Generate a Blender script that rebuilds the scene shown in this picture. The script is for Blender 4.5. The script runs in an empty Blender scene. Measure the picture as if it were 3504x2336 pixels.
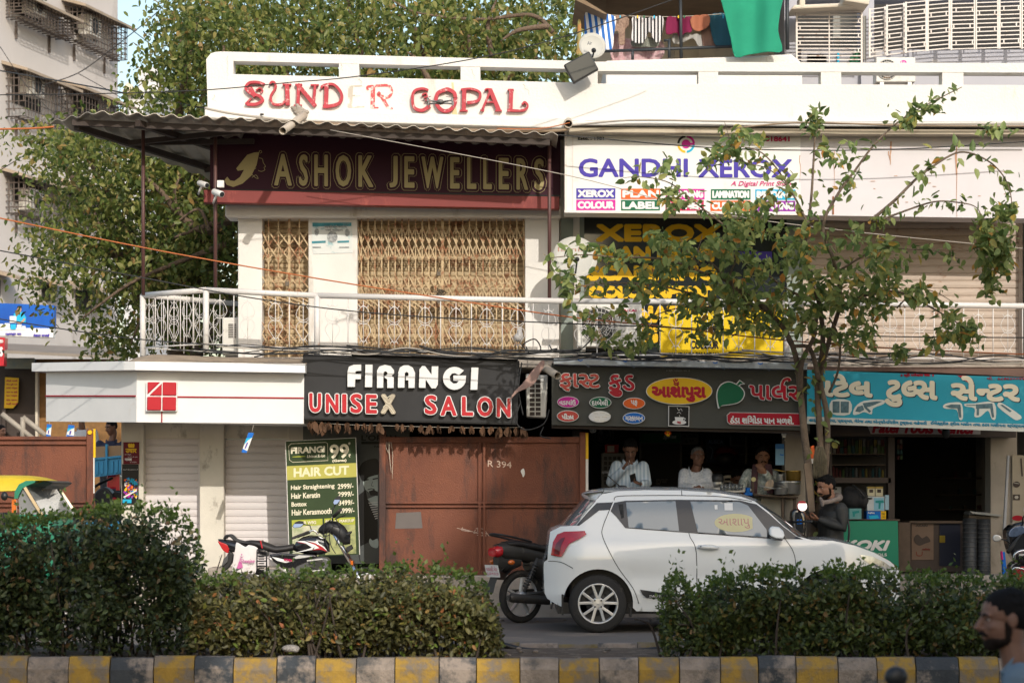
import bpy,bmesh,math,random
import numpy as np
from mathutils import Vector,Matrix,Euler,Quaternion,noise
from mathutils.geometry import delaunay_2d_cdt
R = math.radians
rnd = random.Random(7)
sc = bpy.context.scene
COL = sc.collection
# ---------------------------------------------------------------- camera, world, sun, exposure
F,CX,HY,EY = 8273.0,1752.0,1690.0,1.47      # focal length in photo pixels, image centre, horizon row, eye height
cam = bpy.data.cameras.new('camera'); camo = bpy.data.objects.new('camera',cam); COL.objects.link(camo)
camo.location = (0,0,EY); camo.rotation_euler = (R(90),0,0)
cam.sensor_width = 36; cam.lens = 36 * F / 3504; cam.shift_y = (HY - 1168) / 3504
cam.clip_start = .1; cam.clip_end = 900
cam.dof.use_dof = True; cam.dof.focus_distance = 28.5; cam.dof.aperture_fstop = 4.0
sc.camera = camo
SUN = Vector((.33,-1,.55)).normalized()
wd = bpy.data.worlds.new('World'); sc.world = wd; wd.use_nodes = True
sky = wd.node_tree.nodes.new('ShaderNodeTexSky'); sky.sky_type = 'NISHITA'; sky.sun_disc = False
sky.sun_elevation = math.asin(SUN.z); sky.sun_rotation = math.atan2(SUN.x,SUN.y)
sky.air_density = 1.3; sky.dust_density = 2.5; sky.ozone_density = 1.2
bgn = wd.node_tree.nodes['Background']; wd.node_tree.links.new(sky.outputs[0],bgn.inputs[0]); bgn.inputs[1].default_value = .15
sl = bpy.data.lights.new('sun','SUN'); sl.energy = 2.25; sl.angle = R(.5); sl.color = (1,.94,.85)
slo = bpy.data.objects.new('sun',sl); COL.objects.link(slo); slo.location = (0,0,40)
slo.rotation_euler = (-SUN).to_track_quat('-Z','Y').to_euler()
vs = sc.view_settings; vs.view_transform = 'Standard'; vs.look = 'None'; vs.exposure = 0.56; vs.gamma = 1; vs.use_curve_mapping = False

# ---------------------------------------------------------------- helpers
VIEWS = dict(S=(0,0,1),V=(0,0,.67123),A=(0,0,2.6133),B=(700,150,1.8816),C=(1900,0,1.46633),D=(0,550,2.24),E=(700,650,1.8816),
             F=(1850,400,1.84476),G=(2600,250,1.49336),H=(0,1200,2.13818),I=(700,1450,2.85077),J=(1000,1150,2.47579),
             K=(1850,1200,2.52903),L=(2600,1200,1.96018),N=(1950,1450,2.352),O=(1600,1600,1.47),P=(0,1700,1.30667))
VW = [0,0,1]
def view(k): VW[:] = VIEWS[k]
def W(x,y,Y):                                     # a point measured on the photograph, set at its real distance Y
    return Vector(((x / VW[2] + VW[0] - CX) / F * Y,Y,EY + (HY - y / VW[2] - VW[1]) / F * Y))
def mm(px,Y): return px / VW[2] / F * Y            # length of px at distance Y

class M:
    def __init__(s): s.v = []; s.f = []; s.mi = []; s.sm = []; s.cur = 0; s.T = None
    def add(s,vs,fs,sm=False):
        o = len(s.v)
        s.v += [s.T @ Vector(v) for v in vs] if s.T else [Vector(v) for v in vs]
        s.f += [tuple(i + o for i in f) for f in fs]; s.mi += [s.cur] * len(fs); s.sm += [sm] * len(fs); return s
    def bb(s,x0,x1,y0,y1,z0,z1):
        return s.add([(x,y,z) for z in (z0,z1) for y in (y0,y1) for x in (x0,x1)],
                     [(0,2,3,1),(4,5,7,6),(0,1,5,4),(2,6,7,3),(0,4,6,2),(1,3,7,5)])
    def box(s,c,d,rot=None):
        q = Euler(rot).to_matrix() if rot is not None and not isinstance(rot,Matrix) else (rot or Matrix.Identity(3))
        c = Vector(c)
        return s.add([c + q @ Vector((x * d[0] / 2,y * d[1] / 2,z * d[2] / 2)) for z in (-1,1) for y in (-1,1) for x in (-1,1)],
                     [(0,2,3,1),(4,5,7,6),(0,1,5,4),(2,6,7,3),(0,4,6,2),(1,3,7,5)])
    def px(s,x0,y0,x1,y1,Y,dep):                 # box whose front face is this photo rectangle at distance Y
        a = W(x0,y1,Y); b = W(x1,y0,Y); return s.bb(a.x,b.x,Y,Y + dep,a.z,b.z)
    def bar(s,a,b,w,d=None):
        a = Vector(a); b = Vector(b); t = (b - a)
        q = t.to_track_quat('Z','Y').to_matrix(); return s.box((a + b) / 2,(w,d or w,t.length),q)
    def ppoly(s,pts,Y,dep,slope=0):               # photo outline extruded to real thickness
        return s.prism([W(x,y,Y) for x,y in pts],(0,dep,0))
    def prism(s,pts,vec):
        pts = [Vector(p) for p in pts]; vec = Vector(vec); n = len(pts)
        nn = Vector((0,0,0))
        for i in range(n): nn += pts[i].cross(pts[(i + 1) % n])
        if nn.dot(vec) > 0: pts.reverse()
        return s.add(pts + [p + vec for p in pts],[tuple(range(n)),tuple(range(2 * n - 1,n - 1,-1))] + [(i,i + n,(i + 1) % n + n,(i + 1) % n) for i in range(n)])
    def tube(s,pts,r,n=8,sm=True,cap=True):
        pts = [Vector(p) for p in pts]; k = len(pts); rs = r if isinstance(r,(list,tuple)) else [r] * k
        vs = []; fs = []; up = None
        for i,p in enumerate(pts):
            t = (pts[min(i + 1,k - 1)] - pts[max(i - 1,0)]).normalized()
            if up is None: up = t.orthogonal().normalized()
            up = (up - t * up.dot(t)); up = up.normalized() if up.length > 1e-6 else t.orthogonal().normalized()
            b = t.cross(up)
            for j in range(n):
                a = 2 * math.pi * j / n; vs.append(p + (up * math.cos(a) + b * math.sin(a)) * rs[i])
        for i in range(k - 1):
            for j in range(n): fs.append((i * n + j,i * n + (j + 1) % n,(i + 1) * n + (j + 1) % n,(i + 1) * n + j))
        s.add(vs,fs,sm)
        if cap:
            o = len(s.v) - len(vs)
            s.f += [tuple(o + j for j in range(n - 1,-1,-1)),tuple(o + (k - 1) * n + j for j in range(n))]; s.mi += [s.cur] * 2; s.sm += [False] * 2
        return s
    def lathe(s,prof,o,ax=(0,0,1),n=24,sm=True,cap=True):
        q = Vector(ax).to_track_quat('Z','Y').to_matrix(); o = Vector(o); k = len(prof); vs = []; fs = []
        for r,h in prof:
            for j in range(n):
                a = 2 * math.pi * j / n; vs.append(o + q @ Vector((r * math.cos(a),r * math.sin(a),h)))
        for i in range(k - 1):
            for j in range(n): fs.append((i * n + j,i * n + (j + 1) % n,(i + 1) * n + (j + 1) % n,(i + 1) * n + j))
        s.add(vs,fs,sm)
        if cap: s.add(vs[:n],[tuple(range(n - 1,-1,-1))]); s.add(vs[-n:],[tuple(range(n))])
        return s
    def ell(s,c,r,rot=None,n=16,k=10):
        q = rot if isinstance(rot,Matrix) else (Euler(rot).to_matrix() if rot else Matrix.Identity(3)); c = Vector(c)
        if not hasattr(r,'__len__'): r = (r,r,r)
        vs = [c + q @ Vector((0,0,-r[2]))]; fs = []
        for i in range(1,k):
            t = -math.pi / 2 + math.pi * i / k
            for j in range(n):
                a = 2 * math.pi * j / n; vs.append(c + q @ Vector((r[0] * math.cos(t) * math.cos(a),r[1] * math.cos(t) * math.sin(a),r[2] * math.sin(t))))
        vs.append(c + q @ Vector((0,0,r[2]))); L = len(vs) - 1
        for j in range(n):
            fs.append((0,1 + (j + 1) % n,1 + j)); fs.append((L,L - n + j,L - n + (j + 1) % n))
            for i in range(k - 2): fs.append((1 + i * n + j,1 + i * n + (j + 1) % n,1 + (i + 1) * n + (j + 1) % n,1 + (i + 1) * n + j))
        return s.add(vs,fs,True)
    def loft(s,secs,closed=True,cap=True,sm=True):
        n = len(secs[0]); k = len(secs); vs = [p for c in secs for p in c]; fs = []
        for i in range(k - 1):
            for j in range(n if closed else n - 1): fs.append((i * n + j,i * n + (j + 1) % n,(i + 1) * n + (j + 1) % n,(i + 1) * n + j))
        s.add(vs,fs,sm)
        if cap and closed: s.add(secs[0],[tuple(range(n - 1,-1,-1))]); s.add(secs[-1],[tuple(range(n))])
        return s
    def torus(s,c,ax,Rr,r,n=32,k=10):
        q = Vector(ax).to_track_quat('Z','Y').to_matrix(); c = Vector(c); vs = []; fs = []
        for i in range(n):
            a = 2 * math.pi * i / n
            for j in range(k):
                b = 2 * math.pi * j / k; rr = Rr + r * math.cos(b); vs.append(c + q @ Vector((rr * math.cos(a),rr * math.sin(a),r * math.sin(b))))
        for i in range(n):
            for j in range(k): fs.append((i * k + j,((i + 1) % n) * k + j,((i + 1) % n) * k + (j + 1) % k,i * k + (j + 1) % k))
        return s.add(vs,fs,True)
    def mesh(s,name):
        me = bpy.data.meshes.new(name); me.from_pydata([tuple(v) for v in s.v],[],s.f); me.polygons.foreach_set('material_index',s.mi)
        me.polygons.foreach_set('use_smooth',s.sm); me.update(); return me
    def build(s,name,mats,parent=None,label=None,cat=None,group=None,kind=None,bevel=0,seg=2,remesh=0,smooth=0,each=False,recalc=True):
        if each:
            up = list(range(len(s.v)))
            def fd(i):
                while up[i] != i: up[i] = up[up[i]]; i = up[i]
                return i
            for f in s.f:
                for i in f[1:]: up[fd(i)] = fd(f[0])
            gr = {}
            for k,f in enumerate(s.f): gr.setdefault(fd(f[0]),[]).append(k)
            if len(gr) > 1:
                for ks in gr.values():
                    n = M(); ix = {}
                    for k in ks:
                        for i in s.f[k]: ix.setdefault(i,len(ix))
                    n.v = [s.v[i] for i in ix]; n.f = [tuple(ix[i] for i in s.f[k]) for k in ks]; n.mi = [s.mi[k] for k in ks]; n.sm = [s.sm[k] for k in ks]; o = n.build(name,mats,parent,bevel=bevel,seg=seg)
                return o
        if parent is not None: off = ROOT.get(parent.name,Vector((0,0,0)))
        elif kind == 'structure' or not s.v: off = Vector((0,0,0))
        else:
            a = np.array([tuple(v) for v in s.v]); off = Vector(((a[:,0].min() + a[:,0].max()) / 2,(a[:,1].min() + a[:,1].max()) / 2,a[:,2].min()))
        s.v = [v - off for v in s.v]
        me = s.mesh(name)
        if recalc and remesh == 0:
            b = bmesh.new(); b.from_mesh(me); bmesh.ops.recalc_face_normals(b,faces=b.faces); b.to_mesh(me); b.free()
        o = bpy.data.objects.new(name,me); COL.objects.link(o)
        for m in (mats if isinstance(mats,(list,tuple)) else [mats]): me.materials.append(m)
        if remesh:
            md = o.modifiers.new('r','REMESH'); md.mode = 'VOXEL'; md.voxel_size = remesh; md.use_smooth_shade = True
            if smooth: md = o.modifiers.new('s','SMOOTH'); md.iterations = smooth; md.factor = .5
            dg = bpy.context.evaluated_depsgraph_get(); m2 = bpy.data.meshes.new_from_object(o.evaluated_get(dg)); o.modifiers.clear(); o.data = m2
            if not m2.materials: m2.materials.append(mats if not isinstance(mats,(list,tuple)) else mats[0])
        if bevel:
            md = o.modifiers.new('Bevel','BEVEL'); md.width = bevel; md.segments = seg; md.limit_method = 'ANGLE'; md.angle_limit = R(40); md.harden_normals = False
        if parent is not None: o.parent = parent; ROOT[o.name] = off
        else: o.location = off; ROOT[o.name] = off
        tag(o,label,cat,group,kind); return o
ROOT = {}
def tag(o,label=None,cat=None,group=None,kind=None):
    for k,v in (('label',label),('category',cat),('group',group),('kind',kind)):
        if v: o[k] = v
    return o
def thing(name,label,cat,loc=(0,0,0),group=None,rz=0):
    o = bpy.data.objects.new(name,None); COL.objects.link(o); o.empty_display_size = .1
    o.location = loc; o.rotation_euler = (0,0,rz); ROOT[o.name] = Vector(loc)
    return tag(o,label,cat,group)
def copytree(o,parent=None):
    c = o.copy(); COL.objects.link(c)
    if parent is not None: c.parent = parent
    for ch in list(o.children): copytree(ch,c)
    return c

MATS = {}
def mat(name,col,rough=.6,metal=0,var=.12,scale=3,col2=None,dirt=None,dscale=2.5,damt=.5,dz=1.0,bump=0,bscale=60,spec=.5,coat=0,trans=0,alpha=1,emit=0,ior=1.45,vec='Object',sheen=0):
    if name in MATS: return MATS[name]
    m = bpy.data.materials.new(name); m.use_nodes = True; nt = m.node_tree; p = nt.nodes['Principled BSDF']; N = nt.nodes.new; L = nt.links.new
    col = (*col,1); p.inputs['Base Color'].default_value = col
    p.inputs['Roughness'].default_value = rough; p.inputs['Metallic'].default_value = metal; p.inputs['Specular IOR Level'].default_value = spec
    p.inputs['Coat Weight'].default_value = coat; p.inputs['Transmission Weight'].default_value = trans; p.inputs['Alpha'].default_value = alpha; p.inputs['IOR'].default_value = ior
    if emit: p.inputs['Emission Color'].default_value = col; p.inputs['Emission Strength'].default_value = emit
    tc = N('ShaderNodeTexCoord')
    def nz(sc_,det=5,zs=1.0,ro=.6):
        mp = N('ShaderNodeMapping'); mp.inputs['Scale'].default_value = (1,1,zs); L(tc.outputs[vec],mp.inputs[0])
        t = N('ShaderNodeTexNoise'); t.inputs['Scale'].default_value = sc_; t.inputs['Detail'].default_value = det; t.inputs['Roughness'].default_value = ro; L(mp.outputs[0],t.inputs[0]); return t.outputs[0]
    out = None
    if var or col2:
        r = N('ShaderNodeMapRange'); r.inputs[1].default_value = .3; r.inputs[2].default_value = .7; L(nz(scale),r.inputs[0])
        x = N('ShaderNodeMix'); x.data_type = 'RGBA'; L(r.outputs[0],x.inputs[0]); x.inputs[6].default_value = col
        x.inputs[7].default_value = (*(col2 or [c * (1 - var) for c in col[:3]])[:3],1); out = x.outputs[2]
    if dirt:
        r = N('ShaderNodeMapRange'); c = 1 - damt; r.inputs[1].default_value = .32 + c * .36; r.inputs[2].default_value = .44 + c * .36; L(nz(dscale,8,dz,.7),r.inputs[0])
        x = N('ShaderNodeMix'); x.data_type = 'RGBA'; L(r.outputs[0],x.inputs[0])
        if out: L(out,x.inputs[6])
        else: x.inputs[6].default_value = col
        x.inputs[7].default_value = (*dirt,1); out = x.outputs[2]
    if out: L(out,p.inputs['Base Color'])
    if bump:
        b = N('ShaderNodeBump'); b.inputs['Strength'].default_value = bump; b.inputs['Distance'].default_value = .02; L(nz(bscale,4),b.inputs['Height']); L(b.outputs[0],p.inputs['Normal'])
    MATS[name] = m; return m

def leafmat(name,cols,trans=.35,rough=.5):
    m = bpy.data.materials.new(name); m.use_nodes = True; nt = m.node_tree; p = nt.nodes['Principled BSDF']; N = nt.nodes.new; L = nt.links.new
    g = N('ShaderNodeNewGeometry'); cr = N('ShaderNodeValToRGB'); e = cr.color_ramp.elements; k = len(cols); cr.color_ramp.interpolation = 'LINEAR'
    while len(e) < k: e.new(.5)
    for i,(pos,c) in enumerate(cols): e[i].position = pos; e[i].color = (*c,1)
    L(g.outputs['Random Per Island'],cr.inputs[0]); L(cr.outputs[0],p.inputs['Base Color']); p.inputs['Roughness'].default_value = rough; p.inputs['Specular IOR Level'].default_value = .35
    t = N('ShaderNodeBsdfTranslucent'); hs = N('ShaderNodeHueSaturation'); hs.inputs['Value'].default_value = 1.3; L(cr.outputs[0],hs.inputs['Color']); L(hs.outputs[0],t.inputs[0])
    mx = N('ShaderNodeMixShader'); mx.inputs[0].default_value = trans; L(p.outputs[0],mx.inputs[1]); L(t.outputs[0],mx.inputs[2]); L(mx.outputs[0],nt.nodes['Material Output'].inputs[0])
    MATS[name] = m; return m

_tc = {}
def glyphs(s,shear=0):                                  # flat outline mesh of a line of writing, as (verts, faces)
    k = (s,shear)
    if k in _tc: return _tc[k]
    c = bpy.data.curves.new('t','FONT'); c.body = s; c.size = 1; c.shear = shear; c.resolution_u = 3
    o = bpy.data.objects.new('t',c); COL.objects.link(o); dg = bpy.context.evaluated_depsgraph_get(); me = bpy.data.meshes.new_from_object(o.evaluated_get(dg))
    r = ([(v.co.x,v.co.y) for v in me.vertices],[tuple(p.vertices) for p in me.polygons])
    bpy.data.objects.remove(o); bpy.data.curves.remove(c); bpy.data.meshes.remove(me); _tc[k] = r; return r
def half(s,fr):                                         # a half consonant: the letter without its right-hand bar
    vs,fs = glyphs(s); x1 = max(v[0] for v in vs); x0 = min(v[0] for v in vs); b = bmesh.new(); bv = [b.verts.new((x,y,0)) for x,y in vs]
    for f in fs: b.faces.new([bv[i] for i in f])
    bmesh.ops.bisect_plane(b,geom=b.verts[:] + b.edges[:] + b.faces[:],plane_co=(x0 + (x1 - x0) * fr,0,0),plane_no=(1,0,0),clear_outer=True)
    b.verts.index_update(); r = ([(v.co.x,v.co.y) for v in b.verts],[tuple(v.index for v in f.verts) for f in b.faces]); b.free(); return r
def compose(segs):                                       # [(string, kept fraction)] set side by side
    V_,F_,x = [],[],0
    for s,fr in segs:
        if s == ' ': x += .3; continue
        vs,fs = glyphs(s) if fr >= 1 else half(s,fr)
        x0 = min(v[0] for v in vs); o = len(V_); V_ += [(a - x0 + x,b) for a,b in vs]; F_ += [tuple(i + o for i in f) for f in fs]
        x += max(v[0] for v in vs) - x0 + (.05 if fr >= 1 else -.02)
    return V_,F_
def text(m,s,x0,y0,x1,y1,Y,slope=0,depth=0,bold=0,shear=0,step=.0006,base=None):
    """writing fitted into the photo rectangle (x0,y0)-(x1,y1) at distance Y; bold = thickening in the same pixels"""
    vs,fs = s if isinstance(s,tuple) else (compose(s) if isinstance(s,list) else glyphs(s,shear))
    if not vs: return m
    ax = min(v[0] for v in vs); bx = max(v[0] for v in vs); ay = min(v[1] for v in vs); by = max(v[1] for v in vs)
    if base: ay,by = base
    x0 += bold; x1 -= bold; y0 += bold; y1 -= bold
    P2 = [(x0 + (v[0] - ax) / (bx - ax) * (x1 - x0),y1 - (v[1] - ay) / (by - ay) * (y1 - y0)) for v in vs]
    offs = [(0,0)] + ([(bold * math.cos(a),bold * math.sin(a)) for a in [2 * math.pi * i / 10 for i in range(10)]] if bold else [])
    if depth:
        ec = {}
        for f in fs:
            for i in range(len(f)): e = (f[i],f[(i + 1) % len(f)]); ec[tuple(sorted(e))] = ec.get(tuple(sorted(e)),0) + 1
    for k,(dx,dy) in enumerate(offs):
        y = Y - k * step
        fr = [W(a + dx,b + dy + slope * (a + dx - x0),y) for a,b in P2]
        m.add(fr,fs)
        if depth:
            bk = [p + Vector((0,depth,0)) for p in fr]; n = len(fr)
            m.add(fr + bk,[(a,b,b + n,a + n) for (a,b),c in ec.items() if c == 1])
    return m

def patch(m,outline,fn,sp=.05,holes=(),sm=True,flip=False):   # outline in a 2-D plane triangulated finely, then bent through fn(u, v)
    def dens(o):
        r = []
        for i,a in enumerate(o):
            b = o[(i + 1) % len(o)]; k = max(1,int(math.dist(a,b) / sp)); r += [(a[0] + (b[0] - a[0]) * j / k,a[1] + (b[1] - a[1]) * j / k) for j in range(k)]
        return r
    loops = [dens(outline)] + [dens(h) for h in holes]; pts = []; ed = []
    for lp in loops:
        o = len(pts); pts += lp; ed += [(o + i,o + (i + 1) % len(lp)) for i in range(len(lp))]
    def inside(p,lp):
        c = False; n = len(lp); j = n - 1
        for i in range(n):
            a,b = lp[i],lp[j]
            if (a[1] > p[1]) != (b[1] > p[1]) and p[0] < (b[0] - a[0]) * (p[1] - a[1]) / (b[1] - a[1] + 1e-12) + a[0]: c = not c
            j = i
        return c
    ins = lambda p: inside(p,outline) and not any(inside(p,h) for h in holes)
    xs = [p[0] for p in outline]; ys = [p[1] for p in outline]
    nx = int((max(xs) - min(xs)) / sp); ny = int((max(ys) - min(ys)) / sp); bl = np.array(pts)
    for i in range(nx + 1):
        for j in range(ny + 1):
            p = (min(xs) + (i + .5 + .25 * (j % 2)) * sp,min(ys) + (j + .5) * sp)
            if ins(p) and np.min(np.hypot(bl[:,0] - p[0],bl[:,1] - p[1])) > sp * .45: pts.append(p)
    r = delaunay_2d_cdt([Vector(p) for p in pts],ed,[],0,1e-6); v2,tr = r[0],r[2]
    fs = []
    for t in tr:
        c = (sum(v2[i][0] for i in t) / 3,sum(v2[i][1] for i in t) / 3)
        if ins(c): fs.append(tuple(reversed(t)) if flip else tuple(t))
    return m.add([fn(v[0],v[1]) for v in v2],fs,sm)
def cat_rom(pts,k=8):
    pts = [Vector(p) for p in pts]; r = []
    for i in range(len(pts) - 1):
        p0 = pts[max(i - 1,0)]; p1 = pts[i]; p2 = pts[i + 1]; p3 = pts[min(i + 2,len(pts) - 1)]
        for j in range(k):
            t = j / k; r.append(.5 * ((2 * p1) + (p2 - p0) * t + (2 * p0 - 5 * p1 + 4 * p2 - p3) * t * t + (3 * p1 - p0 - 3 * p2 + p3) * t ** 3))
    r.append(pts[-1]); return r
def smooth2(pts,k=6,closed=False):
    if closed: q = pts[-1:] + pts + pts[:2]; r = cat_rom([(a,b,0) for a,b in q],k)[k:-k - 0]; r = r[:len(pts) * k]
    else: r = cat_rom([(a,b,0) for a,b in pts],k)
    return [(p.x,p.y) for p in r]
def oval(cx,cy,rx,ry,n=32,a=0): return [(cx + rx * math.cos(t) * math.cos(a) - ry * math.sin(t) * math.sin(a),cy + rx * math.cos(t) * math.sin(a) + ry * math.sin(t) * math.cos(a)) for t in [2 * math.pi * i / n for i in range(n)]]
def stroke(m,pts,w,Y,k=6,dep=0,sm=True):           # a flat painted or cut line of width w (pixels) along pts
    q = smooth2(pts,k) if sm and len(pts) > 2 else pts; L_,R_ = [],[]
    for i,p in enumerate(q):
        a = q[max(i - 1,0)]; b = q[min(i + 1,len(q) - 1)]; d = math.hypot(b[0] - a[0],b[1] - a[1]) or 1
        ww = (w[0] + (w[1] - w[0]) * i / (len(q) - 1)) if isinstance(w,tuple) else w
        nx,ny = -(b[1] - a[1]) / d * ww / 2,(b[0] - a[0]) / d * ww / 2; L_.append((p[0] + nx,p[1] + ny)); R_.append((p[0] - nx,p[1] - ny))
    for i in range(len(q) - 1):
        z = [W(*L_[i],Y),W(*L_[i + 1],Y),W(*R_[i + 1],Y),W(*R_[i],Y)]
        if dep: m.prism(z,(0,dep,0))
        else: m.add(z,[(0,1,2,3)])
    return m
def flat(m,pts,Y): return m.add([W(x,y,Y) for x,y in pts],[tuple(range(len(pts)))])
def qd(m,x0,y0,x1,y1,Y): return flat(m,[(x0,y0),(x1,y0),(x1,y1),(x0,y1)],Y)
# ---------------------------------------------------------------- setting
m_white = mat('whitewash',(.69,.665,.62),.85,var=.05,scale=1.2,dirt=(.52,.46,.38),dscale=1.6,dz=.3,damt=.27,bump=.3,bscale=30)
m_whit2 = mat('old whitewash',(.70,.67,.63),.85,var=.1,scale=2,dirt=(.42,.37,.31),dscale=2.2,dz=.2,damt=.25,bump=.15)
m_conc = mat('concrete',(.38,.33,.28),.9,var=.25,scale=3,dirt=(.17,.14,.11),dscale=2,damt=.4,bump=.5,bscale=25)
m_asph = mat('asphalt',(.15,.13,.115),.92,var=.3,scale=.8,dirt=(.23,.18,.14),dscale=.5,damt=.42,bump=.5,bscale=70)
m_soil = mat('soil',(.13,.09,.06),1,var=.4,scale=8,dirt=(.25,.2,.15),dscale=6,damt=.4,bump=1,bscale=40)
m_yel = mat('kerb yellow',(.36,.215,.035),.85,var=.4,scale=5,dirt=(.17,.135,.10),dscale=5,damt=.62,bump=.5,bscale=30)
m_blk = mat('kerb black',(.05,.055,.06),.85,var=.4,scale=5,dirt=(.27,.215,.17),dscale=3.5,damt=.50,bump=.5,bscale=30)
m_kst = mat('kerb stone',(.30,.24,.19),.95,var=.4,scale=9,bump=1,bscale=24,dirt=(.08,.075,.07),dscale=5,damt=.5)
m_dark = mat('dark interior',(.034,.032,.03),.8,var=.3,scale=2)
m_dk2 = mat('dark brown',(.05,.035,.028),.7,var=.3)  # one even dark brown for beams, soffits, vents and frames
m_rust = mat('rusty steel sheet',(.115,.031,.013),.6,var=.3,scale=1.6,col2=(.17,.05,.021),dirt=(.045,.018,.012),dscale=2.2,dz=.3,damt=.5,bump=.3)
m_maroon = mat('maroon paint',(.20,.03,.026),.6,var=.2,scale=1.5,dirt=(.33,.07,.05),dscale=3,dz=.5,damt=.3)
m_brpipe = mat('brown pipe paint',(.10,.045,.04),.5,var=.25)
m_metal = mat('steel',(.55,.55,.55),.3,1,var=.1)
m_chrome = mat('chrome',(.75,.75,.76),.12,1,var=0)
m_black = mat('black plastic',(.015,.015,.016),.45,var=.2)
m_rubber = mat('rubber',(.022,.021,.02),.85,var=.3,dirt=(.09,.075,.06),dscale=6,damt=.35,bump=.3)
m_glass = mat('dark glass',(.02,.024,.026),.06,var=0,spec=.6)
g = M(); g.add([(-150,-80,0),(150,-80,0),(150,400,0),(-150,400,0)],[(0,1,2,3)])
g.build('ground',m_asph,kind='structure')
view('S')
pv = M(); a = W(408,0,28.5); pv.bb(a.x,40,28.9,45,-.05,.5); pv.bb(a.x,W(1560,0,28).x,27.4,28.9,-.05,.1)
pv.bb(W(700,0,29).x,W(1050,0,29).x,29.3,30.3,.49,.58)
pv.build('pavement',m_conc,kind='structure',bevel=.02)
md = M(); md.bb(-30,30,18.15,20.0,-.02,.2); md.build('median_island',m_soil,kind='structure')
kb = M(); r2 = random.Random(3)
view('P'); edges = [-70,120,305,490,685,868,1043,1237,1410,1592,1765,1963,2130,2325]
while edges[-1] < 6000: edges.append(edges[-1] + 180 + r2.uniform(-12,12))
xs = [W(e,0,18).x for e in edges]; xl = xs[0]
while xl > -8: xl -= .3; xs.insert(0,xl)
k0 = 0 if (len(xs) - len(edges)) % 2 == 0 else 1
def kerbrow(kb,xs,y0,y1,h,ph):
    for i in range(len(xs) - 1):
        a,b = xs[i] + .004,xs[i + 1] - .004; j = r2.uniform(-.012,.012); jh = h + r2.uniform(-.014,.008)
        kb.cur = 0 if (i + ph) % 2 == 0 else (1 if r2.random() < .6 else 2)
        sec = lambda x: [(x,y0 + j,-.02),(x,y0 + j,jh - .085),(x,y0 + .05 + j,jh),(x,y1,jh),(x,y1,-.02)]
        kb.loft([sec(a),sec(b)],sm=False)
    return kb
kerbrow(kb,xs,18.0,18.16,.255,k0)
kb.build('kerb',[m_yel,m_blk,m_kst],kind='structure',bevel=.012)
kb = M(); kerbrow(kb,[x * 1.1 for x in xs],20.0,20.15,.235,k0).build('kerb',[mat('worn kerb',(.20,.15,.06),.9,var=.4,scale=6,dirt=(.16,.13,.10),dscale=4,damt=.7,bump=.6),m_kst,m_kst],kind='structure',bevel=.01)
dk = M()                                                      # drain channel and debris strip by the far edge of the road
rr = random.Random(5)
for i in range(420):
    x = rr.uniform(-7,7); y = rr.choice([rr.uniform(18.2,19.9),rr.uniform(20.2,20.6),rr.uniform(27.9,28.5)]); z = .2 if 18.15 < y < 20 else 0
    s_ = rr.uniform(.012,.035); dk.ell((x,y,z + s_ * .3),(s_ * rr.uniform(.7,1.6),s_,s_ * .5),(0,0,rr.uniform(0,3)),5,3)
dk.build('road_gravel',m_kst,kind='stuff',label='small loose stones and crumbs lying on the median soil and gutters',cat='gravel')

# ---------------------------------------------------------------- main building with the parapet
bld = thing('shop_building','two storey white shop building with slotted parapet reading SUNDER GOPAL','building',(0,29.8,0))
YP = 28.6
p = M(); view('B')
def quadrail(m,x0,yt0,yb0,x1,yt1,yb1,Y,dep): m.ppoly([(x0,yt0),(x1,yt1),(x1,yb1),(x0,yb0)],Y,dep)
def lin(x,pts):
    for (a,b),(c,d) in zip(pts,pts[1:]):
        if x <= c: return b + (d - b) * (x - a) / (c - a)
    return pts[-1][1]
top = [(110,50),(2352,112)]; rb = [(0,107),(2352,165)]; sb = [(0,190),(865,217),(1645,240),(2352,252)]; bot = [(0,418),(2352,498)]
p.ppoly([(10,100),(40,62),(70,53),(110,50),(185,lin(185,top)),(185,lin(185,bot)),(20,lin(20,bot))],YP,.25)
X = 2352 + 100
for a,b in ((865,995),(1648,1775)): quadrail(p,a,lin(a,rb),lin(a,sb),b,lin(b,rb),lin(b,sb),YP,.25)
quadrail(p,185,lin(185,top),lin(185,rb),X,lin(X,top),lin(X,rb),YP,.25)
quadrail(p,185,lin(185,sb),lin(185,bot),X,lin(X,sb),lin(X,bot),YP + .003,.2)
view('C'); x0 = (700 + X / 1.8816 - 1900) * 1.46633; x9 = 3600
for a,b in ((112,213),(718,818),(1333,1435),(1942,2048),(2560,2660)): p.ppoly([(a,340),(b,340),(b,432),(a,432)],YP + .006,.24)
quadrail(p,x0,310,357,x9,322,370,YP,.25); quadrail(p,x0,420,606,x9,432,616,YP + .003,.2)
view('S'); a = W(709,200,YP); b = W(709,262,YP)
p.bb(a.x,a.x + .18,YP + .25,36,W(0,255,YP).z,W(0,400,YP).z * 0 + W(0,262,YP).z + .02)
p.bb(a.x,a.x + .18,YP + .25,36,W(0,212,YP).z,W(0,185,YP).z); p.bb(a.x,a.x + .18,YP + .25,36,W(0,420,YP).z,W(0,263,YP).z)
p.bb(a.x + .002,a.x + .178,31,31.4,W(0,260,YP).z,W(0,200,YP).z)
p.build('parapet',m_white,bld,bevel=.03,seg=3)
l = M(); view('B'); l.ppoly([(0,405),(2352,478),(2352,545),(0,478)],28.5,.3); view('C'); l.ppoly([(-30,606),(3600,618),(3600,640),(-30,628)],28.52,.3)
l.build('ledge',m_white,bld,bevel=.015)
s = M(); z = W(0,452,28.6); s.bb(-3.55,12,28.8,40,W(0,470,28.6).z,W(0,432,28.6).z); s.build('roof_slab',m_conc,bld)
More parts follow.
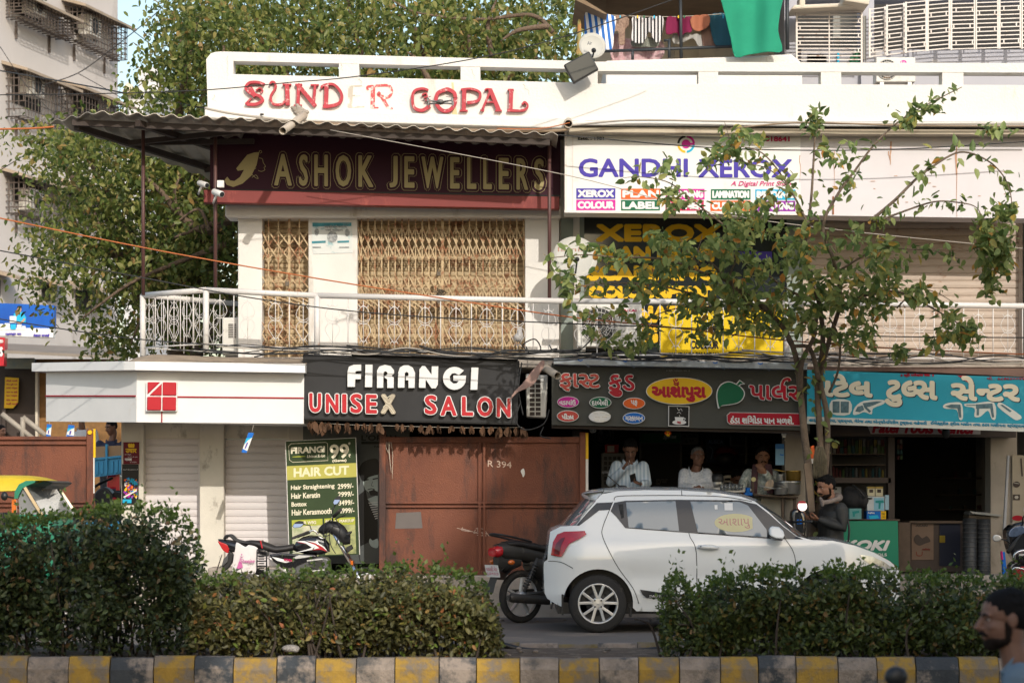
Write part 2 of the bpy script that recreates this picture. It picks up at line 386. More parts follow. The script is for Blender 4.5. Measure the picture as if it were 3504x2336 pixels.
w = M(); view('E')
for a,b,t in ((215,371,140),(668,985,140),(2063,2283,150)): w.px(a,t,b,1090,29.7,.4)
view('S'); a = W(815,0,29.7); w.bb(a.x,a.x + .2,30.1,38,3.0,5.85)
w.bb(W(1915,0,29.7).x,W(1985,0,29.7).x,29.9,30.3,3.0,5.85)
w.bb(6.45,14,29.2,34,.5,5.8); w.bb(-2.9,14,39,39.3,.3,5.8)
w.build('wall',m_whit2,bld,bevel=.01)
w = M(); w.px(770,700,1920,742,29.5,.5); w.build('lintel',m_whit2,bld,bevel=.02)
w = M(); a = W(700,0,29); w.bb(W(485,0,29).x,12,28.95,30.6,W(0,1258,29).z,W(0,1222,29).z); w.build('balcony_slab',m_conc,bld,bevel=.02)
# dark back rooms of the ground floor and the pillars between the shops
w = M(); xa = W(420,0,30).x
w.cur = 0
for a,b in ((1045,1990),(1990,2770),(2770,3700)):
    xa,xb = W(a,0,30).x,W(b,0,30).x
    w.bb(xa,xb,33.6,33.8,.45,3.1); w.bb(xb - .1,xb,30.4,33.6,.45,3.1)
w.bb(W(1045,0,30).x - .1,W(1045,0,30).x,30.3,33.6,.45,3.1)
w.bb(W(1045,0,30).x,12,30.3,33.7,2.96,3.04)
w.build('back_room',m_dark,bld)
w = M(); view('S')
for a,b in ((415,491),(683,766)): w.px(a,1440,b,1980,29.85,.35)
for a,b in ((2686,2762),(3390,3480)): M().px(a,1440,b,1980,29.5,.35).build('pillar',mat('shaded stained plaster',(.34,.30,.25),.9,var=.3,scale=2,dirt=(.16,.14,.11),dscale=3,dz=.5,damt=.4),bld)  # stained plaster toned down, the shade on the right-hand pillars put into its colour
w.px(415,1440,1050,1500,30.0,.4); w.px(985,1445,1048,1940,29.95,.3)
w.build('pillar',mat('stained plaster',(.62,.58,.50),.9,var=.15,scale=2,dirt=(.25,.22,.18),dscale=3,dz=.6,damt=.32,bump=.2),bld,bevel=.01,each=True)

def shutter(x0,y0,x1,y1,Y,pitch,m,name='roller_shutter',parent=None,box=True):
    """steel roller shutter: real curved slats between two guide channels"""
    a = W(x0,y1,Y); b = W(x1,y0,Y); s = M(); n = max(3,int((b.z - a.z) / pitch)); prof = []
    for i in range(n):
        z = a.z + (b.z - a.z) * i / n; h = (b.z - a.z) / n
        prof += [(0,z + h * .04),(-.012,z + h * .14),(-.016,z + h * .5),(-.012,z + h * .88),(0,z + h * .96)]
    s.loft([[(x,Y + d,z) for d,z in prof] for x in (a.x,b.x)],closed=False,cap=False,sm=False)
    s.bb(a.x - .03,a.x + .02,Y - .03,Y + .05,a.z,b.z); s.bb(b.x - .02,b.x + .03,Y - .03,Y + .05,a.z,b.z)
    s.bb(a.x,b.x,Y - .02,Y + .03,a.z - .03,a.z + .05)
    return s.build(name,m,parent)
m_sh1 = mat('pale shutter',(.60,.56,.555),.55,var=.08,scale=1,dirt=(.35,.29,.26),dscale=2.5,dz=3,damt=.22)
m_sh2 = mat('cream shutter rusted',(.44,.33,.19),.6,var=.25,scale=3,dirt=(.17,.075,.03),dscale=5,dz=1.5,damt=.52)
m_sh3 = mat('beige shutter',(.46,.37,.30),.6,var=.15,scale=1.5,dirt=(.25,.13,.08),dscale=4,dz=2,damt=.28)
view('S')
shutter(491,1498,684,1938,30.05,.085,m_sh1,parent=bld)
shutter(766,1502,986,1935,30.05,.085,m_sh1,parent=bld)
view('E'); shutter(371,150,668,1090,29.98,.062,m_sh2,parent=bld); shutter(985,160,2063,1090,29.98,.062,m_sh2,parent=bld)
view('S'); sR = shutter(2755,730,3490,1245,29.9,.09,m_sh3,parent=bld)
m_gate = mat('cream lattice rusted',(.52,.385,.22),.6,var=.25,scale=6,dirt=(.23,.085,.03),dscale=9,damt=.55)
def lattice(x0,y0,x1,y1,xs,bands,Y,dbl=()):
    """collapsible scissor gate: upright channels with crossing straps in rows"""
    g_ = M()
    for x in xs:
        for d in ((-4,4) if x in dbl else (0,)): g_.px(x + d - 4,y0,x + d + 4,y1,Y,.02)
    q = [x0] + list(xs) + [x1]
    for ya,yb in bands:
        h = (yb - ya)
        for a,b in zip(q,q[1:]):
            for (u,v,dd) in (((a,ya),(b,yb - h * .5),-.012),((b,ya),(a,yb - h * .5),.024),((a,ya + h * .5),(b,yb),-.012),((b,ya + h * .5),(a,yb),.024)):
                stroke(g_,[u,v],8,Y + dd,dep=.005)
    return g_
view('E')
xs1 = [412,475,545,610]
lattice(371,160,667,1080,xs1,[(265,450),(555,700),(690,740),(850,1000)],29.72,(545,)).build('collapsible_gate',m_gate,bld)
xs2 = [1010 + i * 43.5 for i in range(25)]
gx = lattice(988,165,2062,1080,xs2,[(240,450),(550,720),(700,760),(860,1060)],29.72,(xs2[12],)); gx.build('collapsible_gate',m_gate,bld)
lk = M()
for x,y in ((1508,535),(532,600),(1510,712)): lk.px(x - 12,y - 10,x + 12,y + 16,29.66,.03); lk.torus(W(x,y - 14,29.675),(0,1,0),mm(9,29.7),.004,16,6)
for i in range(26):
    a = W(1522 + rr.uniform(-22,22),660 + rr.uniform(-12,12),29.66); lk.tube([a,a + Vector((rr.uniform(-.05,.05),-.02,rr.uniform(-.03,.03))),a + Vector((rr.uniform(-.06,.06),-.03,rr.uniform(-.03,.03)))],.004,4)
lk.build('padlock',mat('old lock metal',(.12,.10,.08),.45,.6,var=.3),bld,bevel=.003)
# poster pasted on the middle column
po = thing('poster','weathered teal notice pasted high on the white column between the lattice gates','poster',W(1130,870,29.69))
b_ = M(); view('E'); b_.ppoly([(690,210),(950,206),(955,405),(700,413),(690,380)],29.693,.006)
b_.build('sheet',mat('torn paper',(.62,.64,.62),.8,var=.1,scale=5,dirt=(.16,.36,.40),dscale=6,damt=.42),po)
b_ = M(); Yq = 29.688
flat(b_,[(695,212),(945,210),(945,232),(695,236)],Yq); flat(b_,[(690,330),(780,326),(780,340),(692,345)],Yq); flat(b_,[(855,328),(930,325),(930,338),(855,340)],Yq)
b_.build('print',mat('teal print',(.06,.27,.33),.8,var=.5,scale=9),po)
b_ = M(); Yq = 29.685
flat(b_,oval(822,302,34,36,20),Yq); flat(b_,oval(722,270,15,22,14),Yq); flat(b_,oval(918,275,16,24,14),Yq); qd(b_,868,365,930,372,Yq); qd(b_,695,365,750,372,Yq)
text(b_,'જહુ શ્રી મેલડી માતાજીનો',770,226,915,246,Yq,bold=1); text(b_,'નવમો પાટોત્સવ',775,248,890,268,Yq,bold=1); text(b_,'આમંત્રણ',890,212,935,224,Yq)
b_.build('portrait',mat('grey print',(.12,.13,.14),.8,col2=(.42,.43,.42),scale=30),po,each=True)

# raised parapet letters
m_redl = mat('faded red letter',(.44,.035,.05),.6,var=.2,scale=7,dirt=(.72,.55,.5),dscale=16,damt=.30)
view('B'); YL = 28.54
def letter(paths,mt=m_redl,Y=YL,dep=.055,nm='letter',par=None):
    l_ = M()
    for pts,w_ in paths:
        v = [(x,y) for x,y in pts]; stroke(l_,v,w_,Y + rnd.uniform(0,.002),6,dep)
        for e in (v[0],v[-1]):
            ww = w_ if not isinstance(w_,tuple) else (w_[0] if e is v[0] else w_[1])
    return l_.build(nm,mt,par or bld)
serif = lambda x,y,w=26,h=9: ([(x - w,y),(x + w,y)],h)
letter([([(385,262),(345,248),(290,250),(265,285),(300,320),(350,335),(372,365),(330,388),(270,388)],(16,20)),([(290,275),(325,340)],26),([(330,300),(355,285),(372,300),(360,318)],9),([(262,388),(300,350)],10)])
letter([([(420,262),(430,246),(450,250),(455,285),(425,340),(440,385),(490,390),(530,360)],(12,16)),([(530,262),(535,395)],26),serif(530,262,28)])
letter([([(605,262),(600,395)],20),([(598,260),(712,400)],26),([(712,265),(700,395)],16),serif(600,396),serif(708,265),serif(605,262,22)])
letter([([(785,270),(780,402)],26),([(750,285),(765,268),(830,262),(880,320),(868,380),(800,402),(762,402)],(14,22))])
letter([([(1350,415),(1440,298),(1400,288),(1350,305),(1338,360),(1352,412),(1400,428),(1450,400)][1:],(14,22)),([(1400,330),(1425,318),(1432,340),(1412,345)],9),([(1420,362),(1455,362)],9),([(1445,362),(1445,410)],16)])
letter([([(1550,295),(1500,320),(1492,380),(1530,428),(1580,425),(1612,380),(1610,320),(1570,294),(1550,295)],23)])
letter([([(1672,295),(1668,430)],27),([(1650,294),(1720,290),(1772,315),(1760,365),(1690,380)],(12,20)),serif(1668,430)])
letter([([(1845,292),(1790,420)],14),([(1838,292),(1895,428)],27),([(1805,300),(1815,290),(1845,292)],9),([(1775,425),(1795,430),(1795,410)],9),([(1815,375),(1875,375)],9),serif(1893,430,22)])
letter([([(1975,290),(1970,428)],26),serif(1972,296,20,10),([(1950,428),(2050,428),(2080,400),(2062,375),(2045,390)],(16,12))])
m_fade = mat('worn red paint',(.50,.09,.09),.85,var=0,dirt=(.80,.75,.68),dscale=22,damt=.5)
letter([([(1085,275),(1082,410)],28),([(1052,300),(1050,278),(1100,272),(1185,270),(1205,310),(1180,345),(1120,330),(1130,312)],(14,20)),([(1140,335),(1180,405),(1212,418)],(26,10)),([(1070,412),(1120,412)],10)],m_fade,28.597,.006,'painted_letter')
m_ghost = mat('letter ghost mark',(.50,.45,.37),.9,var=.1,dirt=(.82,.78,.72),dscale=14,damt=.5)
letter([([(942,275),(935,408)],30),([(920,274),(1015,270)],8),([(945,335),(1000,330)],8),([(925,408),(1030,405)],8)],m_ghost,28.597,.006,'letter_mark')
sp = M(); rp = random.Random(9)                              # patch of broken plaster round the drain pipe
for i in range(40): c = W(612 + rp.gauss(0,22),435 + rp.gauss(0,14),28.49); sp.ell(c,(rp.uniform(.02,.05),.03,rp.uniform(.02,.04)),None,7,5)
sp.build('plaster_patch',m_conc,bld)
rk = random.Random(14); ck = M()
for x,y,L_ in ((150,80,130),(60,330,60),(880,130,60),(1720,165,70),(1000,225,40),(1900,450,60),(2050,260,70),(700,430,70)):
    q = [(x,y)]
    for i in range(9): q.append((q[-1][0] + rk.uniform(-9,12),q[-1][1] + L_ / 9 * rk.uniform(.4,1.4)))
    stroke(ck,q,(2.4,.8),28.598,2)
ck.build('crack',mat('crack grey',(.34,.30,.25),.9),bld)
st = M(); st.ppoly([(1590,250),(1604,250),(1612,380),(1632,470),(1592,470),(1600,400)],28.598,.004); st.build('water_stain',mat('ochre stain',(.72,.58,.34),.9,var=.25,scale=6),bld)

# ---------------------------------------------------------------- building behind on the right (laundry balcony and grilles)
m_cream = mat('cream wall',(.60,.53,.43),.9,var=.1,scale=1,dirt=(.4,.33,.26),dscale=2,damt=.3)
m_grey = mat('grey blue wall',(.40,.40,.44),.9,var=.1,scale=1,dirt=(.52,.49,.45),dscale=1.5,damt=.25)
apt = thing('apartment_building','cream upper storey with a laundry balcony and white window grilles above the right parapet','building',(0,33.5,0))
view('C'); w = M(); YB = 31.6
w.ppoly([(253,305),(900,285),(1186,272),(1240,318),(1240,470),(253,470)],YB,.15)
z0 = 5.6; w.bb(W(253,0,YB).x,W(253,0,YB).x + .12,YB + .15,34,z0,W(0,300,YB).z); w.build('balcony_wall',m_white,apt,bevel=.02)
w = M(); w.px(200,-60,1200,470,33.8,.2); w.build('wall',m_cream,apt)
w = M(); w.px(1235,250,4600,560,32.4,.3); w.px(2560,-90,4600,250,32.42,.3); w.px(1150,-90,1215,560,32.5,1.2); w.px(1535,-90,1600,560,32.3,.4); w.px(1190,-90,2700,0,32.7,.3)
w.build('wall',m_grey,apt)
w = M(); w.px(1190,-80,2700,330,34.4,.1); w.build('dark_room',m_dark,apt)
w = M(); w.ppoly([(115,-120),(1150,-120),(1150,-60),(270,-60)],31.6,2.2); w.ppoly([(100,0),(245,70),(262,70),(120,-15)],31.4,1.6); w.build('balcony_ceiling',mat('brown beam',(.22,.15,.09),.8,var=.3),apt)
w = M(); w.ppoly([(1180,48),(1200,25),(1545,10),(1560,30)],31.9,.5); w.ppoly([(1450,-30),(1580,-10),(1575,25),(1450,5)],31.7,.6); w.px(1225,-20,1255,35,31.9,.3); w.build('window_shade',m_cream,apt,bevel=.02)
w = M(); w.px(690,55,730,60,33.75,.03); w.px(1110,80,1150,300,33.75,.04); w.px(600,-40,720,300,33.7,.05); w.build('door',mat('cream door',(.5,.43,.33),.7,var=.15),apt,each=True)
m_grl = mat('white grille paint',(.66,.60,.55),.55,var=.12,dirt=(.30,.16,.10),dscale=8,damt=.28)
def keygrille(x0,y0,x1,y1,Y,rows,sk=0,keys=(),mid=True):
    g_ = M(); n = rows
    P_ = lambda u,v: (x0 + (x1 - x0) * u,y0 + (y1 - y0) * v + sk * u)
    for i in range(n + 1): stroke(g_,[P_(0,i / n),P_(1,i / n)],5,Y,dep=.012)
    for u in (0,1): stroke(g_,[P_(u,-.02),P_(u,1.02)],9,Y - .002,dep=.02)
    if mid: stroke(g_,[P_(.5,0),P_(.5,1)],5,Y - .003,dep=.01)
    for u0,u1,k in keys:
        stroke(g_,[P_(u0,k / n),P_(u0,(k + 1) / n)],6,Y - .004,dep=.012); stroke(g_,[P_(u1,k / n),P_(u1,(k + 1) / n)],6,Y - .004,dep=.012)
    return g_
keygrille(1212,58,1538,318,32.15,14,0,[(.05,.5,4),(.5,.95,2),(.05,.5,8),(.5,.95,6),(.5,.95,10)]).build('window_grille',m_grl,apt)
q = [(1578,48,1655,285),(1665,30,1750,275),(1760,15,1862,262),(1870,6,1978,252),(1988,0,2105,247),(2112,-6,2222,243),(2230,-8,2335,240),(2342,-8,2450,240)]
for i,(a,b,c,d) in enumerate(q):
    keygrille(a,b,c,d,32.0 if i > 2 else 32.1 - .1 * i,12,-10 if i < 4 else -4,[(.15,.85,3),(.15,.85,7)] if i % 2 else [(.2,.9,2),(.1,.8,6),(.2,.9,10)],False).build('window_grille',m_grl,apt)
w = M(); w.px(1395,80,1530,250,32.9,.05); w.px(1545,80,1560,300,32.2,.05); w.build('window_pane',mat('grey frosted glass',(.22,.22,.2),.3,var=.2),apt,each=True)

# ---------------------------------------------------------------- apartment block far left, seen along its side
m_blk1 = mat('grey block wall',(.52,.49,.475),.9,var=.1,scale=.35,dirt=(.3,.27,.25),dscale=.5,dz=.2,damt=.3,bump=.1,bscale=10)
lb = thing('apartment_block','grey multi-storey apartment block on the left with caged windows and sloping concrete shades','building',(-13,72,0))
view('S')
YA,YBk = 68.0,77.0
PA = W(-30,0,YA); PB = W(403,0,YBk); PA.z = PB.z = 0; U = (PB - PA); LEN = U.length; U.normalize(); NN = Vector((U.y,-U.x,0))
def side(px): # distance along the side wall for a photo column
    k = (px - CX) / F; return (k * PA.y - PA.x) / (U.x - k * U.y)
def SW(u,z,out=0): return PA + U * u + NN * out + Vector((0,0,z))
def zat(px,py): y = (PA + U * side(px)).y; return EY + (HY - py) / F * y
w = M(); w.prism([SW(-12,0),SW(LEN,0),SW(LEN,0) - NN * 12,SW(-12,0) - NN * 12],(0,0,20)); w.build('wall',m_blk1,lb)
m_shd = mat('window shade concrete',(.36,.29,.22),.9,var=.25,scale=2)
m_cage = mat('dark cage iron',(.085,.065,.055),.7,var=.3)
def cagewin(pl,pr,ptop,pbot,ac=None,floor=True,lower=False):
    u0,u1 = side(pl),side(pr); zt,zb = zat(pl,ptop),zat(pl,pbot)
    w = M(); w.prism([SW(u0 - .3,zt,0),SW(u0 - .3,zt - .25,.8),SW(u0 - .3,zt - .33,.8),SW(u0 - .3,zt - .1,0)],U * (u1 - u0 + .6)); w.build('window_shade',m_shd,lb)
    w = M(); ua,ub_,za = u0 + (u1 - u0) * .12,u1 - (u1 - u0) * .3,zb + (zt - zb) * .3; q = [SW(ua,za,.02),SW(ub_,za,.02),SW(ub_,zt - .2,.02),SW(ua,zt - .2,.02)]; w.add(q,[(0,1,2,3)]); wn = w.build('window',m_dark,lb)
    if floor:
        c = M(); o = .6; n = max(6,int((u1 - u0) / .22))
        for i in range(n + 1):
            u = u0 + (u1 - u0) * i / n; c.bar(SW(u,zb,o),SW(u,zt - .25,o),.02)
        for i in range(4): c.bar(SW(u0,zb + .15 * i,o * i / 4 + .1),SW(u0,zt - .25,o * i / 4 + .1),.03); c.bar(SW(u1,zb,o * i / 4 + .1),SW(u1,zt - .25,o * i / 4 + .1),.03)
        k = 6
        for i in range(k + 1):
            z = zb + (zt - .25 - zb) * i / k; c.bar(SW(u0,z,o),SW(u1,z,o),.02); c.bar(SW(u0,z,0),SW(u0,z,o),.03); c.bar(SW(u1,z,0),SW(u1,z,o),.03)
        for i in range(12): c.bar(SW(u0 + (u1 - u0) * i / 11,zb,0),SW(u0 + (u1 - u0) * i / 11,zb,o),.03)
        c.prism([SW(u0,zb - .05,.3),SW(u1,zb - .05,.3),SW(u1,zb - .05,.36),SW(u0,zb - .05,.36)],(0,0,.05))
        c.bar(SW(u0 + .6,zb - .5,.05),SW(u0 + .6,zb,.05),.06); c.bar(SW(u1 - .5,zb - .5,.05),SW(u1 - .5,zb,.05),.06)
        c.build('window_cage',m_cage,lb)
    return u0,u1,zb,zt
def sideac(u,z,lbl):
    t = thing('air_conditioner',lbl,'air conditioner',SW(u,z,.3)); b = M()
    q = Matrix((U,NN,Vector((0,0,1)))).transposed()
    b.box(SW(u + .45,z + .32,.3),(.9,.4,.62),q); b.build('casing',m_acw,t,bevel=.02)
    b = M(); c = SW(u + .38,z + .32,.512); b.lathe([(.24,0),(.24,.01)],c,NN,20); b.build('fan_grille',m_black,t)
    b = M()
    for i in range(5): b.box(SW(u + .75,z + .15 + .09 * i,.505),(.2,.02,.03),q)
    b.build('vent',m_black,t)
m_acw = mat('ac casing',(.62,.60,.55),.5,var=.08,dirt=(.36,.32,.27),dscale=4,damt=.25)
cagewin(20,188,-40,60); cagewin(222,374,-5,140)
cagewin(20,185,212,400); cagewin(222,380,276,440)
cagewin(20,195,575,730); cagewin(215,395,610,760)
cagewin(-20,8,920,1050,floor=False); cagewin(135,183,945,1060,floor=False); cagewin(245,340,960,1100,floor=False)
view('A'); view('S')
for px_,py_,lbl in ((256,120,'white outdoor unit inside the topmost right window cage of the grey block'),(55,325,'white outdoor unit in the left window cage of the second storey from top'),(62,46,'white outdoor unit half cut off in the top left window cage'),(52,720,'white outdoor unit behind the leaves in the lower left window cage')):
    sideac(side(px_),zat(px_,py_),lbl)
# small pale house with an arched cornice far behind the trees
fh = thing('house','pale far house with rounded cornice seen between the grey block and the tree','house',W(455,0,110)); view('A')
w = M(); w.px(1110,780,1290,4650,110,8); w.px(1240,600,1420,4650,116,8); w.build('wall',mat('pale house wall',(.55,.55,.56),.9,var=.1,scale=.3),fh)
w = M(); w.px(1095,800,1255,835,109.6,.5); w.ppoly([(1110,800)] + [(1150 + 40 * math.cos(t),800 - 60 * math.sin(t)) for t in [math.pi * (1 - i / 10) for i in range(11)]] + [(1240,800)],109.5,.5); w.build('cornice',m_cream,fh)
# ---------------------------------------------------------------- signs
def flatm(n,c,r=.55,var=.06,**k): return mat(n,c,r,var=var,spec=.22,**k)
p_white = flatm('sign white',(.70,.69,.67),.45,dirt=(.6,.55,.48),dscale=1.5,damt=.15)
p_cream = flatm('sign cream',(.72,.66,.50)); p_gold = flatm('sign gold',(.38,.315,.15)); p_plum = flatm('sign plum',(.034,.006,.016),.6)
p_red = flatm('sign red',(.42,.008,.025),.3,.1,coat=.3); p_yel = flatm('sign yellow',(.75,.45,.015),.4); p_grn = flatm('sign green',(.008,.12,.055),.4)
p_char = flatm('sign charcoal',(.034,.034,.036),.4,.2,scale=2); p_blk = flatm('sign black',(.012,.012,.012),.4); p_ind = flatm('sign indigo',(.065,.045,.33)); p_mag = flatm('sign magenta',(.55,.02,.28))
p_org = flatm('sign orange',(.70,.12,.02)); p_cya = flatm('sign cyan',(.02,.38,.60)); p_pur = flatm('sign purple',(.27,.03,.33)); p_crim = flatm('sign crimson',(.5,.02,.1)); p_blu = flatm('sign blue',(.012,.13,.48))
p_lime = flatm('sign lime',(.36,.38,.05)); p_dgrn = flatm('board green',(.036,.058,.024),.6,.2,dirt=(.12,.14,.08),dscale=14,damt=.12); p_slate = flatm('sign slate',(.075,.075,.066),.6,.15,scale=1)
p_teal = flatm('banner cyan',(.03,.33,.44),.5,.15,scale=1,dirt=(.08,.4,.5),dscale=2,damt=.3); p_navy = flatm('print navy',(.02,.025,.05)); p_lav = flatm('board white panel',(.60,.565,.575),.5,.05,dirt=(.62,.54,.50),dscale=2,dz=.3,damt=.2)
p_beige = flatm('beige frame',(.50,.43,.33),.6,.15,dirt=(.33,.26,.19),dscale=3,damt=.3); p_pink = flatm('print pink',(.6,.03,.18)); p_alu = mat('grey foil sheet',(.34,.38,.42),.35,.4,var=.3,scale=4,dirt=(.2,.2,.2),dscale=5,dz=.3,damt=.35)
def part(par,name,mt,fn,**k): m = M(); fn(m); return m.build(name,mt,par,**k)
T = lambda *a,**k: (lambda m: text(m,*a,**k))
# jewellers
t = thing('shop_sign','dark plum fascia reading ASHOK JEWELLERS in gold, shaded under the corrugated awning','shop sign',W(1200,600,29.2)); view('B'); Y = 29.2
part(t,'board',p_plum,lambda m: m.ppoly([(35,470),(2292,540),(2292,978),(35,935)],Y,.12))
part(t,'trim',p_blk,lambda m: m.ppoly([(35,934),(2292,974),(2292,988),(35,944)],Y - .03,.15))
part(t,'beam',m_maroon,lambda m: m.ppoly([(-6,940),(2285,985),(2285,1064),(-6,1020)],Y - .06,.2),bevel=.006)
for s,a,b in (('A',430,580),('S',590,684),('H',688,812),('O',825,962),('K',972,1105),('J',1172,1262),('E',1268,1370),('W',1378,1556),('E',1563,1660),('L',1672,1768),('L',1776,1868),('E',1876,1978),('R',1990,2102),('S',2104,2204)):
    c,d = 690 + (a - 430) * .018,930 + (a - 430) * .018
    o = part(t,'letter',p_gold,lambda m: text(m,s,a,c,b,d,Y - .004,.02,bold=17,step=.00002))
    part(o,'gap',p_plum,lambda m: text(m,s,a + 3,c + 3,b - 3,d - 3,Y - .007,.02,bold=15,step=.00002)); part(o,'fill',p_gold,lambda m: text(m,s,a + 18,c + 18,b - 18,d - 18,Y - .010,.02,bold=5,step=.00002))
def emb(m):
    flat(m,[(320,700),(352,698),(335,780),(302,848),(245,900),(185,922),(142,908),(127,880),(146,856),(165,880),(192,884),(228,858),(254,812),(214,818),(204,803),(238,760),(275,715)],Y - .004)
    for q in ([(350,735),(372,742),(378,765),(392,790),(382,797),(388,812),(366,822),(345,815)],[(355,700),(352,690),(362,688),(368,697),(358,706)],[(328,780),(320,805),(332,800)],[(300,835),(325,860),(345,868),(330,845),(305,862)],[(350,710),(335,740),(330,775)]): stroke(m,q,3,Y - .005,4)
part(t,'emblem',p_gold,emb)
# fascia with red four-square logo
t = thing('shop_sign','white box fascia at left with a red four tile logo and thin red line','shop sign',W(900,1350,28.5)); view('H'); Y = 28.5; YL2 = 30.0
lf = lambda x,y: W(x,y,YL2 + (Y - YL2) * (x - 337) / (1000 - 337))
def fas(m):
    for a,b in (((1000,120),(998,522)),):
        q = [lf(337,130),W(1001,120,Y),W(2226,130,Y),W(2222,533,Y),W(998,522,Y),lf(337,516)]
    m.add(q,[(1,2,3,4),(0,1,4,5)])
    bk = [W(2226,130,Y) + Vector((0,1.3,0)),W(2222,533,Y) + Vector((0,1.3,0))]; i = len(m.v)
    m.add([q[2],q[3],bk[1],bk[0]],[(0,1,2,3)]); m.add([q[5],q[4],q[3],bk[1],q[5] + Vector((1.0,.3,0))],[(0,1,2,3,4)])
part(t,'panel',p_white,fas,recalc=False)
def cap(m):
    YC = 28.3; t0,b0 = W(905,76,YC + .12),W(905,141,YC + .12); A_ = [W(232,88,30.05),t0,W(988,78,YC),W(2232,95,YC),W(2232,160,YC),W(988,140,YC),b0,W(232,150,30.05)]
    m.add(A_,[(0,1,6,7),(1,2,5,6),(2,3,4,5)]); B_ = [p + Vector((0.15 if i in (0,7) else 0,.8 if i not in (0,7) else .6,0)) for i,p in enumerate(A_)]
    m.add([A_[i] for i in (0,1,2,3)] + [B_[3],B_[0]],[(0,1,2,3,4,5)]); m.add([A_[i] for i in (7,6,5,4)] + [B_[4],B_[7]],[(0,1,2,3,4,5)]); m.add([A_[3],A_[4],B_[4],B_[3]],[(0,1,2,3)]); m.add([A_[0],A_[7],B_[7],B_[0]],[(0,1,2,3)])
part(t,'cap',mat('cap white',(.76,.75,.73),.5,var=.06,dirt=(.6,.55,.48),dscale=3,damt=.2),cap)
part(t,'logo_frame',p_white,lambda m: m.ppoly([(1070,222),(1295,224),(1293,441),(1068,440)],Y - .06,.058))
for q in ([(1078,228),(1172,228),(1078,318)],[(1182,238),(1182,326),(1092,325)],[(1190,228),(1290,230),(1289,326),(1189,325)],[(1076,335),(1179,335),(1178,435),(1074,434)],[(1188,336),(1288,337),(1287,436),(1187,435)]):
    part(t,'logo_tile',p_red,lambda m: m.ppoly(q,Y - .078,.02),bevel=.012,seg=3)
p_dred = flatm('dark red line',(.30,.008,.02),.4)
part(t,'stripe',p_dred,lambda m: (m.ppoly([(1296,331),(2222,340),(2222,350),(1296,341)],Y - .012,.012)))
part(t,'stripe',p_dred,lambda m: m.ppoly([(1180,442),(1188,442),(1187,523),(1179,522)],Y - .012,.012))
part(t,'stripe',p_dred,lambda m: m.prism([lf(338,325) ,lf(994,325),lf(994,336),lf(338,335)],(-.012,-.012,0)))
# plaster hump behind the cap, part of the building
view('S'); hm = M(); sec = []
for x,h in ((425,1240),(470,1222),(520,1212),(600,1214),(800,1222),(1050,1228)):
    sec.append([W(x,1246,28.4),W(x,h + 4,28.75),W(x,h,29.0),W(x,1236,29.3)])
hm.loft(sec,closed=False); hm.build('plaster_hump',mat('tan plaster',(.36,.28,.20),.95,var=.25,scale=5,bump=.6,bscale=30),bld)
# salon
t = thing('shop_sign','charcoal box sign with white FIRANGI and red UNISEX SALON letters, one letter bare','shop sign',W(1410,1330,28.5)); view('J'); Y = 28.5
part(t,'board',p_char,lambda m: m.ppoly([(90,150),(1925,206),(1910,748),(100,700)],Y,.3),bevel=.01)
part(t,'bottom_trim',p_blk,lambda m: m.ppoly([(108,692),(1905,735),(1903,750),(108,706)],Y - .02,.2))
part(t,'ledge',m_conc,lambda m: m.ppoly([(495,132),(1905,178),(1912,196),(492,152)],Y - .06,.4))
G_ = [(1455,290)] + [(1375 + 98 * math.cos(a),356 - 97 * math.sin(a)) for a in [R(55 + i * 12) for i in range(25)]] + [(1472,333),(1365,331),(1365,376),(1412,378),(1392,398),(1365,400),(1338,378),(1334,340),(1352,316),(1378,312),(1412,328)]
for q in ([(468,428),(468,300),(480,258),(520,241),(583,240),(583,293),(548,293),(533,302),(533,318),(583,318),(580,363),(533,363),(530,428)],
          [(620,240),(680,240),(676,430),(616,430)],
          [(718,436),(718,290),(738,256),(785,242),(832,252),(860,285),(862,312),(842,335),(860,350),(858,437),(805,437),(805,365),(782,350),(782,338),(800,330),(808,312),(795,297),(778,300),(772,320),(770,436)],
          [(895,435),(897,310),(912,265),(945,246),(985,246),(1020,265),(1040,310),(1036,437),(985,437),(985,372),(963,372),(963,340),(985,335),(985,312),(970,300),(953,312),(950,435)],
          [(1073,435),(1078,280),(1100,252),(1125,252),(1180,325),(1182,255),(1237,255),(1233,410),(1215,440),(1180,440),(1130,365),(1128,437)],G_,
          [(1518,265),(1577,265),(1568,453),(1510,453)]):
    part(t,'letter',p_white,lambda m: m.ppoly(q,Y - .075,.074))
for s,a,b,c,d in (('U',137,473,252,650),('N',277,480,400,655),('I',415,482,467,655),('S',485,478,598,657),('E',617,485,725,660),('S',1115,490,1232,668),('A',1250,500,1400,678),('L',1430,503,1540,680),('O',1560,505,1706,685),('N',1725,515,1858,692)):
    o = part(t,'letter',p_white,lambda m: text(m,s,a,b,c,d,Y - .07,.02,depth=.069,bold=14,step=.00003))
    part(o,'face',p_red,lambda m: text(m,s,a + 7,b + 7,c - 7,d - 7,Y - .074,.02,bold=7,step=.00002))
o = part(t,'letter',mat('bare letter tray',(.42,.36,.27),.5,.3,var=.3,scale=9),lambda m: text(m,'X',748,488,878,658,Y - .06,.02,depth=.06,bold=12,step=.00003))
part(o,'wiring',p_cream,lambda m: [stroke(m,q,4,Y - .064,3) for q in ([(765,495),(800,520),(830,500)],[(780,540),(820,570),(840,540)],[(770,600),(800,580),(840,620),(860,650)],[(760,650),(790,625)])])
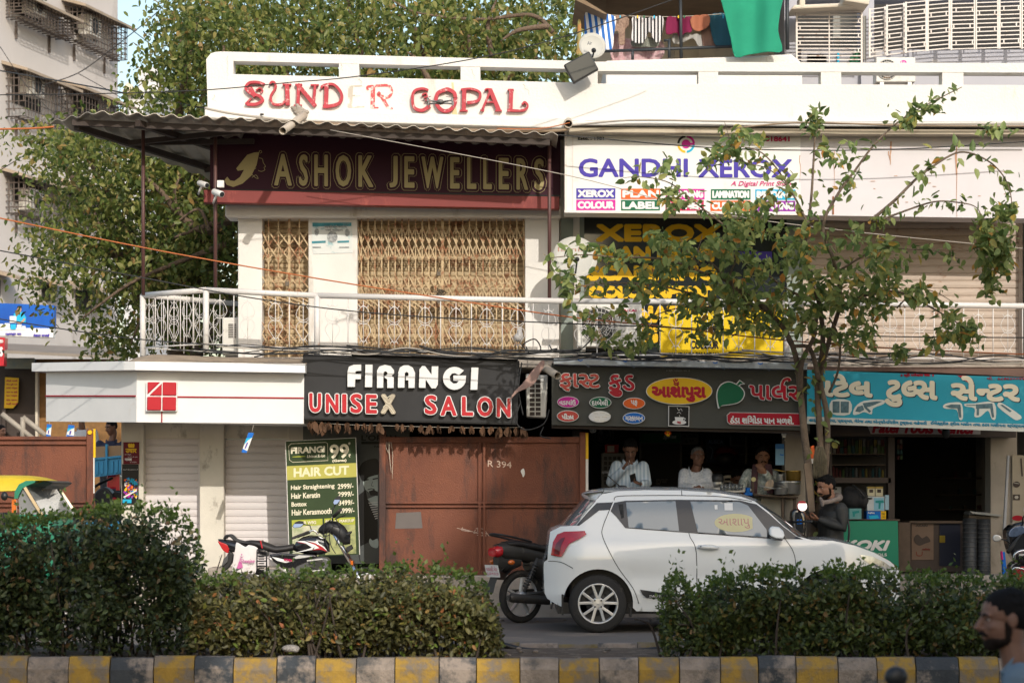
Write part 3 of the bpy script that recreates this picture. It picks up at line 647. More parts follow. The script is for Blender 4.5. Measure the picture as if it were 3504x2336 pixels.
# snack parlour
t = thing('shop_sign','long slate Gujarati snack parlour sign with a yellow oval and six small ovals','shop sign',W(2300,1350,28.6)); view('K'); Y = 28.6
part(t,'board',p_slate,lambda m: m.ppoly([(97,105),(2330,158),(2330,688),(97,640)],Y,.3))
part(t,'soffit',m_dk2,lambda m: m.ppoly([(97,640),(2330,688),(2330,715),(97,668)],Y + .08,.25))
part(t,'cap',p_alu,lambda m: m.ppoly([(112,66),(2312,106),(2305,163),(112,118)],Y - .2,.45),bevel=.006)
part(t,'cap_print',p_blu,lambda m: [stroke(m,[(x,72 + x * .018),(x + 22,82 + x * .018),(x + 42,72 + x * .018)],9,Y - .203,sm=False) for x in (322,712,1490,1880)])
part(t,'cap_print',flatm('grey print2',(.2,.24,.3)),lambda m: [text(m,'shield',x,78 + x * .018,x + 30,108 + x * .018,Y - .203,1.1) for x in (388,780,1560,1950)])
part(t,'small_writing',flatm('dim print',(.2,.2,.19)),T('॥ શ્રી ગણેશાય નમઃ ॥',1088,160,1290,182,Y - .003,bold=1))
def word(par,s,a,b,c,d,bw=5,reph=None,fmat=None,dp=.06):
    o = part(par,'letter',p_white,lambda m: (text(m,s,a,b,c,d,Y - dp,.02,depth=dp - .001,bold=bw + 5,step=.00003),reph and stroke(m,reph,34,Y - dp - .0005,dep=dp - .004)))
    part(o,'face',fmat or p_red,lambda m: (text(m,s,a + 5,b + 5,c - 5,d - 5,Y - dp - .003,.02,bold=bw,step=.00002),reph and stroke(m,reph,24,Y - dp - .0035)))
word(t,[('ફા',1),('સ',.66),('ટ',1)],160,188,518,352); word(t,[('ફુ',1),('ડ',1)],585,198,818,402)
word(t,[('પા',1),('લ',1),('ર',1)],1800,288,2250,428,5,[(2088,345),(2092,285),(2112,250),(2145,243),(2155,262)])
def ov(cx,cy,rx,ry,fm,s,tr=None,tm=None,bold=2,dp=.05):
    o = part(t,'oval_plate',p_white,lambda m: m.ppoly(oval(cx,cy,rx,ry,40),Y - dp,dp - .001)); part(o,'face',fm,lambda m: flat(m,oval(cx,cy,rx - 5,ry - 5,40),Y - dp - .003))
    if s: part(o,'writing',tm or p_white,T(s,*tr,Y - dp - .006,.02,bold=bold,step=.00005))
    return o
ov(238,442,94,50,p_mag,'વડાપાંઉ',(162,418,303,468)); ov(517,447,95,50,p_grn,'દાબેલી',(442,415,585,472)); ov(809,454,96,50,p_org,'પફ',(780,425,838,478)); ov(235,564,95,50,p_red,'પીઝા',(182,540,288,592),bold=3)
ov(807,581,96,50,p_blu,[('મ',1),('સ',.66),('કાબન',1)],(733,562,886,605)); o = ov(512,569,95,50,p_white,None)
part(o,'wiring',m_metal,lambda m: [stroke(m,[(x,y),(x + 45,y + 3)],7,Y - .058) for x,y in ((455,540),(510,535),(560,552),(470,572),(530,570),(460,598),(515,602))])
def oval2(m):
    text(m,'આશાપુરા',960,305,1432,440,Y - .066,.01,bold=8,step=.00002)
    for q in ([(1150,250),(1160,275),(1180,280),(1195,268)],[(1165,240),(1172,262),(1186,245)],[(1150,285),(1175,296),(1198,282)],[(1180,290),(1192,310)]): stroke(m,q,11,Y - .068,4)
o = ov(1200,347,287,118,p_yel,None,dp=.06); part(o,'writing',p_red,oval2)
o = part(t,'leaf_emblem',p_white,lambda m: (m.ppoly(smooth2([(1538,495),(1521,400),(1530,335),(1565,285),(1625,263),(1690,283),(1742,318),(1768,365),(1750,420),(1700,455),(1620,470),(1565,478)],4,True),Y - .05,.049),m.ppoly([(1686,295),(1722,250),(1770,285),(1735,292),(1715,308)],Y - .051,.047)))
part(o,'face',p_grn,lambda m: (flat(m,[(1647 + (x - 1647) * .93,375 + (y - 375) * .93) for x,y in smooth2([(1538,495),(1521,400),(1530,335),(1565,285),(1625,263),(1690,283),(1742,318),(1768,365),(1750,420),(1700,455),(1620,470),(1565,478)],4,True)],Y - .054),flat(m,[(1698,292),(1724,260),(1755,283),(1730,286),(1712,300)],Y - .0545)))
o = part(t,'red_plate',p_white,lambda m: m.ppoly([(1640,530),(2260,540),(2260,648),(1640,638),(1615,615),(1612,555)],Y - .04,.039)); part(o,'face',p_red,lambda m: flat(m,[(1642,534),(2260,544),(2260,644),(1642,634),(1619,612),(1616,557)],Y - .043))
part(o,'writing',p_white,T('ઠંડા શિંગોડા પાન મળશે.',1640,556,2192,628,Y - .047,.015,bold=3,step=.00003))
o = part(t,'cup_picture',p_white,lambda m: m.ppoly([(1106,474),(1287,478),(1285,655),(1105,651)],Y - .03,.029)); part(o,'face',p_blk,lambda m: flat(m,[(1112,480),(1281,484),(1279,648),(1111,645)],Y - .033))
part(o,'cup',p_white,lambda m: (flat(m,oval(1200,618,60,20),Y - .035),flat(m,[(1160,572),(1238,574),(1230,610),(1212,628),(1185,628),(1168,610)],Y - .037),stroke(m,[(1236,580),(1252,588),(1232,606)],5,Y - .037),[stroke(m,q,3,Y - .037) for q in ([(1180,490),(1195,515),(1215,500),(1225,520)],[(1180,540),(1200,530),(1215,545)],[(1200,555),(1205,568)])]))
part(o,'writing',p_red,T('ચા',1180,608,1215,630,Y - .041,bold=2))
# xerox / print shop board
t = thing('shop_sign','white board reading GANDHI XEROX in purple above rows of coloured word boxes','shop sign',W(2300,600,28.8)); view('F'); Y = 28.8
part(t,'board',p_white,lambda m: m.ppoly([(152,96),(1640,100),(1640,618),(152,602)],Y,.5),bevel=.006)
part(t,'frame',mat('board frame',(.62,.58,.55),.4,.3,var=.1),lambda m: (m.ppoly([(150,590),(1640,606),(1640,620),(150,604)],Y - .015,.1),m.px(152,96,165,600,Y - .014,.1),m.ppoly([(200,100),(206,100),(206,594),(200,594)],Y - .008,.1)))
part(t,'top_frame',p_beige,lambda m: m.ppoly([(178,62),(1660,72),(1660,108),(178,98)],Y - .22,.6),bevel=.01)
part(t,'tube_light',p_cream,lambda m: m.tube([W(785,106,Y - .1),W(1320,116,Y - .1)],.025,8))
part(t,'lettering',p_ind,T('GANDHI',240,262,930,382,Y - .004,bold=5,step=.00002)); part(t,'lettering',p_ind,T('XEROX',995,266,1590,385,Y - .004,bold=5,step=.00002))
part(t,'small_writing',p_blk,T('Estd. : 1981',235,127,400,147,Y - .004,bold=1.5)); part(t,'small_writing',p_crim,T('228818641',1335,124,1572,156,Y - .004,bold=2)); part(t,'small_writing',p_pink,T('A Digital Print Shop',1200,405,1580,445,Y - .004,shear=.3,bold=.8))
def arc(m,a0,a1,r0,r1,y): flat(m,[(918 + r1 * math.cos(a),172 - r1 * math.sin(a)) for a in [R(a0 + (a1 - a0) * i / 10) for i in range(11)]] + [(918 + r0 * math.cos(a),172 - r0 * math.sin(a)) for a in [R(a1 - (a1 - a0) * i / 10) for i in range(11)]],y)
for a,mt in ((95,p_blk),(5,p_mag),(185,p_yel),(275,p_cya)): part(t,'logo',mt,lambda m: arc(m,a,a + 80,42,56,Y - .004))
part(t,'logo',p_mag,lambda m: (flat(m,oval(918,172,28,28),Y - .005),qd(m,915,165,972,178,Y - .006)))
for s,x0,x1,r_,mt in (('XEROX',225,472,0,p_ind),('COLOUR',225,472,1,p_mag),('PLAN',508,755,0,p_org),('LABEL',508,753,1,p_grn),('SCANNING',790,1035,0,p_mag),('BANNER',788,1030,1,p_crim),('LAMINATION',1075,1325,0,p_grn),('CUTTING',1072,1325,1,p_org),('BINDING',1355,1608,0,p_cya),('PRINTING',1350,1608,1,p_pur)):
    y0 = (450,522)[r_] + x0 * .006
    o = part(t,'word_box',mt,lambda m: qd(m,x0,y0,x1,y0 + 66,Y - .004)); part(o,'writing',p_white,T(s,x0 + 8,y0 + 9,x1 - 8,y0 + 57,Y - .007,bold=4,step=.00003))
# blank board to its right
t = thing('sign_board','blank dirty white panel board right of the purple lettered sign, rust streaked','sign board',W(3200,600,28.8)); view('G')
part(t,'board',p_lav,lambda m: m.ppoly([(196,305),(1420,318),(1420,744),(196,726)],Y + .004,.5)); part(t,'top_frame',p_beige,lambda m: m.ppoly([(190,283),(1420,288),(1420,316),(190,312)],Y - .215,.6),bevel=.01)
part(t,'seam',mat('rust streak',(.30,.11,.04),.8,var=.4,scale=20),lambda m: (m.px(371,630,379,722,Y - .006,.02)))
def streak(m):
    r9 = random.Random(4)
    for x,y0,y1,w_ in ((1008,360,735,5),(668,350,470,9),(660,400,445,5),(1002,400,520,7),(380,400,640,3),(205,420,560,4)): stroke(m,[(x + r9.uniform(-3,3),y0 + (y1 - y0) * i / 5) for i in range(6)],(w_,w_ * .3),Y - .003)
    for i in range(14): x = r9.uniform(420,1330); y = r9.uniform(480,720); stroke(m,[(x,y),(x + r9.uniform(8,26),y + r9.uniform(-1,2))],3,Y - .003)
part(t,'stain',mat('rust stain',(.34,.20,.13),.8,col2=(.55,.30,.18),scale=30),streak)
# print shop front behind the tree: dark glass with yellow words
view('F'); Y = 29.95
t = thing('shop_window','dark glass print shop front with big yellow words behind the small tree','glass front',W(2340,1240,29.9))
part(t,'glass',m_glass,lambda m: m.px(265,600,1560,1530,Y,.04)); part(t,'frame',mat('grey green frame',(.24,.28,.25),.6,var=.2),lambda m: (m.px(128,640,205,1530,Y - .1,.3),m.px(205,610,275,1530,Y - .04,.2),m.px(1555,610,1660,1530,Y - .04,.2)),each=True)
for s,a,b,c,d in (('XEROX',345,675,1145,790),('PLAN PRINT',350,815,1130,915),('SCANNING',290,935,1115,1035),('COLOURPRINT',300,1065,1132,1146),('LAMINATION',300,1190,1142,1300),('DIGITAL',420,1320,1130,1430)): part(t,'writing',p_yel,T(s,a,b,c,d,Y - .004,bold=10,step=.00002))
o = part(t,'yellow_panel',flatm('panel yellow',(.66,.46,.01),.45),lambda m: m.px(750,1220,1530,1535,Y - .05,.02))
for s,a,b,c,d in (('PLAN',1040,1300,1125,1360),('COLOUR',945,1410,1125,1465),('PRINT / XEROX / SCAN',808,1485,1125,1530),('XEROX',1140,1355,1175,1366)): part(o,'writing',p_blk,T(s,a,b,c,d,Y - .054,bold=3,step=.00003))
part(t,'sticker',p_ind,lambda m: qd(m,1165,850,1460,905,Y - .006)); part(t,'door_handle',m_chrome,lambda m: m.tube([W(1190,980,Y - .05),W(1190,1120,Y - .05)],.015))
# tool shop banner, and the older sign under it
t = thing('shop_banner','sky blue Gujarati tool shop banner with cream letters and pictures of power tools','shop banner',W(3150,1370,28.4)); view('L'); Y = 28.4
part(t,'sheet',p_teal,lambda m: m.ppoly([(318,128),(1850,182),(1850,495),(318,440)],Y,.03)); part(t,'lower_band',mat('banner pale band',(.60,.60,.54),.6,var=.1,dirt=(.4,.5,.5),dscale=3,damt=.3),lambda m: m.ppoly([(318,440),(1850,495),(1850,545),(318,488)],Y - .002,.03))
def pw(segs,a,b,c,d):
    o = part(t,'lettering',p_navy,lambda m: text(m,segs,a + 6,b + 6,c + 6,d + 6,Y - .004,.02,bold=9,step=.00002)); part(t,'lettering',p_cream,lambda m: text(m,segs,a,b,c,d,Y - .007,.02,bold=9,step=.00002))
pw('પટેલ',345,150,757,308); pw([('ટુ',1),('લ',.66),('સ',1)],835,193,1192,375); pw([('સે',1),('ન',.6),('ટ',1),('ર',1)],1280,165,1745,335)
part(t,'small_writing',p_red,T('॥ श्री गणेशाय नमः ॥',945,150,1168,178,Y - .004,bold=1.5)); part(t,'small_writing',p_red,T('મો. : ૯૮૭૯૪૦૦૪૪૪',1525,172,1800,195,Y - .004,bold=1))
part(t,'small_writing',flatm('banner blue ink',(.03,.26,.42)),lambda m: (text(m,'હાર્ડવેર, કડીયા, પ્લમ્બર, ગેરેજ તથા એન્જીનિયરીંગ ટુલ્સના વહેપારી',330,446,1122,480,Y - .005,.03,bold=1.6),text(m,'ઈલેક્ટ્રીક ડ્રીલ મશીન તથા કટર મશીનના સ્પેશ્યાલીસ્ટ',1145,468,1830,500,Y - .005,.033,bold=1.6)))
glow = flatm('print halo',(.66,.68,.62)); tg = flatm('tool print grey',(.13,.22,.25),var=.5,scale=25)
for hal,parts_ in (([(482,332),(605,335),(603,425),(480,420)],[[(488,338),(535,338),(535,415),(488,415)],[(542,340),(598,340),(596,416),(542,415)]]),
                    ([(625,425),(640,375),(700,335),(825,328),(832,355),(760,385),(750,425),(700,410),(660,425)],[[(690,350),(780,338),(822,338),(770,362),(735,375),(700,380)],[(640,405),(655,375),(690,365),(700,395),(670,412)],[(700,380),(715,375),(748,405),(735,415)]]),
                    ([(1228,375),(1245,355),(1300,345),(1355,355),(1362,450),(1338,458),(1320,395),(1250,388)],[[(1240,372),(1285,358),(1345,360),(1350,385),(1285,385)],[(1325,385),(1348,385),(1352,445),(1338,448)]]),
                    ([(1375,355),(1440,352),(1570,345),(1582,452),(1555,455),(1530,400),(1480,440),(1440,440),(1440,385),(1380,372)],[[(1385,360),(1450,362),(1450,368),(1385,366)],[(1450,358),(1560,352),(1565,385),(1450,388)],[(1455,388),(1472,388),(1470,432),(1454,432)],[(1545,385),(1565,385),(1572,445),(1558,447)]]),
                    ([(1598,352),(1625,350),(1752,435),(1735,462),(1700,455),(1602,380)],[[(1612,362),(1628,360),(1690,402),(1678,412)]])):
    o = part(t,'tool_picture',glow,lambda m: flat(m,smooth2(hal,3,True),Y - .004))
    for q in parts_: part(o,'print',tg,lambda m: flat(m,q,Y - .007))
part(t,'corner_mark',p_red,lambda m: flat(m,[(1325,165),(1380,165),(1425,215),(1395,212)],Y - .0065))
part(t,'sheet_roof',mat('brown roof sheet',(.22,.13,.10),.7,var=.25,scale=3),lambda m: m.ppoly([(300,106),(1850,118),(1850,178),(1500,160),(1000,138),(318,132)],Y + .02,.7))
t = thing('shop_sign','old sign with red script half hidden under the sky blue banner','shop sign',W(3150,1470,29.2)); Y = 29.2
part(t,'board',m_dk2,lambda m: m.ppoly([(440,470),(1720,500),(1720,580),(440,570)],Y,.1)); part(t,'pale_field',mat('old sign field',(.34,.30,.28),.6),lambda m: flat(m,[(710,478),(1480,492),(1480,560),(745,556)],Y - .003)); part(t,'lettering',p_dred,T('Patel Tools Center',752,470,1460,552,Y - .006,.01,shear=.3,bold=5,step=.00003))
# price board standing in front of the salon
view('I'); Y = 29.05
t = thing('price_board','tall green price board with cream lettering and a yellow HAIR CUT band','price board',W(1140,1905,Y)); SL = -.047
bd = lambda q: [(x,y) for x,y in q]
part(t,'panel',p_dgrn,lambda m: m.ppoly([(790,168),(1473,135),(1512,1272),(826,1300)],Y,.03)); part(t,'edge',m_whit2,lambda m: (m.ppoly([(788,165),(1475,132),(1475,137),(788,170)],Y - .004,.036),m.ppoly([(1472,132),(1477,132),(1516,1272),(1510,1272)],Y - .004,.036),m.ppoly([(786,166),(792,166),(829,1300),(823,1300)],Y - .004,.036)))
part(t,'band',mat('lime yellow',(.42,.39,.08),.7,var=.1),lambda m: flat(m,[(800,411),(1481,379),(1484,515),(806,547)],Y - .003))
for q in ([(1500,1270),(1512,1270),(1522,1350),(1512,1350)],[(835,1295),(847,1295),(852,1370),(842,1370)]): part(t,'leg',m_black,lambda m: m.ppoly(q,Y + .005,.03))
def lines(m):
    for s,a,b,c,d,bo,sh in (('FIRANGI',842,228,1175,292,4,0),('Unisex Salon',1000,302,1175,330,.8,.25),('99',1218,200,1408,340,5,0),('*',1400,176,1424,204,1,0),('₹',1405,293,1425,326,1,0),('(Gents)',1246,345,1385,378,2,0),
        ('Hair Straightening',842,598,1268,655,1.6,0),('2999/-',1298,584,1452,634,1.6,0),('Hair Keratin',845,676,1126,730,1.6,0),('2999/-',1302,662,1456,712,1.6,0),('Bottox',848,762,996,806,1.6,0),('3499/-',1308,744,1459,794,1.6,0),('Hair Kerasmooth',850,836,1239,892,1.6,0),('4999/-',1310,822,1462,872,1.6,0)):
        text(m,s,a,b,c,d,Y - .004,SL,bold=bo,shear=sh,step=.00003)
    stroke(m,[(845,192),(1180,178),(1200,190),(1203,355),(860,373),(828,350),(820,215),(845,192)],4,Y - .004,sm=False)
part(t,'writing',p_cream,lines); part(t,'underline',p_lime,lambda m: flat(m,oval(920,318,66,5,20,-.04),Y - .004))
part(t,'writing',mat('faded letters',(.70,.66,.42),.6,var=.1),T('HAIR CUT',868,428,1410,520,Y - .006,SL,bold=5,step=.00003))
part(t,'label_box',p_lime,lambda m: (flat(m,[(850,937),(1150,922),(1152,985),(853,1000)],Y - .004))); part(t,'label_box',p_lime,lambda m: flat(m,[(1168,921),(1468,907),(1470,978),(1170,990)],Y - .004))
part(t,'picture',mat('faded picture',(.60,.55,.42),.6,col2=(.25,.30,.14),scale=9),lambda m: flat(m,[(853,1000),(1152,985),(1158,1265),(862,1280)],Y - .0045)); part(t,'picture',mat('faded picture two',(.45,.45,.18),.6,col2=(.12,.14,.06),scale=9),lambda m: flat(m,[(1170,990),(1470,978),(1480,1262),(1178,1275)],Y - .0045))
part(t,'writing',p_cream,lambda m: (text(m,'HAIR WIG',900,950,1088,984,Y - .007,SL,bold=1.5),text(m,'BRIDAL MAKEUP',1180,938,1460,968,Y - .007,SL,bold=1.5)))
# salon poster of a man
Y = 29.6; t = thing('poster','tall dark salon poster of a man with wavy hair between price board and gate','poster',W(1270,1920,Y))
part(t,'sheet',mat('poster dark',(.075,.085,.085),.5,var=.2,scale=1),lambda m: m.px(960,20,2000,1360,Y,.02)); p_skin = mat('print skin',(.50,.57,.55),.6,col2=(.34,.42,.41),scale=6)
part(t,'face_print',p_skin,lambda m: (flat(m,[(1545,520),(1690,470),(1690,690),(1620,680),(1570,640),(1548,580)],Y - .003),flat(m,[(1590,730),(1690,690),(1690,800),(1640,790)],Y - .003),flat(m,smooth2([(1605,1150),(1615,1115),(1640,1135),(1690,1120),(1690,1205),(1630,1195)],3,True),Y - .003)))
part(t,'hair_print',p_blk,lambda m: (flat(m,smooth2([(1510,480),(1520,400),(1590,350),(1690,345),(1700,480),(1660,500),(1600,520),(1560,560),(1530,540)],3,True),Y - .006),stroke(m,[(1555,548),(1600,540)],12,Y - .006),stroke(m,[(1640,538),(1690,528)],12,Y - .006),stroke(m,[(1590,640),(1630,630),(1660,640)],8,Y - .006),flat(m,[(1600,655),(1650,640),(1690,660),(1690,700),(1620,695)],Y - .0055),stroke(m,[(1640,560),(1628,600),(1650,605)],4,Y - .0062)))
part(t,'shirt_print',p_white,lambda m: [stroke(m,[(1600 + i * 9,770 + i * 22),(1690,760 + i * 22)],7,Y - .004) for i in range(8)]); part(t,'coat_print',p_blk,lambda m: flat(m,[(1495,700),(1570,640),(1600,770),(1690,950),(1690,1110),(1500,1200)],Y - .002))
part(t,'writing',flatm('poster grey',(.02,.022,.022)),lambda m: (text(m,"L'ORÉAL",1530,95,1900,162,Y - .004,bold=2),qd(m,1530,170,1900,196,Y - .003),text(m,'PARIS',1655,212,1760,230,Y - .004,bold=1)))
# notices on the left pillar
view('H'); Y = 29.84
t = thing('poster','maroon notice with yellow Hindi words on the white left pillar','poster',W(449,1550,Y)); part(t,'sheet',flatm('notice maroon',(.13,.012,.02)),lambda m: m.px(902,667,1018,827,Y - .01,.01))
part(t,'writing',p_yel,lambda m: (text(m,'उधार',918,714,1000,746,Y - .014,bold=2),[flat(m,oval(x,690,9,14,12),Y - .014) for x in (945,960,976)],qd(m,940,700,982,708,Y - .0145)))
part(t,'writing',p_white,lambda m: (text(m,'गायब',912,785,965,804,Y - .014,bold=1.5),text(m,'एक जादू है...',912,752,965,764,Y - .014),text(m,'हम देंगे और आप',935,770,1005,780,Y - .014),text(m,'हो जाएंगे !',950,808,1000,820,Y - .014)))
t = thing('poster','black poster with neon coloured art below the maroon notice on the left pillar','poster',W(446,1660,Y)); part(t,'sheet',p_blk,lambda m: m.px(893,829,1014,1122,Y - .008,.008))
r8 = random.Random(8)
for mt in (p_mag,p_blu,p_org,p_cya,p_pur,p_yel,p_white):
    def blob(m):
        for i in range(7): x,y = r8.uniform(905,1002),r8.uniform(930,1070); flat(m,smooth2([(x + r8.uniform(-16,16),y + r8.uniform(-22,22)) for k in range(1)] + [(x - 9,y),(x,y + r8.uniform(8,20)),(x + 12,y - 5)],3,True),Y - .0085 - r8.uniform(.001,.003))
    part(t,'art',mt,blob)
part(t,'writing',p_cya,lambda m: (text(m,'FLEX',935,930,985,948,Y - .013,.1,bold=1.5),text(m,'RUSH',955,946,1005,962,Y - .013,.1,bold=1.5),text(m,'VIBE',962,960,1008,975,Y - .013,.1,bold=1.5),qd(m,897,1085,962,1112,Y - .013))); part(t,'writing',p_white,lambda m: (text(m,'પધારો સૌનું સ્વાગત છે',900,862,1008,874,Y - .013),stroke(m,[(905,1070),(1000,1020)],10,Y - .0135)))
# left background signs
view('D'); Y = 60
t = thing('billboard','bright blue billboard with a man in teal and product jars, far left behind the tree','billboard',W(90,1090,Y))
part(t,'panel',flatm('billboard blue',(.01,.12,.50),col2=(.01,.06,.30),scale=.6),lambda m: m.ppoly([(-10,1090),(415,1108),(412,1285),(-10,1278)],Y,.3)); part(t,'lower_band',p_white,lambda m: m.ppoly([(-10,1278),(412,1285),(405,1355),(-10,1340)],Y - .01,.3))
part(t,'figure_print',p_cya,lambda m: flat(m,[(105,1175),(130,1155),(175,1160),(200,1200),(195,1240),(120,1240),(105,1210)],Y - .02)); part(t,'figure_print',mat('print skin two',(.45,.25,.15),.6),lambda m: (flat(m,oval(148,1140,16,22,16),Y - .03),stroke(m,[(190,1210),(160,1240),(130,1235)],14,Y - .03))); part(t,'figure_print',p_blk,lambda m: flat(m,[(130,1130),(135,1112),(165,1112),(168,1130),(150,1122)],Y - .04))
part(t,'product_print',p_white,lambda m: [qd(m,x,y,x + w_,y + h,Y - .03) for x,y,w_,h in ((75,1190,50,50),(35,1245,40,50),(0,1250,25,45),(130,1255,35,40),(170,1265,25,32))]); part(t,'product_print',p_cya,lambda m: qd(m,80,1252,122,1292,Y - .04))
part(t,'writing',p_ind,lambda m: (text(m,'बेहतर सफाई',255,1325,380,1350,Y - .05,bold=2),text(m,'સ્વચ્છ ઘર',40,1318,165,1340,Y - .05,bold=2)))
t = thing('shop_sign','red sign with white letter S cut off at the left edge','shop sign',W(-20,1230,50)); part(t,'board',p_red,lambda m: m.ppoly([(-90,1345),(38,1355),(28,1570),(-90,1570)],50,.3)); part(t,'writing',p_white,lambda m: (text(m,'TOYS',-85,1425,22,1500,49.98,bold=5),text(m,'BRAND AZO',-85,1370,25,1395,49.98,bold=2)))
# ---------------------------------------------------------------- awning, rails, boundary sheets, small fittings
view('S')
aw = thing('awning','corrugated metal awning on brown poles over the jewellers fascia and corner balcony','awning',W(900,500,28.5))
m_corr = mat('corrugated sheet',(.50,.45,.38),.5,.3,var=.2,scale=1,dirt=(.28,.21,.16),dscale=3,damt=.3); m_under = m_corr
fl = W(170,423,28.4); fc = W(322,388,28.0); fr = W(1912,463,28.0)
m = M(); pit = .2; x = fl.x; a_,b_ = [],[]; i = 0
while x < fr.x:
    yf = fl.y + (fc.y - fl.y) * min(1,max(0,(x - fl.x) / (fc.x - fl.x))); zf = fl.z + (fc.z - fl.z) * min(1,(x - fl.x) / (fc.x - fl.x)) if x < fc.x else fc.z + (fr.z - fc.z) * (x - fc.x) / (fr.x - fc.x)
    ph = i % 4; dz = .035 if ph in (1,2) else 0
    yb = 29.75 if x > -3.25 else 28.4 + (x - fl.x) * (32.6 - 28.4) / (-4.0 - fl.x); yb = min(yb,32.6); zb = zf - (yb - yf) * (.036 if x < -3.25 else -.02)
    a_.append((x,yf,zf + dz)); b_.append((x,max(yb,yf + .02),zb + dz)); x += (.075,.035,.055,.035)[ph]; i += 1
m.loft([a_,b_],closed=False,cap=False,sm=False); o = m.build('roof_sheet',m_corr,aw); md_ = o.modifiers.new('t','SOLIDIFY'); md_.thickness = .006
P3 = lambda px,py,y: W(px,py,y)
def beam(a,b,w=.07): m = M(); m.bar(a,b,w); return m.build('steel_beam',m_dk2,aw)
zA = fc.z - .07
beam((W(246,0,28.2).x,28.25,zA),(fr.x - .1,28.15,fr.z - .06)); beam((-5.1,28.3,zA - .04),(-3.55,32.1,zA - .16)); beam((-4.35,28.1,zA - .03),(-3.3,30.6,zA - .11)); beam((-4.62,29.2,zA - .1),(-3.2,28.5,zA - .06),.06); beam((-4.62,29.2,zA - .1),(-3.1,29.05,zA - .1),.06); beam((-3.95,31.1,zA - .17),(-3.1,31.0,zA - .15),.06)
for px_,yt,yb_,Y in ((490,490,1010,28.85),(737,440,996,28.78),(1880,490,1030,28.78)):
    m = M(); a = W(px_,yb_,Y); b = W(px_,yt,Y); b.z = max(b.z,zA); m.tube([a,b],.022,10); m.build('pole',m_brpipe,aw)
# balcony railings with scroll panels
m_rail = mat('white rail paint',(.62,.59,.56),.45,var=.06,dirt=(.36,.20,.12),dscale=7,damt=.2)
def scroll(m,fn,h=1.0):
    for s_ in (-1,1):
        for q in ([(0,0),(.14 * s_,.12),(.22 * s_,.30),(.12 * s_,.46),(0,.5)],[(.03 * s_,.47),(.17 * s_,.53),(.22 * s_,.68),(.1 * s_,.86),(0,.98)],[(0,.03),(.1 * s_,.06),(.16 * s_,.0)],[(0,.44),(.1 * s_,.41),(.16 * s_,.36)],[(0,.95),(.08 * s_,.93),(.12 * s_,.99)]):
            m.tube(cat_rom([fn(u,v) for u,v in q],4),.0036,5)
    m.tube([fn(0,-.12),fn(0,1.1)],.0045,5)
def railing(t,segs,yb=.0,ins=True):
    for a,b,n,post in segs:
        a = Vector(a); b = Vector(b); d = b - a; H = .64
        mr = M(); mr.tube([a,b],.034,12); mr.build('top_rail',m_rail,t); mr = M(); mr.tube([a - Vector((0,0,H)),b - Vector((0,0,H))],.009,6); mr.build('bottom_rail',m_rail,t)
        if post: mp_ = M(); mp_.tube([a,a - Vector((0,0,.74))],.036,12); mp_.build('post',m_rail,t)
        for i in range(1,2 * n):
            c = a + d * i / (2 * n); m = M()
            if i % 2 == 0: m.tube([c,c - Vector((0,0,.68))],.007,5); m.build('baluster',m_rail,t)
            else: dd = d.normalized(); scroll(m,lambda u,v: c + dd * u * .38 - Vector((0,0,.1 + v * .46))); m.build('scroll_panel',m_rail,t)
rt = thing('railing','white pipe railing with scrollwork round the left balcony below the jewellers sign','railing',W(1200,1200,28.75))
c0 = W(705,992,28.75); c1 = W(489,1010,29.55); c2 = W(830,1041,31.0); q1 = W(1085,1011,28.75); q2 = W(1930,1030,28.75)
railing(rt,[(c1,c0,5,True),(c0,q1,4,True),(q1,q2,8,True),(c1,c2,5,False)])
rt2 = thing('railing','white scrollwork railing on the right half, in front of yellow panel and beige shutter','railing',W(2700,1200,28.75))
railing(rt2,[(W(1935,1030,28.9),W(2690,1034,28.9),7,False),(W(2692,1036,28.9),W(3600,1048,28.9),9,True)])
# red boundary sheets
def hoard(label,x0,x1,ytop,ybot,Y,posts,rails,stiles,loc):
    t = thing('metal_hoarding',label,'metal hoarding',loc); m = M(); m.px(x0,ytop,x1,ybot,Y,.012); m.build('sheet',m_rust,t)
    for a,b,c,d in rails: m = M(); m.px(a,b,c,d,Y - .035,.034); m.build('rail',m_rust,t,bevel=.004)
    for a,b,c,d in stiles: m = M(); m.px(a,b,c,d,Y - .036,.035); m.build('stile',m_rust,t,bevel=.004)
    for a,b,c,d in posts: m = M(); m.px(a,b,c,d,Y - .06,.09); m.build('post',m_rust,t,bevel=.006)
    return t
view('S'); Y = 28.98
t = hoard('tall rust red sheet hoarding in front of the salon, grey patch and chalk R 394',1318,1988,1496,1966,Y,[(1297,1472,1320,1966),(1984,1478,2004,1966)],[(1320,1494,1984,1514),(1320,1716,1984,1723),(1320,1729,1984,1736),(1320,1952,1984,1966)],[(1636,1514,1646,1960),(1653,1514,1661,1960)],W(1650,1966,Y))
part(t,'patch',mat('grey patch',(.13,.11,.10),.7,var=.2),lambda m: m.ppoly([(1356,1754),(1440,1750),(1446,1806),(1352,1808)],Y - .004,.004)); m_chalk = mat('chalk',(.6,.45,.36),.9)
part(t,'chalk_writing',m_chalk,lambda m: text(m,'R 394',1669,1574,1750,1596,Y - .003,.06)); part(t,'paint_splash',m_white,lambda m: flat(m,smooth2([(1782,1610),(1792,1602),(1796,1620),(1790,1632),(1786,1622)],3,True),Y - .003))
part(t,'scratches',m_chalk,lambda m: [stroke(m,[(rr.uniform(1560,1680),rr.uniform(1800,1835)) for k in range(3)],1.5,Y - .003) for i in range(7)]); part(t,'string',m_cream,lambda m: [m.tube(cat_rom([W(1322 + i * 4,1512,Y - .05),W(1324 + i * 4 + rr.uniform(-4,4),1530 + i * 7,Y - .05),W(1330 + i * 3,1550 + i * 22,Y - .045)],3),.003,4) for i in range(5)])
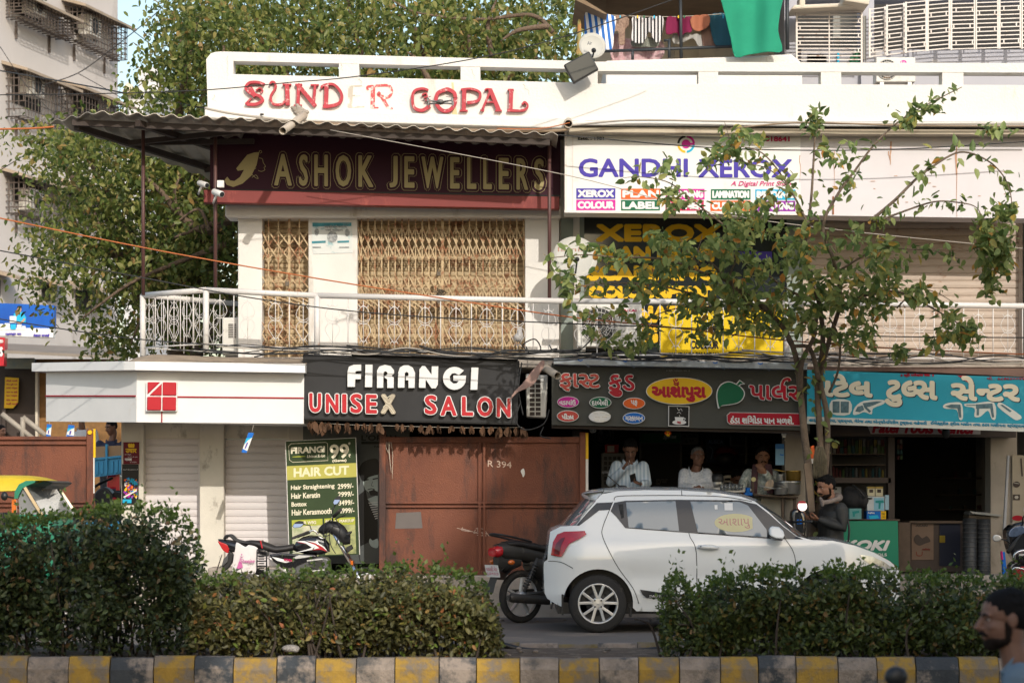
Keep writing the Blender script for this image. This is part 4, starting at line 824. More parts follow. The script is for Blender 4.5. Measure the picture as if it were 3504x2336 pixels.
part(t,'marker_strip',p_white,lambda m: m.px(2004,1570,2013,1760,Y - .03,.02)); part(t,'marker_strip',p_yel,lambda m: m.px(2004,1480,2013,1570,Y - .031,.02))
view('H'); Y = 29.3
t = hoard('rust brown sheet hoarding at far left behind the auto rickshaw',-300,632,628,1180,Y,[(632,575,682,1200)],[(-300,625,632,650),(-300,668,632,686),(-300,1100,632,1112),(-300,1130,632,1142)],[],W(100,1750,Y))
part(t,'marker_strip',p_yel,lambda m: m.px(682,570,698,780,Y - .05,.03)); part(t,'marker_strip',p_white,lambda m: m.px(682,780,690,1040,Y - .05,.03)); part(t,'bolt',p_yel,lambda m: m.lathe([(.03,0),(.025,.02)],W(658,597,Y - .06),(0,-1,0),12))
view('S'); t = hoard('rust brown end panel of hoarding standing before the white left pillar base',4000,4010,1700,1800,29.3,[],[],[],(12,29.3,0)) if 0 else None
# air conditioners
def acfront(label,x0,y0,x1,y1,Y,dep=.3,fx=.32,logo=None):
    a = W(x0,y1,Y); b = W(x1,y0,Y); t = thing('air_conditioner',label,'air conditioner',((a.x + b.x) / 2,Y + dep / 2,a.z)); m = M(); m.bb(a.x,b.x,Y,Y + dep,a.z,b.z); m.build('casing',m_acw,t,bevel=.015)
    w_,h = b.x - a.x,b.z - a.z; c = Vector((a.x + w_ * fx,Y - .002,a.z + h * .5)); r_ = min(h * .42,w_ * fx * .95)
    m = M(); m.lathe([(r_,0),(r_,.004)],c,(0,-1,0),28); m.build('fan_opening',m_black,t)
    m = M()
    for i in range(3): an = i * 2.094; m.add([c + Vector((math.cos(an + d) * r_ * k,-.006,math.sin(an + d) * r_ * k)) for d,k in ((0,.15),(.1,.95),(.9,.9),(.7,.15))],[(0,1,2,3)])
    m.build('fan',mat('fan brown',(.16,.09,.05),.6),t)
    m = M()
    for k in range(1,5): m.torus(c + Vector((0,-.012,0)),(0,1,0),r_ * k / 4.2,.004,28,5)
    for i in range(24): an = i * .2618; m.tube([c + Vector((math.cos(an) * r_ * .2,-.012,math.sin(an) * r_ * .2)),c + Vector((math.cos(an + .35) * r_,-.012,math.sin(an + .35) * r_))],.0025,4)
    m.build('grille',m_acw,t)
    m = M(); m.bb(a.x + .05,a.x + .1,Y,Y + dep,a.z - .05,a.z); m.bb(b.x - .1,b.x - .05,Y,Y + dep,a.z - .05,a.z); m.build('foot',m_metal,t)
    if logo: logo(t)
    return t
view('F'); acfront('beige outdoor AC unit with spiral fan grille on the balcony behind tree leaves',232,1180,640,1450,29.25,.3,.33,lambda t: part(t,'writing',p_crim,T('AKAI',520,1213,605,1230,29.247,bold=1)))
view('C'); acfront('white outdoor AC unit with round magenta logo standing on the right roof',1610,288,1808,412,31.2,.3,.28,lambda t: (part(t,'logo',p_mag,lambda m: flat(m,oval(1747,318,17,16),31.196)),part(t,'writing',p_white,lambda m: (stroke(m,[(1750,308),(1750,326),(1760,326)],3,31.19),stroke(m,[(1741,306),(1737,316),(1743,326)],3,31.19)))))
view('J'); Y = 28.75; t = thing('air_conditioner','dusty AC unit turned sideways in the gap between salon and snack signs','air conditioner',W(1835,1430,Y))
m = M(); m.ppoly([(1978,318),(2168,330),(2150,690),(1985,680)],Y,.5); m.build('casing',m_acw,t,bevel=.015)
m = M()
for r_ in range(8):
    for c_ in range(2): m.px(2012 + c_ * 50,368 + r_ * 39,2054 + c_ * 50,398 + r_ * 39,Y - .004,.02)
m.build('vent',m_dk2,t)
view('D'); Y = 29.95; t = thing('air_conditioner','white AC unit behind the railing at the left corner of the balcony','air conditioner',W(790,1210,Y)); m = M(); m.px(1702,1200,1832,1490,Y,.5); m.build('casing',m_acw,t,bevel=.02)
m = M()
for i in range(8): m.px(1750,1250 + i * 14,1810,1258 + i * 14,Y - .004,.01)
m.build('vent',m_dk2,t)
# dishes, flood light, cameras
def dish(label,c,r_,nrm,words,cols):
    t = thing('satellite_dish',label,'satellite dish',c); q = Vector(nrm).normalized(); m = M()
    m.lathe([(r_ * k / 6,.22 * r_ * (k / 6) ** 2) for k in range(0,7)] + [(r_,.22 * r_ + .008),(r_ * .5,.06 * r_ + .01 - .03),(.01,-.03)],c,q,36,cap=False); m.build('reflector',mat('dish grey',(.44,.43,.39),.6,var=.08,dirt=(.34,.28,.21),dscale=5,damt=.3),t)
    m = M(); bot = Vector(c) + Vector((0,0,-1)).cross(q).cross(q).normalized() * -1 * 0; lo = Vector(c) - Vector((0,0,r_)); m.tube([lo,Vector(c) + q * r_ * .9 - Vector((0,0,.12))],.01,6); m.ell(Vector(c) + q * r_ * .9 - Vector((0,0,.1)),(.03,.05,.03)); m.build('feed_arm',m_black,t)
    m = M(); m.tube([Vector(c) - q * .03,Vector(c) - q * .15,Vector(c) - q * .18 - Vector((0,0,r_ * 1.3))],.02,8); m.build('mast',m_metal,t); return t
view('C'); c = W(184,236,29.6); t = dish('grey satellite dish on the roof above the parapet, beside the striped towel',c,mm(68,29.6),(.12,-1,.2),None,None); part(t,'writing',mat('dish ink',(.16,.17,.18),.6),T('Air',160,208,185,226,29.43,bold=.6))
view('F'); c = W(214,900,28.95); t = dish('beige satellite dish on the balcony pole beside the white pillar, behind leaves',c,mm(142,28.95),(.1,-1,.35),None,None); part(t,'writing',mat('dish ink red',(.38,.2,.15),.6),T('airtel',285,822,110,850,28.64,bold=.5))
view('C'); Y = 28.3; t = thing('flood_light','black flood light box tilted over the parapet below the grey dish','flood light',W(1990,230,Y)); part(t,'housing',m_black,lambda m: m.ppoly([(42,326),(170,257),(218,348),(92,420)],Y,.09),bevel=.012); part(t,'glass',m_glass,lambda m: flat(m,[(52,328),(167,266),(208,346),(96,408)],Y - .004))
part(t,'bracket',m_black,lambda m: m.tube([W(190,300,Y + .12),W(190,320,Y + .2),W(190,345,Y + .32)],.014,6))
def cctv(label,x0,y0,x1,y1,Y,bullet=True):
    c = W((x0 + x1) / 2,(y0 + y1) / 2,Y); t = thing('security_camera',label,'security camera',c); r_ = mm(abs(y1 - y0) * .33,Y); m = M()
    if bullet: m.lathe([(r_ * .9,-.1),(r_,-.09),(r_,.1),(r_ * .85,.11)],c,(.55,-.8,-.25),16); m.build('body',p_white,t); m = M(); m.lathe([(r_ * .8,.112),(r_ * .6,.118)],c,(.55,-.8,-.25),14); m.build('lens',m_glass,t); m = M(); m.tube([c,c + Vector((-.05,.06,-.08)),c + Vector((-.07,.14,-.1))],.014,6); m.build('bracket',p_white,t)
    else: m.lathe([(r_ * 1.2,.05),(r_ * 1.2,0),(r_ * .8,-.03),(0.01,-.05)],c,(0,0,1),16); m.build('body',p_white,t); m = M(); m.ell(c + Vector((0,-.01,-.05)),r_ * .7); m.build('lens',m_glass,t)
view('D'); cctv('white bullet camera on the brown pole at the left end of the red beam',1620,210,1718,285,28.6); cctv('small grey camera sticking out left of the jewellers sign end',1515,145,1595,212,29.0)
view('L'); cctv('white dome camera under the snack sign beside the tree trunk',138,540,185,582,28.9,False)
view('D'); t = M(); t.px(1662,150,1716,205,28.7,.06); t.build('junction_box',p_white,label='square white junction box on the pole above the bullet camera',cat='junction box',bevel=.008)
# drain pipes
m_pvc = mat('grey pvc',(.42,.36,.29),.55,var=.15,dirt=(.25,.2,.15),dscale=4,damt=.3)
def pipe(label,a,b,r_):
    t = thing('drain_pipe',label,'drain pipe',a); a,b = Vector(a),Vector(b); d = (b - a).normalized(); m = M(); L_ = (b - a).length; m.lathe([(r_,0),(r_,L_),(r_ * .85,L_),(r_ * .85,L_ - .15)],a,d,18,cap=False); m.build('pipe',m_pvc,t); m = M(); m.lathe([(r_ * .85,L_ - .14),(.001,L_ - .14)],a,d,18,cap=False); m.build('bore',m_black,t)
view('B'); pipe('grey drain spout poking from broken plaster under the letter N',W(640,462,28.5),W(503,562,27.75),.045)
view('C'); pipe('short drain pipe end above the top left corner of the purple lettered board',W(64,612,28.6),W(66,622,28.25),.05)
view('J'); pipe('grey drain pipe sticking out between salon sign and snack sign',W(2120,255,28.55),W(2248,335,28.0),.045)
# cables
m_cab = mat('cable black',(.02,.02,.02),.6); m_cor = mat('cable orange',(.42,.12,.03),.5); m_cgy = mat('cable grey',(.36,.32,.27),.6); m_cbr = mat('hose brown',(.27,.19,.12),.6,var=.3)
def cable(pts,Y,r_,mt,label,group=None,k=8,name='cable'):
    q = []
    for i,p_ in enumerate(pts):
        yy = Y if not hasattr(Y,'__len__') else Y[0] + (Y[1] - Y[0]) * i / (len(pts) - 1); q.append(W(p_[0],p_[1],yy))
    m = M(); m.tube(cat_rom(q,k),r_,6); m.build(name,mt,label=label,cat='cable',group=group)
view('S')
cable([(-60,734),(490,847),(1010,940),(1500,1018),(1938,1083),(2300,1120),(2663,1162),(3102,1194),(3560,1214)],27.4,.008,m_cor,'orange cable running diagonally from upper left across both lattice gates')
cable([(-60,846),(446,942),(900,1025),(1338,1076),(1950,1107),(2500,1128),(3000,1150),(3560,1155)],27.3,.007,m_cab,'black cable running diagonally below the orange one across the railing')
cable([(-60,1082),(446,1157),(900,1188),(1400,1205)],28.0,.007,m_cab,'black cable from the left edge to the foot of the corner balcony')
cable([(-60,326),(382,320),(708,308),(1000,282),(1221,262),(1630,200),(1950,120),(2300,0),(2400,-40)],27.0,.006,m_cab,'dark cable passing in front of the letters S U N and rising right')
cable([(-60,232),(268,289),(708,372),(900,392)],(45,28.3),.012,m_cab,'black cable sloping down to the left end of the parapet')
cable([(-60,620),(200,460),(480,290),(700,120)],44,.008,m_cab,'thin cable crossing the grey block from lower left')
cable([(149,291),(268,250),(380,170),(516,62),(600,-20)],60,.013,m_cab,'thin cable climbing past the block corner into the sky')
cable([(268,252),(430,345),(520,420)],60,.010,m_cab,'thin cable sagging from the block toward the awning')
cable([(0,160),(95,300),(190,395)],60,.010,m_cab,'thin cable falling across the left cages')
cable([(400,75),(440,95),(510,148)],60,.012,m_cab,'short cable drooping across the strip of blue sky')
cable([(-60,443),(100,440),(185,434)],30,.012,m_cor,'short orange cable reaching the left tip of the awning')
cable([(1130,445),(1950,602),(2400,720),(2900,790),(3500,850)],(28.0,28.3),.005,m_cgy,'thin pale wire slanting across the jewellers lettering')
cable([(1905,461),(2067,476),(2392,503),(2700,514),(3069,511),(3510,485)],28.3,.007,m_cab,'black wire drooping across the top of the purple lettered board')
cable([(700,370),(800,390),(1000,415),(1040,420)],28.35,.014,m_cgy,'grey cable bundle along the ledge left of the drain spout')
cable([(1040,421),(1150,425),(1340,440),(1880,448),(1935,432)],28.3,.02,m_cbr,'brown corrugated hose lying along the awning top under GOPAL',k=10)
cable([(1700,440),(1850,440),(1950,420)],28.25,.006,m_cor,'thin orange wire beside the brown hose')
cable([(1950,430),(2150,412),(2400,414),(2700,420),(3000,424),(3560,424)],28.45,.012,m_cgy,'beige cable lying on the ledge above the purple lettered board')
cable([(2500,440),(2750,420),(3100,430),(3560,432)],28.4,.010,m_cbr,'brown cable lying on the right ledge behind the tree top')
rc = random.Random(12)
for i in range(18):
    x = rc.uniform(480,900) if i % 3 == 0 else (rc.uniform(900,2000) if i % 3 == 1 else rc.uniform(1900,2900)); pts = [(x,rc.uniform(1180,1222))]; e = x + rc.uniform(700,1400)
    while x < e: x += rc.uniform(110,260); pts.append((x,1190 + (x - 480) * .013 + rc.uniform(-16,26)))
    cable(pts,rc.uniform(28.3,28.55),rc.choice([.006,.008,.011]),rc.choice([m_cab,m_cab,m_cab,m_cgy]),'thin cable looping in the tangle along the foot of the balcony railing','cables tangled along the balcony foot',6)
for a in ([(1880,1180),(1900,1200),(1980,1195),(2010,1175),(2030,1150)],[(1810,1205),(1790,1180),(1830,1160),(1850,1195),(1815,1210),(1800,1185)],[(1780,1380),(1765,1440),(1800,1470),(1860,1450),(1880,1400)],[(1785,1240),(1775,1330),(1790,1420)],[(1860,1460),(1850,1490),(1885,1500)]):
    cable(a,28.3,.008,m_cab,'loose cable loop hanging round the sideways AC unit','cable loops by the sideways AC unit',8)
# laundry on the upper right balcony
view('C')
def cloth(label,pts,Y,mts,amp=.03,fr=9,group='laundry on the upper balcony line',pat=None,name='garment',cat='laundry',seed=0):
    t = M(); P2 = smooth2(pts,3,True) if len(pts) > 4 else pts; off = seed * 1.7
    fn = lambda x,y: W(x,y,Y) + Vector((0,amp * math.sin(mm(x,Y) * fr * 2 + off + mm(y,Y) * 2) + amp * .4 * math.sin(mm(x,Y) * fr * 5 + off),0))
    patch(t,P2,fn,7); o = t.build(name,mts,label=label,cat=cat,group=group); md_ = o.modifiers.new('t','SOLIDIFY'); md_.thickness = .006; return o
def stripes(name,c1,c2,per,ax='x',lean=0):
    m = bpy.data.materials.new(name); m.use_nodes = True; nt = m.node_tree; p_ = nt.nodes['Principled BSDF']; p_.inputs['Roughness'].default_value = .9; tc = nt.nodes.new('ShaderNodeTexCoord'); w_ = nt.nodes.new('ShaderNodeTexWave'); w_.bands_direction = ax.upper(); w_.inputs['Scale'].default_value = .314 / per; mp = nt.nodes.new('ShaderNodeMapping'); mp.inputs['Rotation'].default_value = (0,lean,0); nt.links.new(tc.outputs['Object'],mp.inputs[0]); nt.links.new(mp.outputs[0],w_.inputs[0])
    cr = nt.nodes.new('ShaderNodeValToRGB'); cr.color_ramp.interpolation = 'CONSTANT'; cr.color_ramp.elements[0].color = (*c1,1); cr.color_ramp.elements[1].position = .5; cr.color_ramp.elements[1].color = (*c2,1); nt.links.new(w_.outputs[0],cr.inputs[0]); nt.links.new(cr.outputs[0],p_.inputs[0]); return m
Y = 31.8; fb = lambda n,c,**k: mat(n,c,.9,var=.2,**k)
cloth('blue and white striped towel hanging at the left end of the laundry line',[(152,62),(228,70),(302,84),(295,170),(283,252),(215,250),(143,240),(148,150)],Y,stripes('towel stripes',(.02,.13,.45),(.75,.75,.75),.075,lean=.12),.02)
cloth('brown speckled blouse next to the striped towel',[(292,86),(366,82),(368,130),(352,150),(348,222),(318,222),(316,160),(290,160)],Y + .05,fb('speckled brown',(.34,.24,.18),col2=(.14,.08,.06),scale=40),seed=1)
cloth('pale pink flowered sheet hanging low behind the striped trousers',[(285,190),(320,170),(385,200),(530,205),(532,300),(400,310),(284,305)],Y + .25,fb('pink flowered',(.55,.42,.42),col2=(.42,.22,.25),scale=30),seed=2)
cloth('black and white pinstriped trousers folded over the laundry line',[(390,86),(465,90),(540,85),(540,150),(525,212),(498,208),(470,160),(440,215),(385,205),(388,140)],Y,stripes('trouser stripes',(.012,.012,.015),(.6,.58,.58),.045),seed=3)
cloth('grey dotted cloth hanging under the pinstriped trousers',[(388,195),(450,190),(515,200),(512,235),(440,240),(386,230)],Y + .12,fb('grey dots',(.28,.28,.24),col2=(.09,.1,.08),scale=60),seed=4)
cloth('maroon T shirt with a small white print on the laundry line',[(562,88),(620,92),(680,85),(684,160),(650,165),(628,190),(610,165),(556,175)],Y,fb('maroon cotton',(.17,.008,.05)),seed=5)
part(None,'shirt_print',p_white,lambda m: flat(m,[(588,115),(598,110),(600,130),(592,138),(586,130)],Y - .06),label='tiny white print on the maroon T shirt',cat='shirt print') if 0 else None
cloth('rust coloured towel folded on the laundry line',[(683,86),(768,74),(770,130),(715,156),(684,140)],Y,fb('rust cloth',(.36,.13,.07)),seed=6)
cloth('long brown cloth behind the rust towel',[(735,100),(778,95),(812,225),(770,235),(738,225)],Y + .15,fb('brown cloth',(.22,.13,.1)),seed=7)
cloth('dark teal cloth next to the big green sheet',[(774,78),(862,76),(890,160),(880,235),(835,232),(798,215)],Y + .06,fb('teal cloth',(.02,.09,.13)),seed=8)
cloth('grey shorts hanging low under the maroon T shirt',[(590,176),(640,170),(690,172),(742,180),(740,232),(715,232),(690,195),(640,215),(594,218)],Y + .1,fb('grey cloth',(.36,.35,.33)),seed=9)
cloth('orange white and green flag strip at the left post of the laundry balcony',[(114,105),(128,108),(130,180),(132,270),(108,275),(110,190)],Y - .1,fb('flag cloth',(.52,.17,.05),col2=(.05,.3,.12),scale=4),name='flag',cat='flag',group=None,seed=2)
cloth('big green sheet draped down over the upper right balcony',[(825,-60),(980,-60),(1138,-60),(1128,60),(1118,160),(1140,255),(1070,266),(980,272),(905,284),(882,190),(855,90)],31.35,fb('green sheet',(.015,.26,.15),col2=(.01,.20,.12),scale=2),.05,4,None,name='sheet',cat='green sheet')
t = thing('railing','black pipe rail and posts of the upper laundry balcony','railing',W(2300,190,31.75)); Y = 31.75
for a,b,r_ in (((240,258),(895,234),.02),((628,-40),(632,292),.022),((1163,-40),(1165,250),.026),((388,255),(388,300),.02),((572,200),(572,290),.02),((545,205),(580,200),.015)): part(t,'bar',mat('rail black',(.03,.035,.04),.5),lambda m: m.tube([W(*a,Y),W(*b,Y)],r_,8))
cable([(120,40),(240,72),(400,82),(620,84),(860,68),(1000,40)],31.85,.006,m_cgy,'clothes line carrying the upper balcony laundry',name='clothes_line')
for i,x in enumerate((228,326,413,446,497,618,648,843)):
    m = M(); m.px(x - 3,72 + (6 if x > 300 else 0),x + 3,92,31.74,.02); m.build('clothes_peg',(p_grn,p_cya,p_yel)[i % 3],label='coloured clothes peg gripping the upper laundry line',cat='clothes peg',group='pegs on the laundry line')
for lb_,pts,Y,mt,nm,ct in (('green plastic watering can on the sill behind the left window grille',[(1480,285),(1505,265),(1530,240),(1532,318),(1478,316)],32.35,p_grn,'watering_can','watering can'),('beige cardboard sheet on the sill behind the left window grille',[(1262,268),(1365,272),(1365,322),(1258,320)],32.4,p_beige,'cardboard_sheet','cardboard'),('small blue bottle on the sill behind the left window grille',[(1414,270),(1420,262),(1426,270),(1426,318),(1414,318)],32.35,p_cya,'bottle','bottle')):
    m = M(); m.ppoly(pts,Y,.08); m.build(nm,mt,label=lb_,cat=ct,bevel=.01)
# garland of dried leaves under the salon sign
view('J'); Y = 28.55; m_dry = mat('dried leaf',(.12,.06,.03),.9,var=.5,scale=12); ga = thing('leaf_garland','string of shrivelled brown leaves hanging under the salon sign','garland',W(1400,1445,Y)); rl = random.Random(21)
part(ga,'string',m_cgy,lambda m: m.tube(cat_rom([W(120,712,Y),W(400,745,Y),(W(900,760,Y)),W(1500,775,Y),W(1950,770,Y)],6),.004,4))
for x in (150,178,252,310,385,470,545,610,672,740,880,935,1010,1090,1165,1240,1350,1440,1520,1615,1690,1755,1830,1895,1950):
    m = M(); y0 = 715 + x * .03; big = rl.uniform(.6,1.3)
    for k in range(11):
        a = W(x + rl.uniform(-8,8),y0,Y + rl.uniform(-.03,.03)); L_ = mm(rl.uniform(55,105) * big,Y); d = Vector((rl.uniform(-.35,.35),rl.uniform(-.3,.3),-1)).normalized(); sd = Vector((rl.uniform(-1,1),rl.uniform(-1,1),0)).normalized() * L_ * rl.uniform(.16,.3); v = []
        for s_ in range(5): u = s_ / 4; p_ = a + d * L_ * u + sd.cross(d) * math.sin(u * 5 + k) * .3; w_ = math.sin(u * 2.9 + .15); v += [p_ - sd * w_,p_ + sd * w_ + d.cross(sd) * .6 * w_]
        m.add(v,[(2 * s_,2 * s_ + 1,2 * s_ + 3,2 * s_ + 2) for s_ in range(4)],True)
    m.build('leaf_bundle',m_dry,ga)
# torn cloth, hanging sachet strips, plastic bag, drone
view('J'); cloth('torn dusty pink flag cloth hanging from the drain pipe beside the salon sign',[(2118,205),(2138,240),(2090,330),(2050,400),(1990,440),(1900,480),(1835,558),(1880,470),(1950,400),(2010,320),(2060,262)],28.25,fb('dusty pink',(.36,.23,.19)),.03,5,None,name='torn_flag',cat='flag')
def sachet(label,pts,Y,st_):
    t = thing('hanging_tag',label,'hanging tag',W(*pts[0],Y)); m = M(); m.ppoly(pts,Y,.006); m.build('card',p_white,t); a,b,c,d = [Vector((*q,0)) for q in pts]
    f = lambda u,v: tuple(((a * (1 - u) + b * u) * (1 - v) + (d * (1 - u) + c * u) * v).xy)
    part(t,'blue_print',p_blu,lambda m: (flat(m,[f(0,0),f(1,0),f(1,.22),f(0,.3)],Y - .003),flat(m,[f(0,.82),f(1,.9),f(1,1),f(0,1)],Y - .003))); part(t,'pale_print',p_cya,lambda m: flat(m,[f(0,.3),f(1,.22),f(.5,.35),f(0,.6)],Y - .0032)); part(t,'writing',p_ind,lambda m: flat(m,[f(.35,.5),f(.6,.48),f(.55,.78),f(.32,.8)],Y - .0035)); part(t,'string',m_cgy,lambda m: m.tube([W(*st_,Y),W(*f(.6,.0),Y)],.003,4))
view('H'); sachet('blue and white paper tag dangling on a string under the white fascia',[(1818,596),(1858,600),(1804,746),(1766,742)],28.4,(1855,540)); sachet('blue and white tag hanging under the left end of the fascia, left one',[(343,535),(378,538),(370,625),(338,625)],29.6,(360,515)); sachet('blue and white tag hanging under the left end of the fascia, right one',[(500,540),(545,545),(540,630),(486,628)],29.5,(520,515))
view('E'); t = M(); c = W(2022,935,28.66)
for i,(dx,dz,r_) in enumerate(((0,-.02,.055),(-.02,-.035,.05),(.02,.01,.05),(.01,.05,.035),(.02,.08,.018))): t.ell(c + Vector((dx,0,dz)),(r_,r_ * .6,r_),(i,i * .7,0),12,8)
t.build('plastic_bag',mat('clear plastic bag',(.72,.70,.68),.25,var=.1,col2=(.45,.42,.4),scale=20,trans=.3,bump=1,bscale=60),label='small clear plastic bag tied to the railing near the right lattice gate',cat='plastic bag',remesh=.008)
view('B'); Y = 26.0; t = thing('drone','small grey four rotor drone hovering in front of the letter O of GOPAL','drone',W(1518,380,Y)); m_dr = mat('drone grey',(.22,.21,.20),.45,.2,var=.15); c = W(1518,378,Y); u_ = mm(1,Y)
part(t,'body',m_dr,lambda m: (m.ell(c,(28 * u_,45 * u_,14 * u_),None,16,8),m.ell(c + Vector((0,-20 * u_,8 * u_)),(20 * u_,26 * u_,9 * u_))),remesh=.004)
part(t,'camera',m_black,lambda m: m.ell(c + Vector((2 * u_,-42 * u_,-14 * u_)),9 * u_)); part(t,'battery',m_black,lambda m: m.box(c + Vector((0,10 * u_,14 * u_)),(24 * u_,40 * u_,8 * u_)),bevel=.003)
for sx in (-1,1):
    for sy in (-1,1):
        e = c + Vector((sx * 78 * u_,sy * 70 * u_,2 * u_)); o = part(t,'arm',m_dr,lambda m: (m.tube([c + Vector((sx * 20 * u_,sy * 25 * u_,0)),e],[7 * u_,5 * u_],8),m.lathe([(8 * u_,-8 * u_),(8 * u_,12 * u_),(5 * u_,16 * u_)],e,(0,0,1),12),m.tube([e,e - Vector((0,0,24 * u_))],2.5 * u_,6)))
        an = rc.uniform(0,3); d = Vector((math.cos(an),math.sin(an),0)); n_ = Vector((-d.y,d.x,0)); part(o,'rotor_blade',m_black,lambda m: [m.prism([e + d * (s_ * 4 * u_) + Vector((0,0,18 * u_)),e + d * (s_ * 22 * u_) + n_ * 5 * u_ + Vector((0,0,18 * u_)),e + d * (s_ * 52 * u_) + n_ * 2 * u_ + Vector((0,0,18 * u_)),e + d * (s_ * 52 * u_) - n_ * 2 * u_ + Vector((0,0,18 * u_)),e + d * (s_ * 20 * u_) - n_ * 3 * u_ + Vector((0,0,18 * u_))],(0,0,1.5 * u_)) for s_ in (-1,1)])
# shops far left beyond the corner, the blue truck bed
view('H'); Y = 52; t = thing('shop_building','old single storey shops far left with rusty sheet roof and brown tiled wall','building',W(200,1600,Y))
part(t,'wall',mat('brown tile wall',(.26,.13,.04),.7,var=.4,scale=9),lambda m: m.px(-200,60,900,1400,Y + .2,3)); part(t,'roof_sheet',mat('grey roof sheet',(.26,.22,.18),.8,var=.3,scale=1),lambda m: (m.prism([W(-120,10,Y - 2.0),W(900,60,Y - 2.0),W(900,0,Y + .3),W(-120,-40,Y + .3)],(0,0,.06)))); part(t,'dark_shopfront',m_dk2,lambda m: m.px(-200,60,260,1400,Y + .1,.1)); part(t,'signboard',mat('faded board',(.36,.34,.24),.7,col2=(.12,.2,.25),scale=2),lambda m: m.px(35,52,250,130,Y - .3,.1)); part(t,'pillar',m_cream,lambda m: m.px(258,150,275,700,Y,.2)); part(t,'door_frame',m_dk2,lambda m: m.px(15,180,40,700,Y - .02,.1))
t = thing('poster','yellow notice with red lines of writing on the dark shop door at far left','poster',W(30,1390,Y - .1)); part(t,'sheet',p_yel,lambda m: m.ppoly([(37,192),(137,198),(132,375),(95,420),(30,418)],Y - .06,.02)); part(t,'writing',p_red,lambda m: [text(m,s_,45,210 + i * 28,128,226 + i * 28,Y - .064,bold=1) for i,s_ in enumerate(('મીઠો માવો','ભેળ પુરી પાવ','તાજા નાસ્તા','ગરમ ચા કોફી','પાન પાર્લર','સોડા શરબત','અહીં મળશે'))])
t = thing('stair_rail','grey pipe stair rails slanting down before the dark shop at far left','stair rail',W(100,1480,Y - .5)); part(t,'bar',m_cgy,lambda m: (m.tube([W(15,460,Y - .5),W(240,640,Y - .5)],.06,6))); part(t,'bar',m_cgy,lambda m: m.tube([W(168,485,Y - .5),W(335,620,Y - .5)],.06,6)); part(t,'bar',m_cgy,lambda m: m.tube([W(168,485,Y - .5),W(165,650,Y - .5)],.06,6))
Y = 36; t = thing('truck','bright blue cargo truck bed with tan boards parked behind the left hoarding','truck',(W(790,0,Y).x,37,0)); m_tb = mat('truck blue',(.02,.26,.50),.5,var=.15,dirt=(.08,.2,.3),dscale=4,damt=.25)
part(t,'bed_side',m_tb,lambda m: (m.ppoly([(600,795),(1100,745),(1100,870),(600,935)],Y,.08),m.ppoly([(600,792),(1100,742),(1100,757),(600,808)],Y - .04,.08),[m.px(x,690 - (x - 690) * .1,x + 16,920 - (x - 690) * .12,Y - .05,.1) for x in (770,980)],[m.ppoly([(x,815 - (x - 690) * .1),(x + 18,815 - (x - 690) * .1),(x + 18,905 - (x - 690) * .12),(x,908 - (x - 690) * .12)],Y - .03,.05) for x in (700,735,810,845,870)])); part(t,'plank',mat('truck plank',(.36,.24,.14),.8,var=.3),lambda m: m.ppoly([(600,705),(1100,680),(1100,750),(600,800)],Y + .02,.05)); part(t,'bed_floor',m_tb,lambda m: m.bb(W(600,0,Y).x,W(1100,0,Y).x,Y + .1,Y + 2,.95,1.05))
part(t,'fuel_tank',p_red,lambda m: m.px(780,905,870,1010,Y + .2,.4),bevel=.03); part(t,'jack_bar',p_red,lambda m: m.px(848,895,875,1020,Y + .1,.05))
for x in (720,1000): part(t,'wheel',m_rubber,lambda m: m.lathe([(.2,0),(.45,.02),(.48,.06),(.48,.22),(.45,.26)],W(x,0,Y + .3).xy.to_3d() + Vector((0,0,.48)),(0,1,0),24))
# ---------------------------------------------------------------- trees and hedges
def leafcloud(C,size,up,seed,shape='d',droop=0.0):
    """many small folded leaves at points C: returns (verts, faces) arrays"""
    g = np.random.default_rng(seed); n = len(C); C = np.asarray(C,float)
    d = g.normal(size=(n,3)); d[:,2] -= droop; d /= np.linalg.norm(d,axis=1)[:,None]
    nr = g.normal(size=(n,3)); nr[:,2] += up; nr[:,1] -= up * .5; nr -= d * (nr * d).sum(1)[:,None]; nr /= np.linalg.norm(nr,axis=1)[:,None] + 1e-9
    s = np.cross(d,nr); L = (np.asarray(size) * g.uniform(.65,1.25,n))[:,None]
    if shape == 'd':
        V = np.stack([C,C + d * L * .42 + s * L * .34 + nr * L * .08,C + d * L,C + d * L * .42 - s * L * .34 + nr * L * .08],1); k = 4
        f = np.array([[0,1,2],[0,2,3]])
    else:
        V = np.stack([C,C + d * L * .22 + s * L * .24 + nr * L * .07,C + d * L * .6 + s * L * .24 + nr * L * .05,C + d * L - nr * L * .12,C + d * L * .6 - s * L * .24 + nr * L * .05,C + d * L * .22 - s * L * .24 + nr * L * .07],1); k = 6
        f = np.array([[0,1,2],[0,2,3],[0,3,4],[0,4,5]])
    Fc = (np.arange(n)[:,None,None] * k + f[None]).reshape(-1,3)
    return V.reshape(-1,3),Fc
def leafmesh(name,parts_,m,parent):
    off = np.array(ROOT[parent.name]); V = np.concatenate([p[0] for p in parts_]) - off; o = 0; Fs = []
    for v,f in parts_: Fs.append(f + o); o += len(v)
    Fs = np.concatenate(Fs); me = bpy.data.meshes.new(name); me.vertices.add(len(V)); me.vertices.foreach_set('co',V.astype(np.float32).ravel()); me.loops.add(Fs.size); me.loops.foreach_set('vertex_index',Fs.astype(np.int32).ravel()); me.polygons.add(len(Fs)); me.polygons.foreach_set('loop_start',np.arange(0,Fs.size,3,dtype=np.int32)); me.update(calc_edges=True); me.validate(); me.materials.append(m)
    o_ = bpy.data.objects.new(name,me); COL.objects.link(o_); o_.parent = parent; return o_
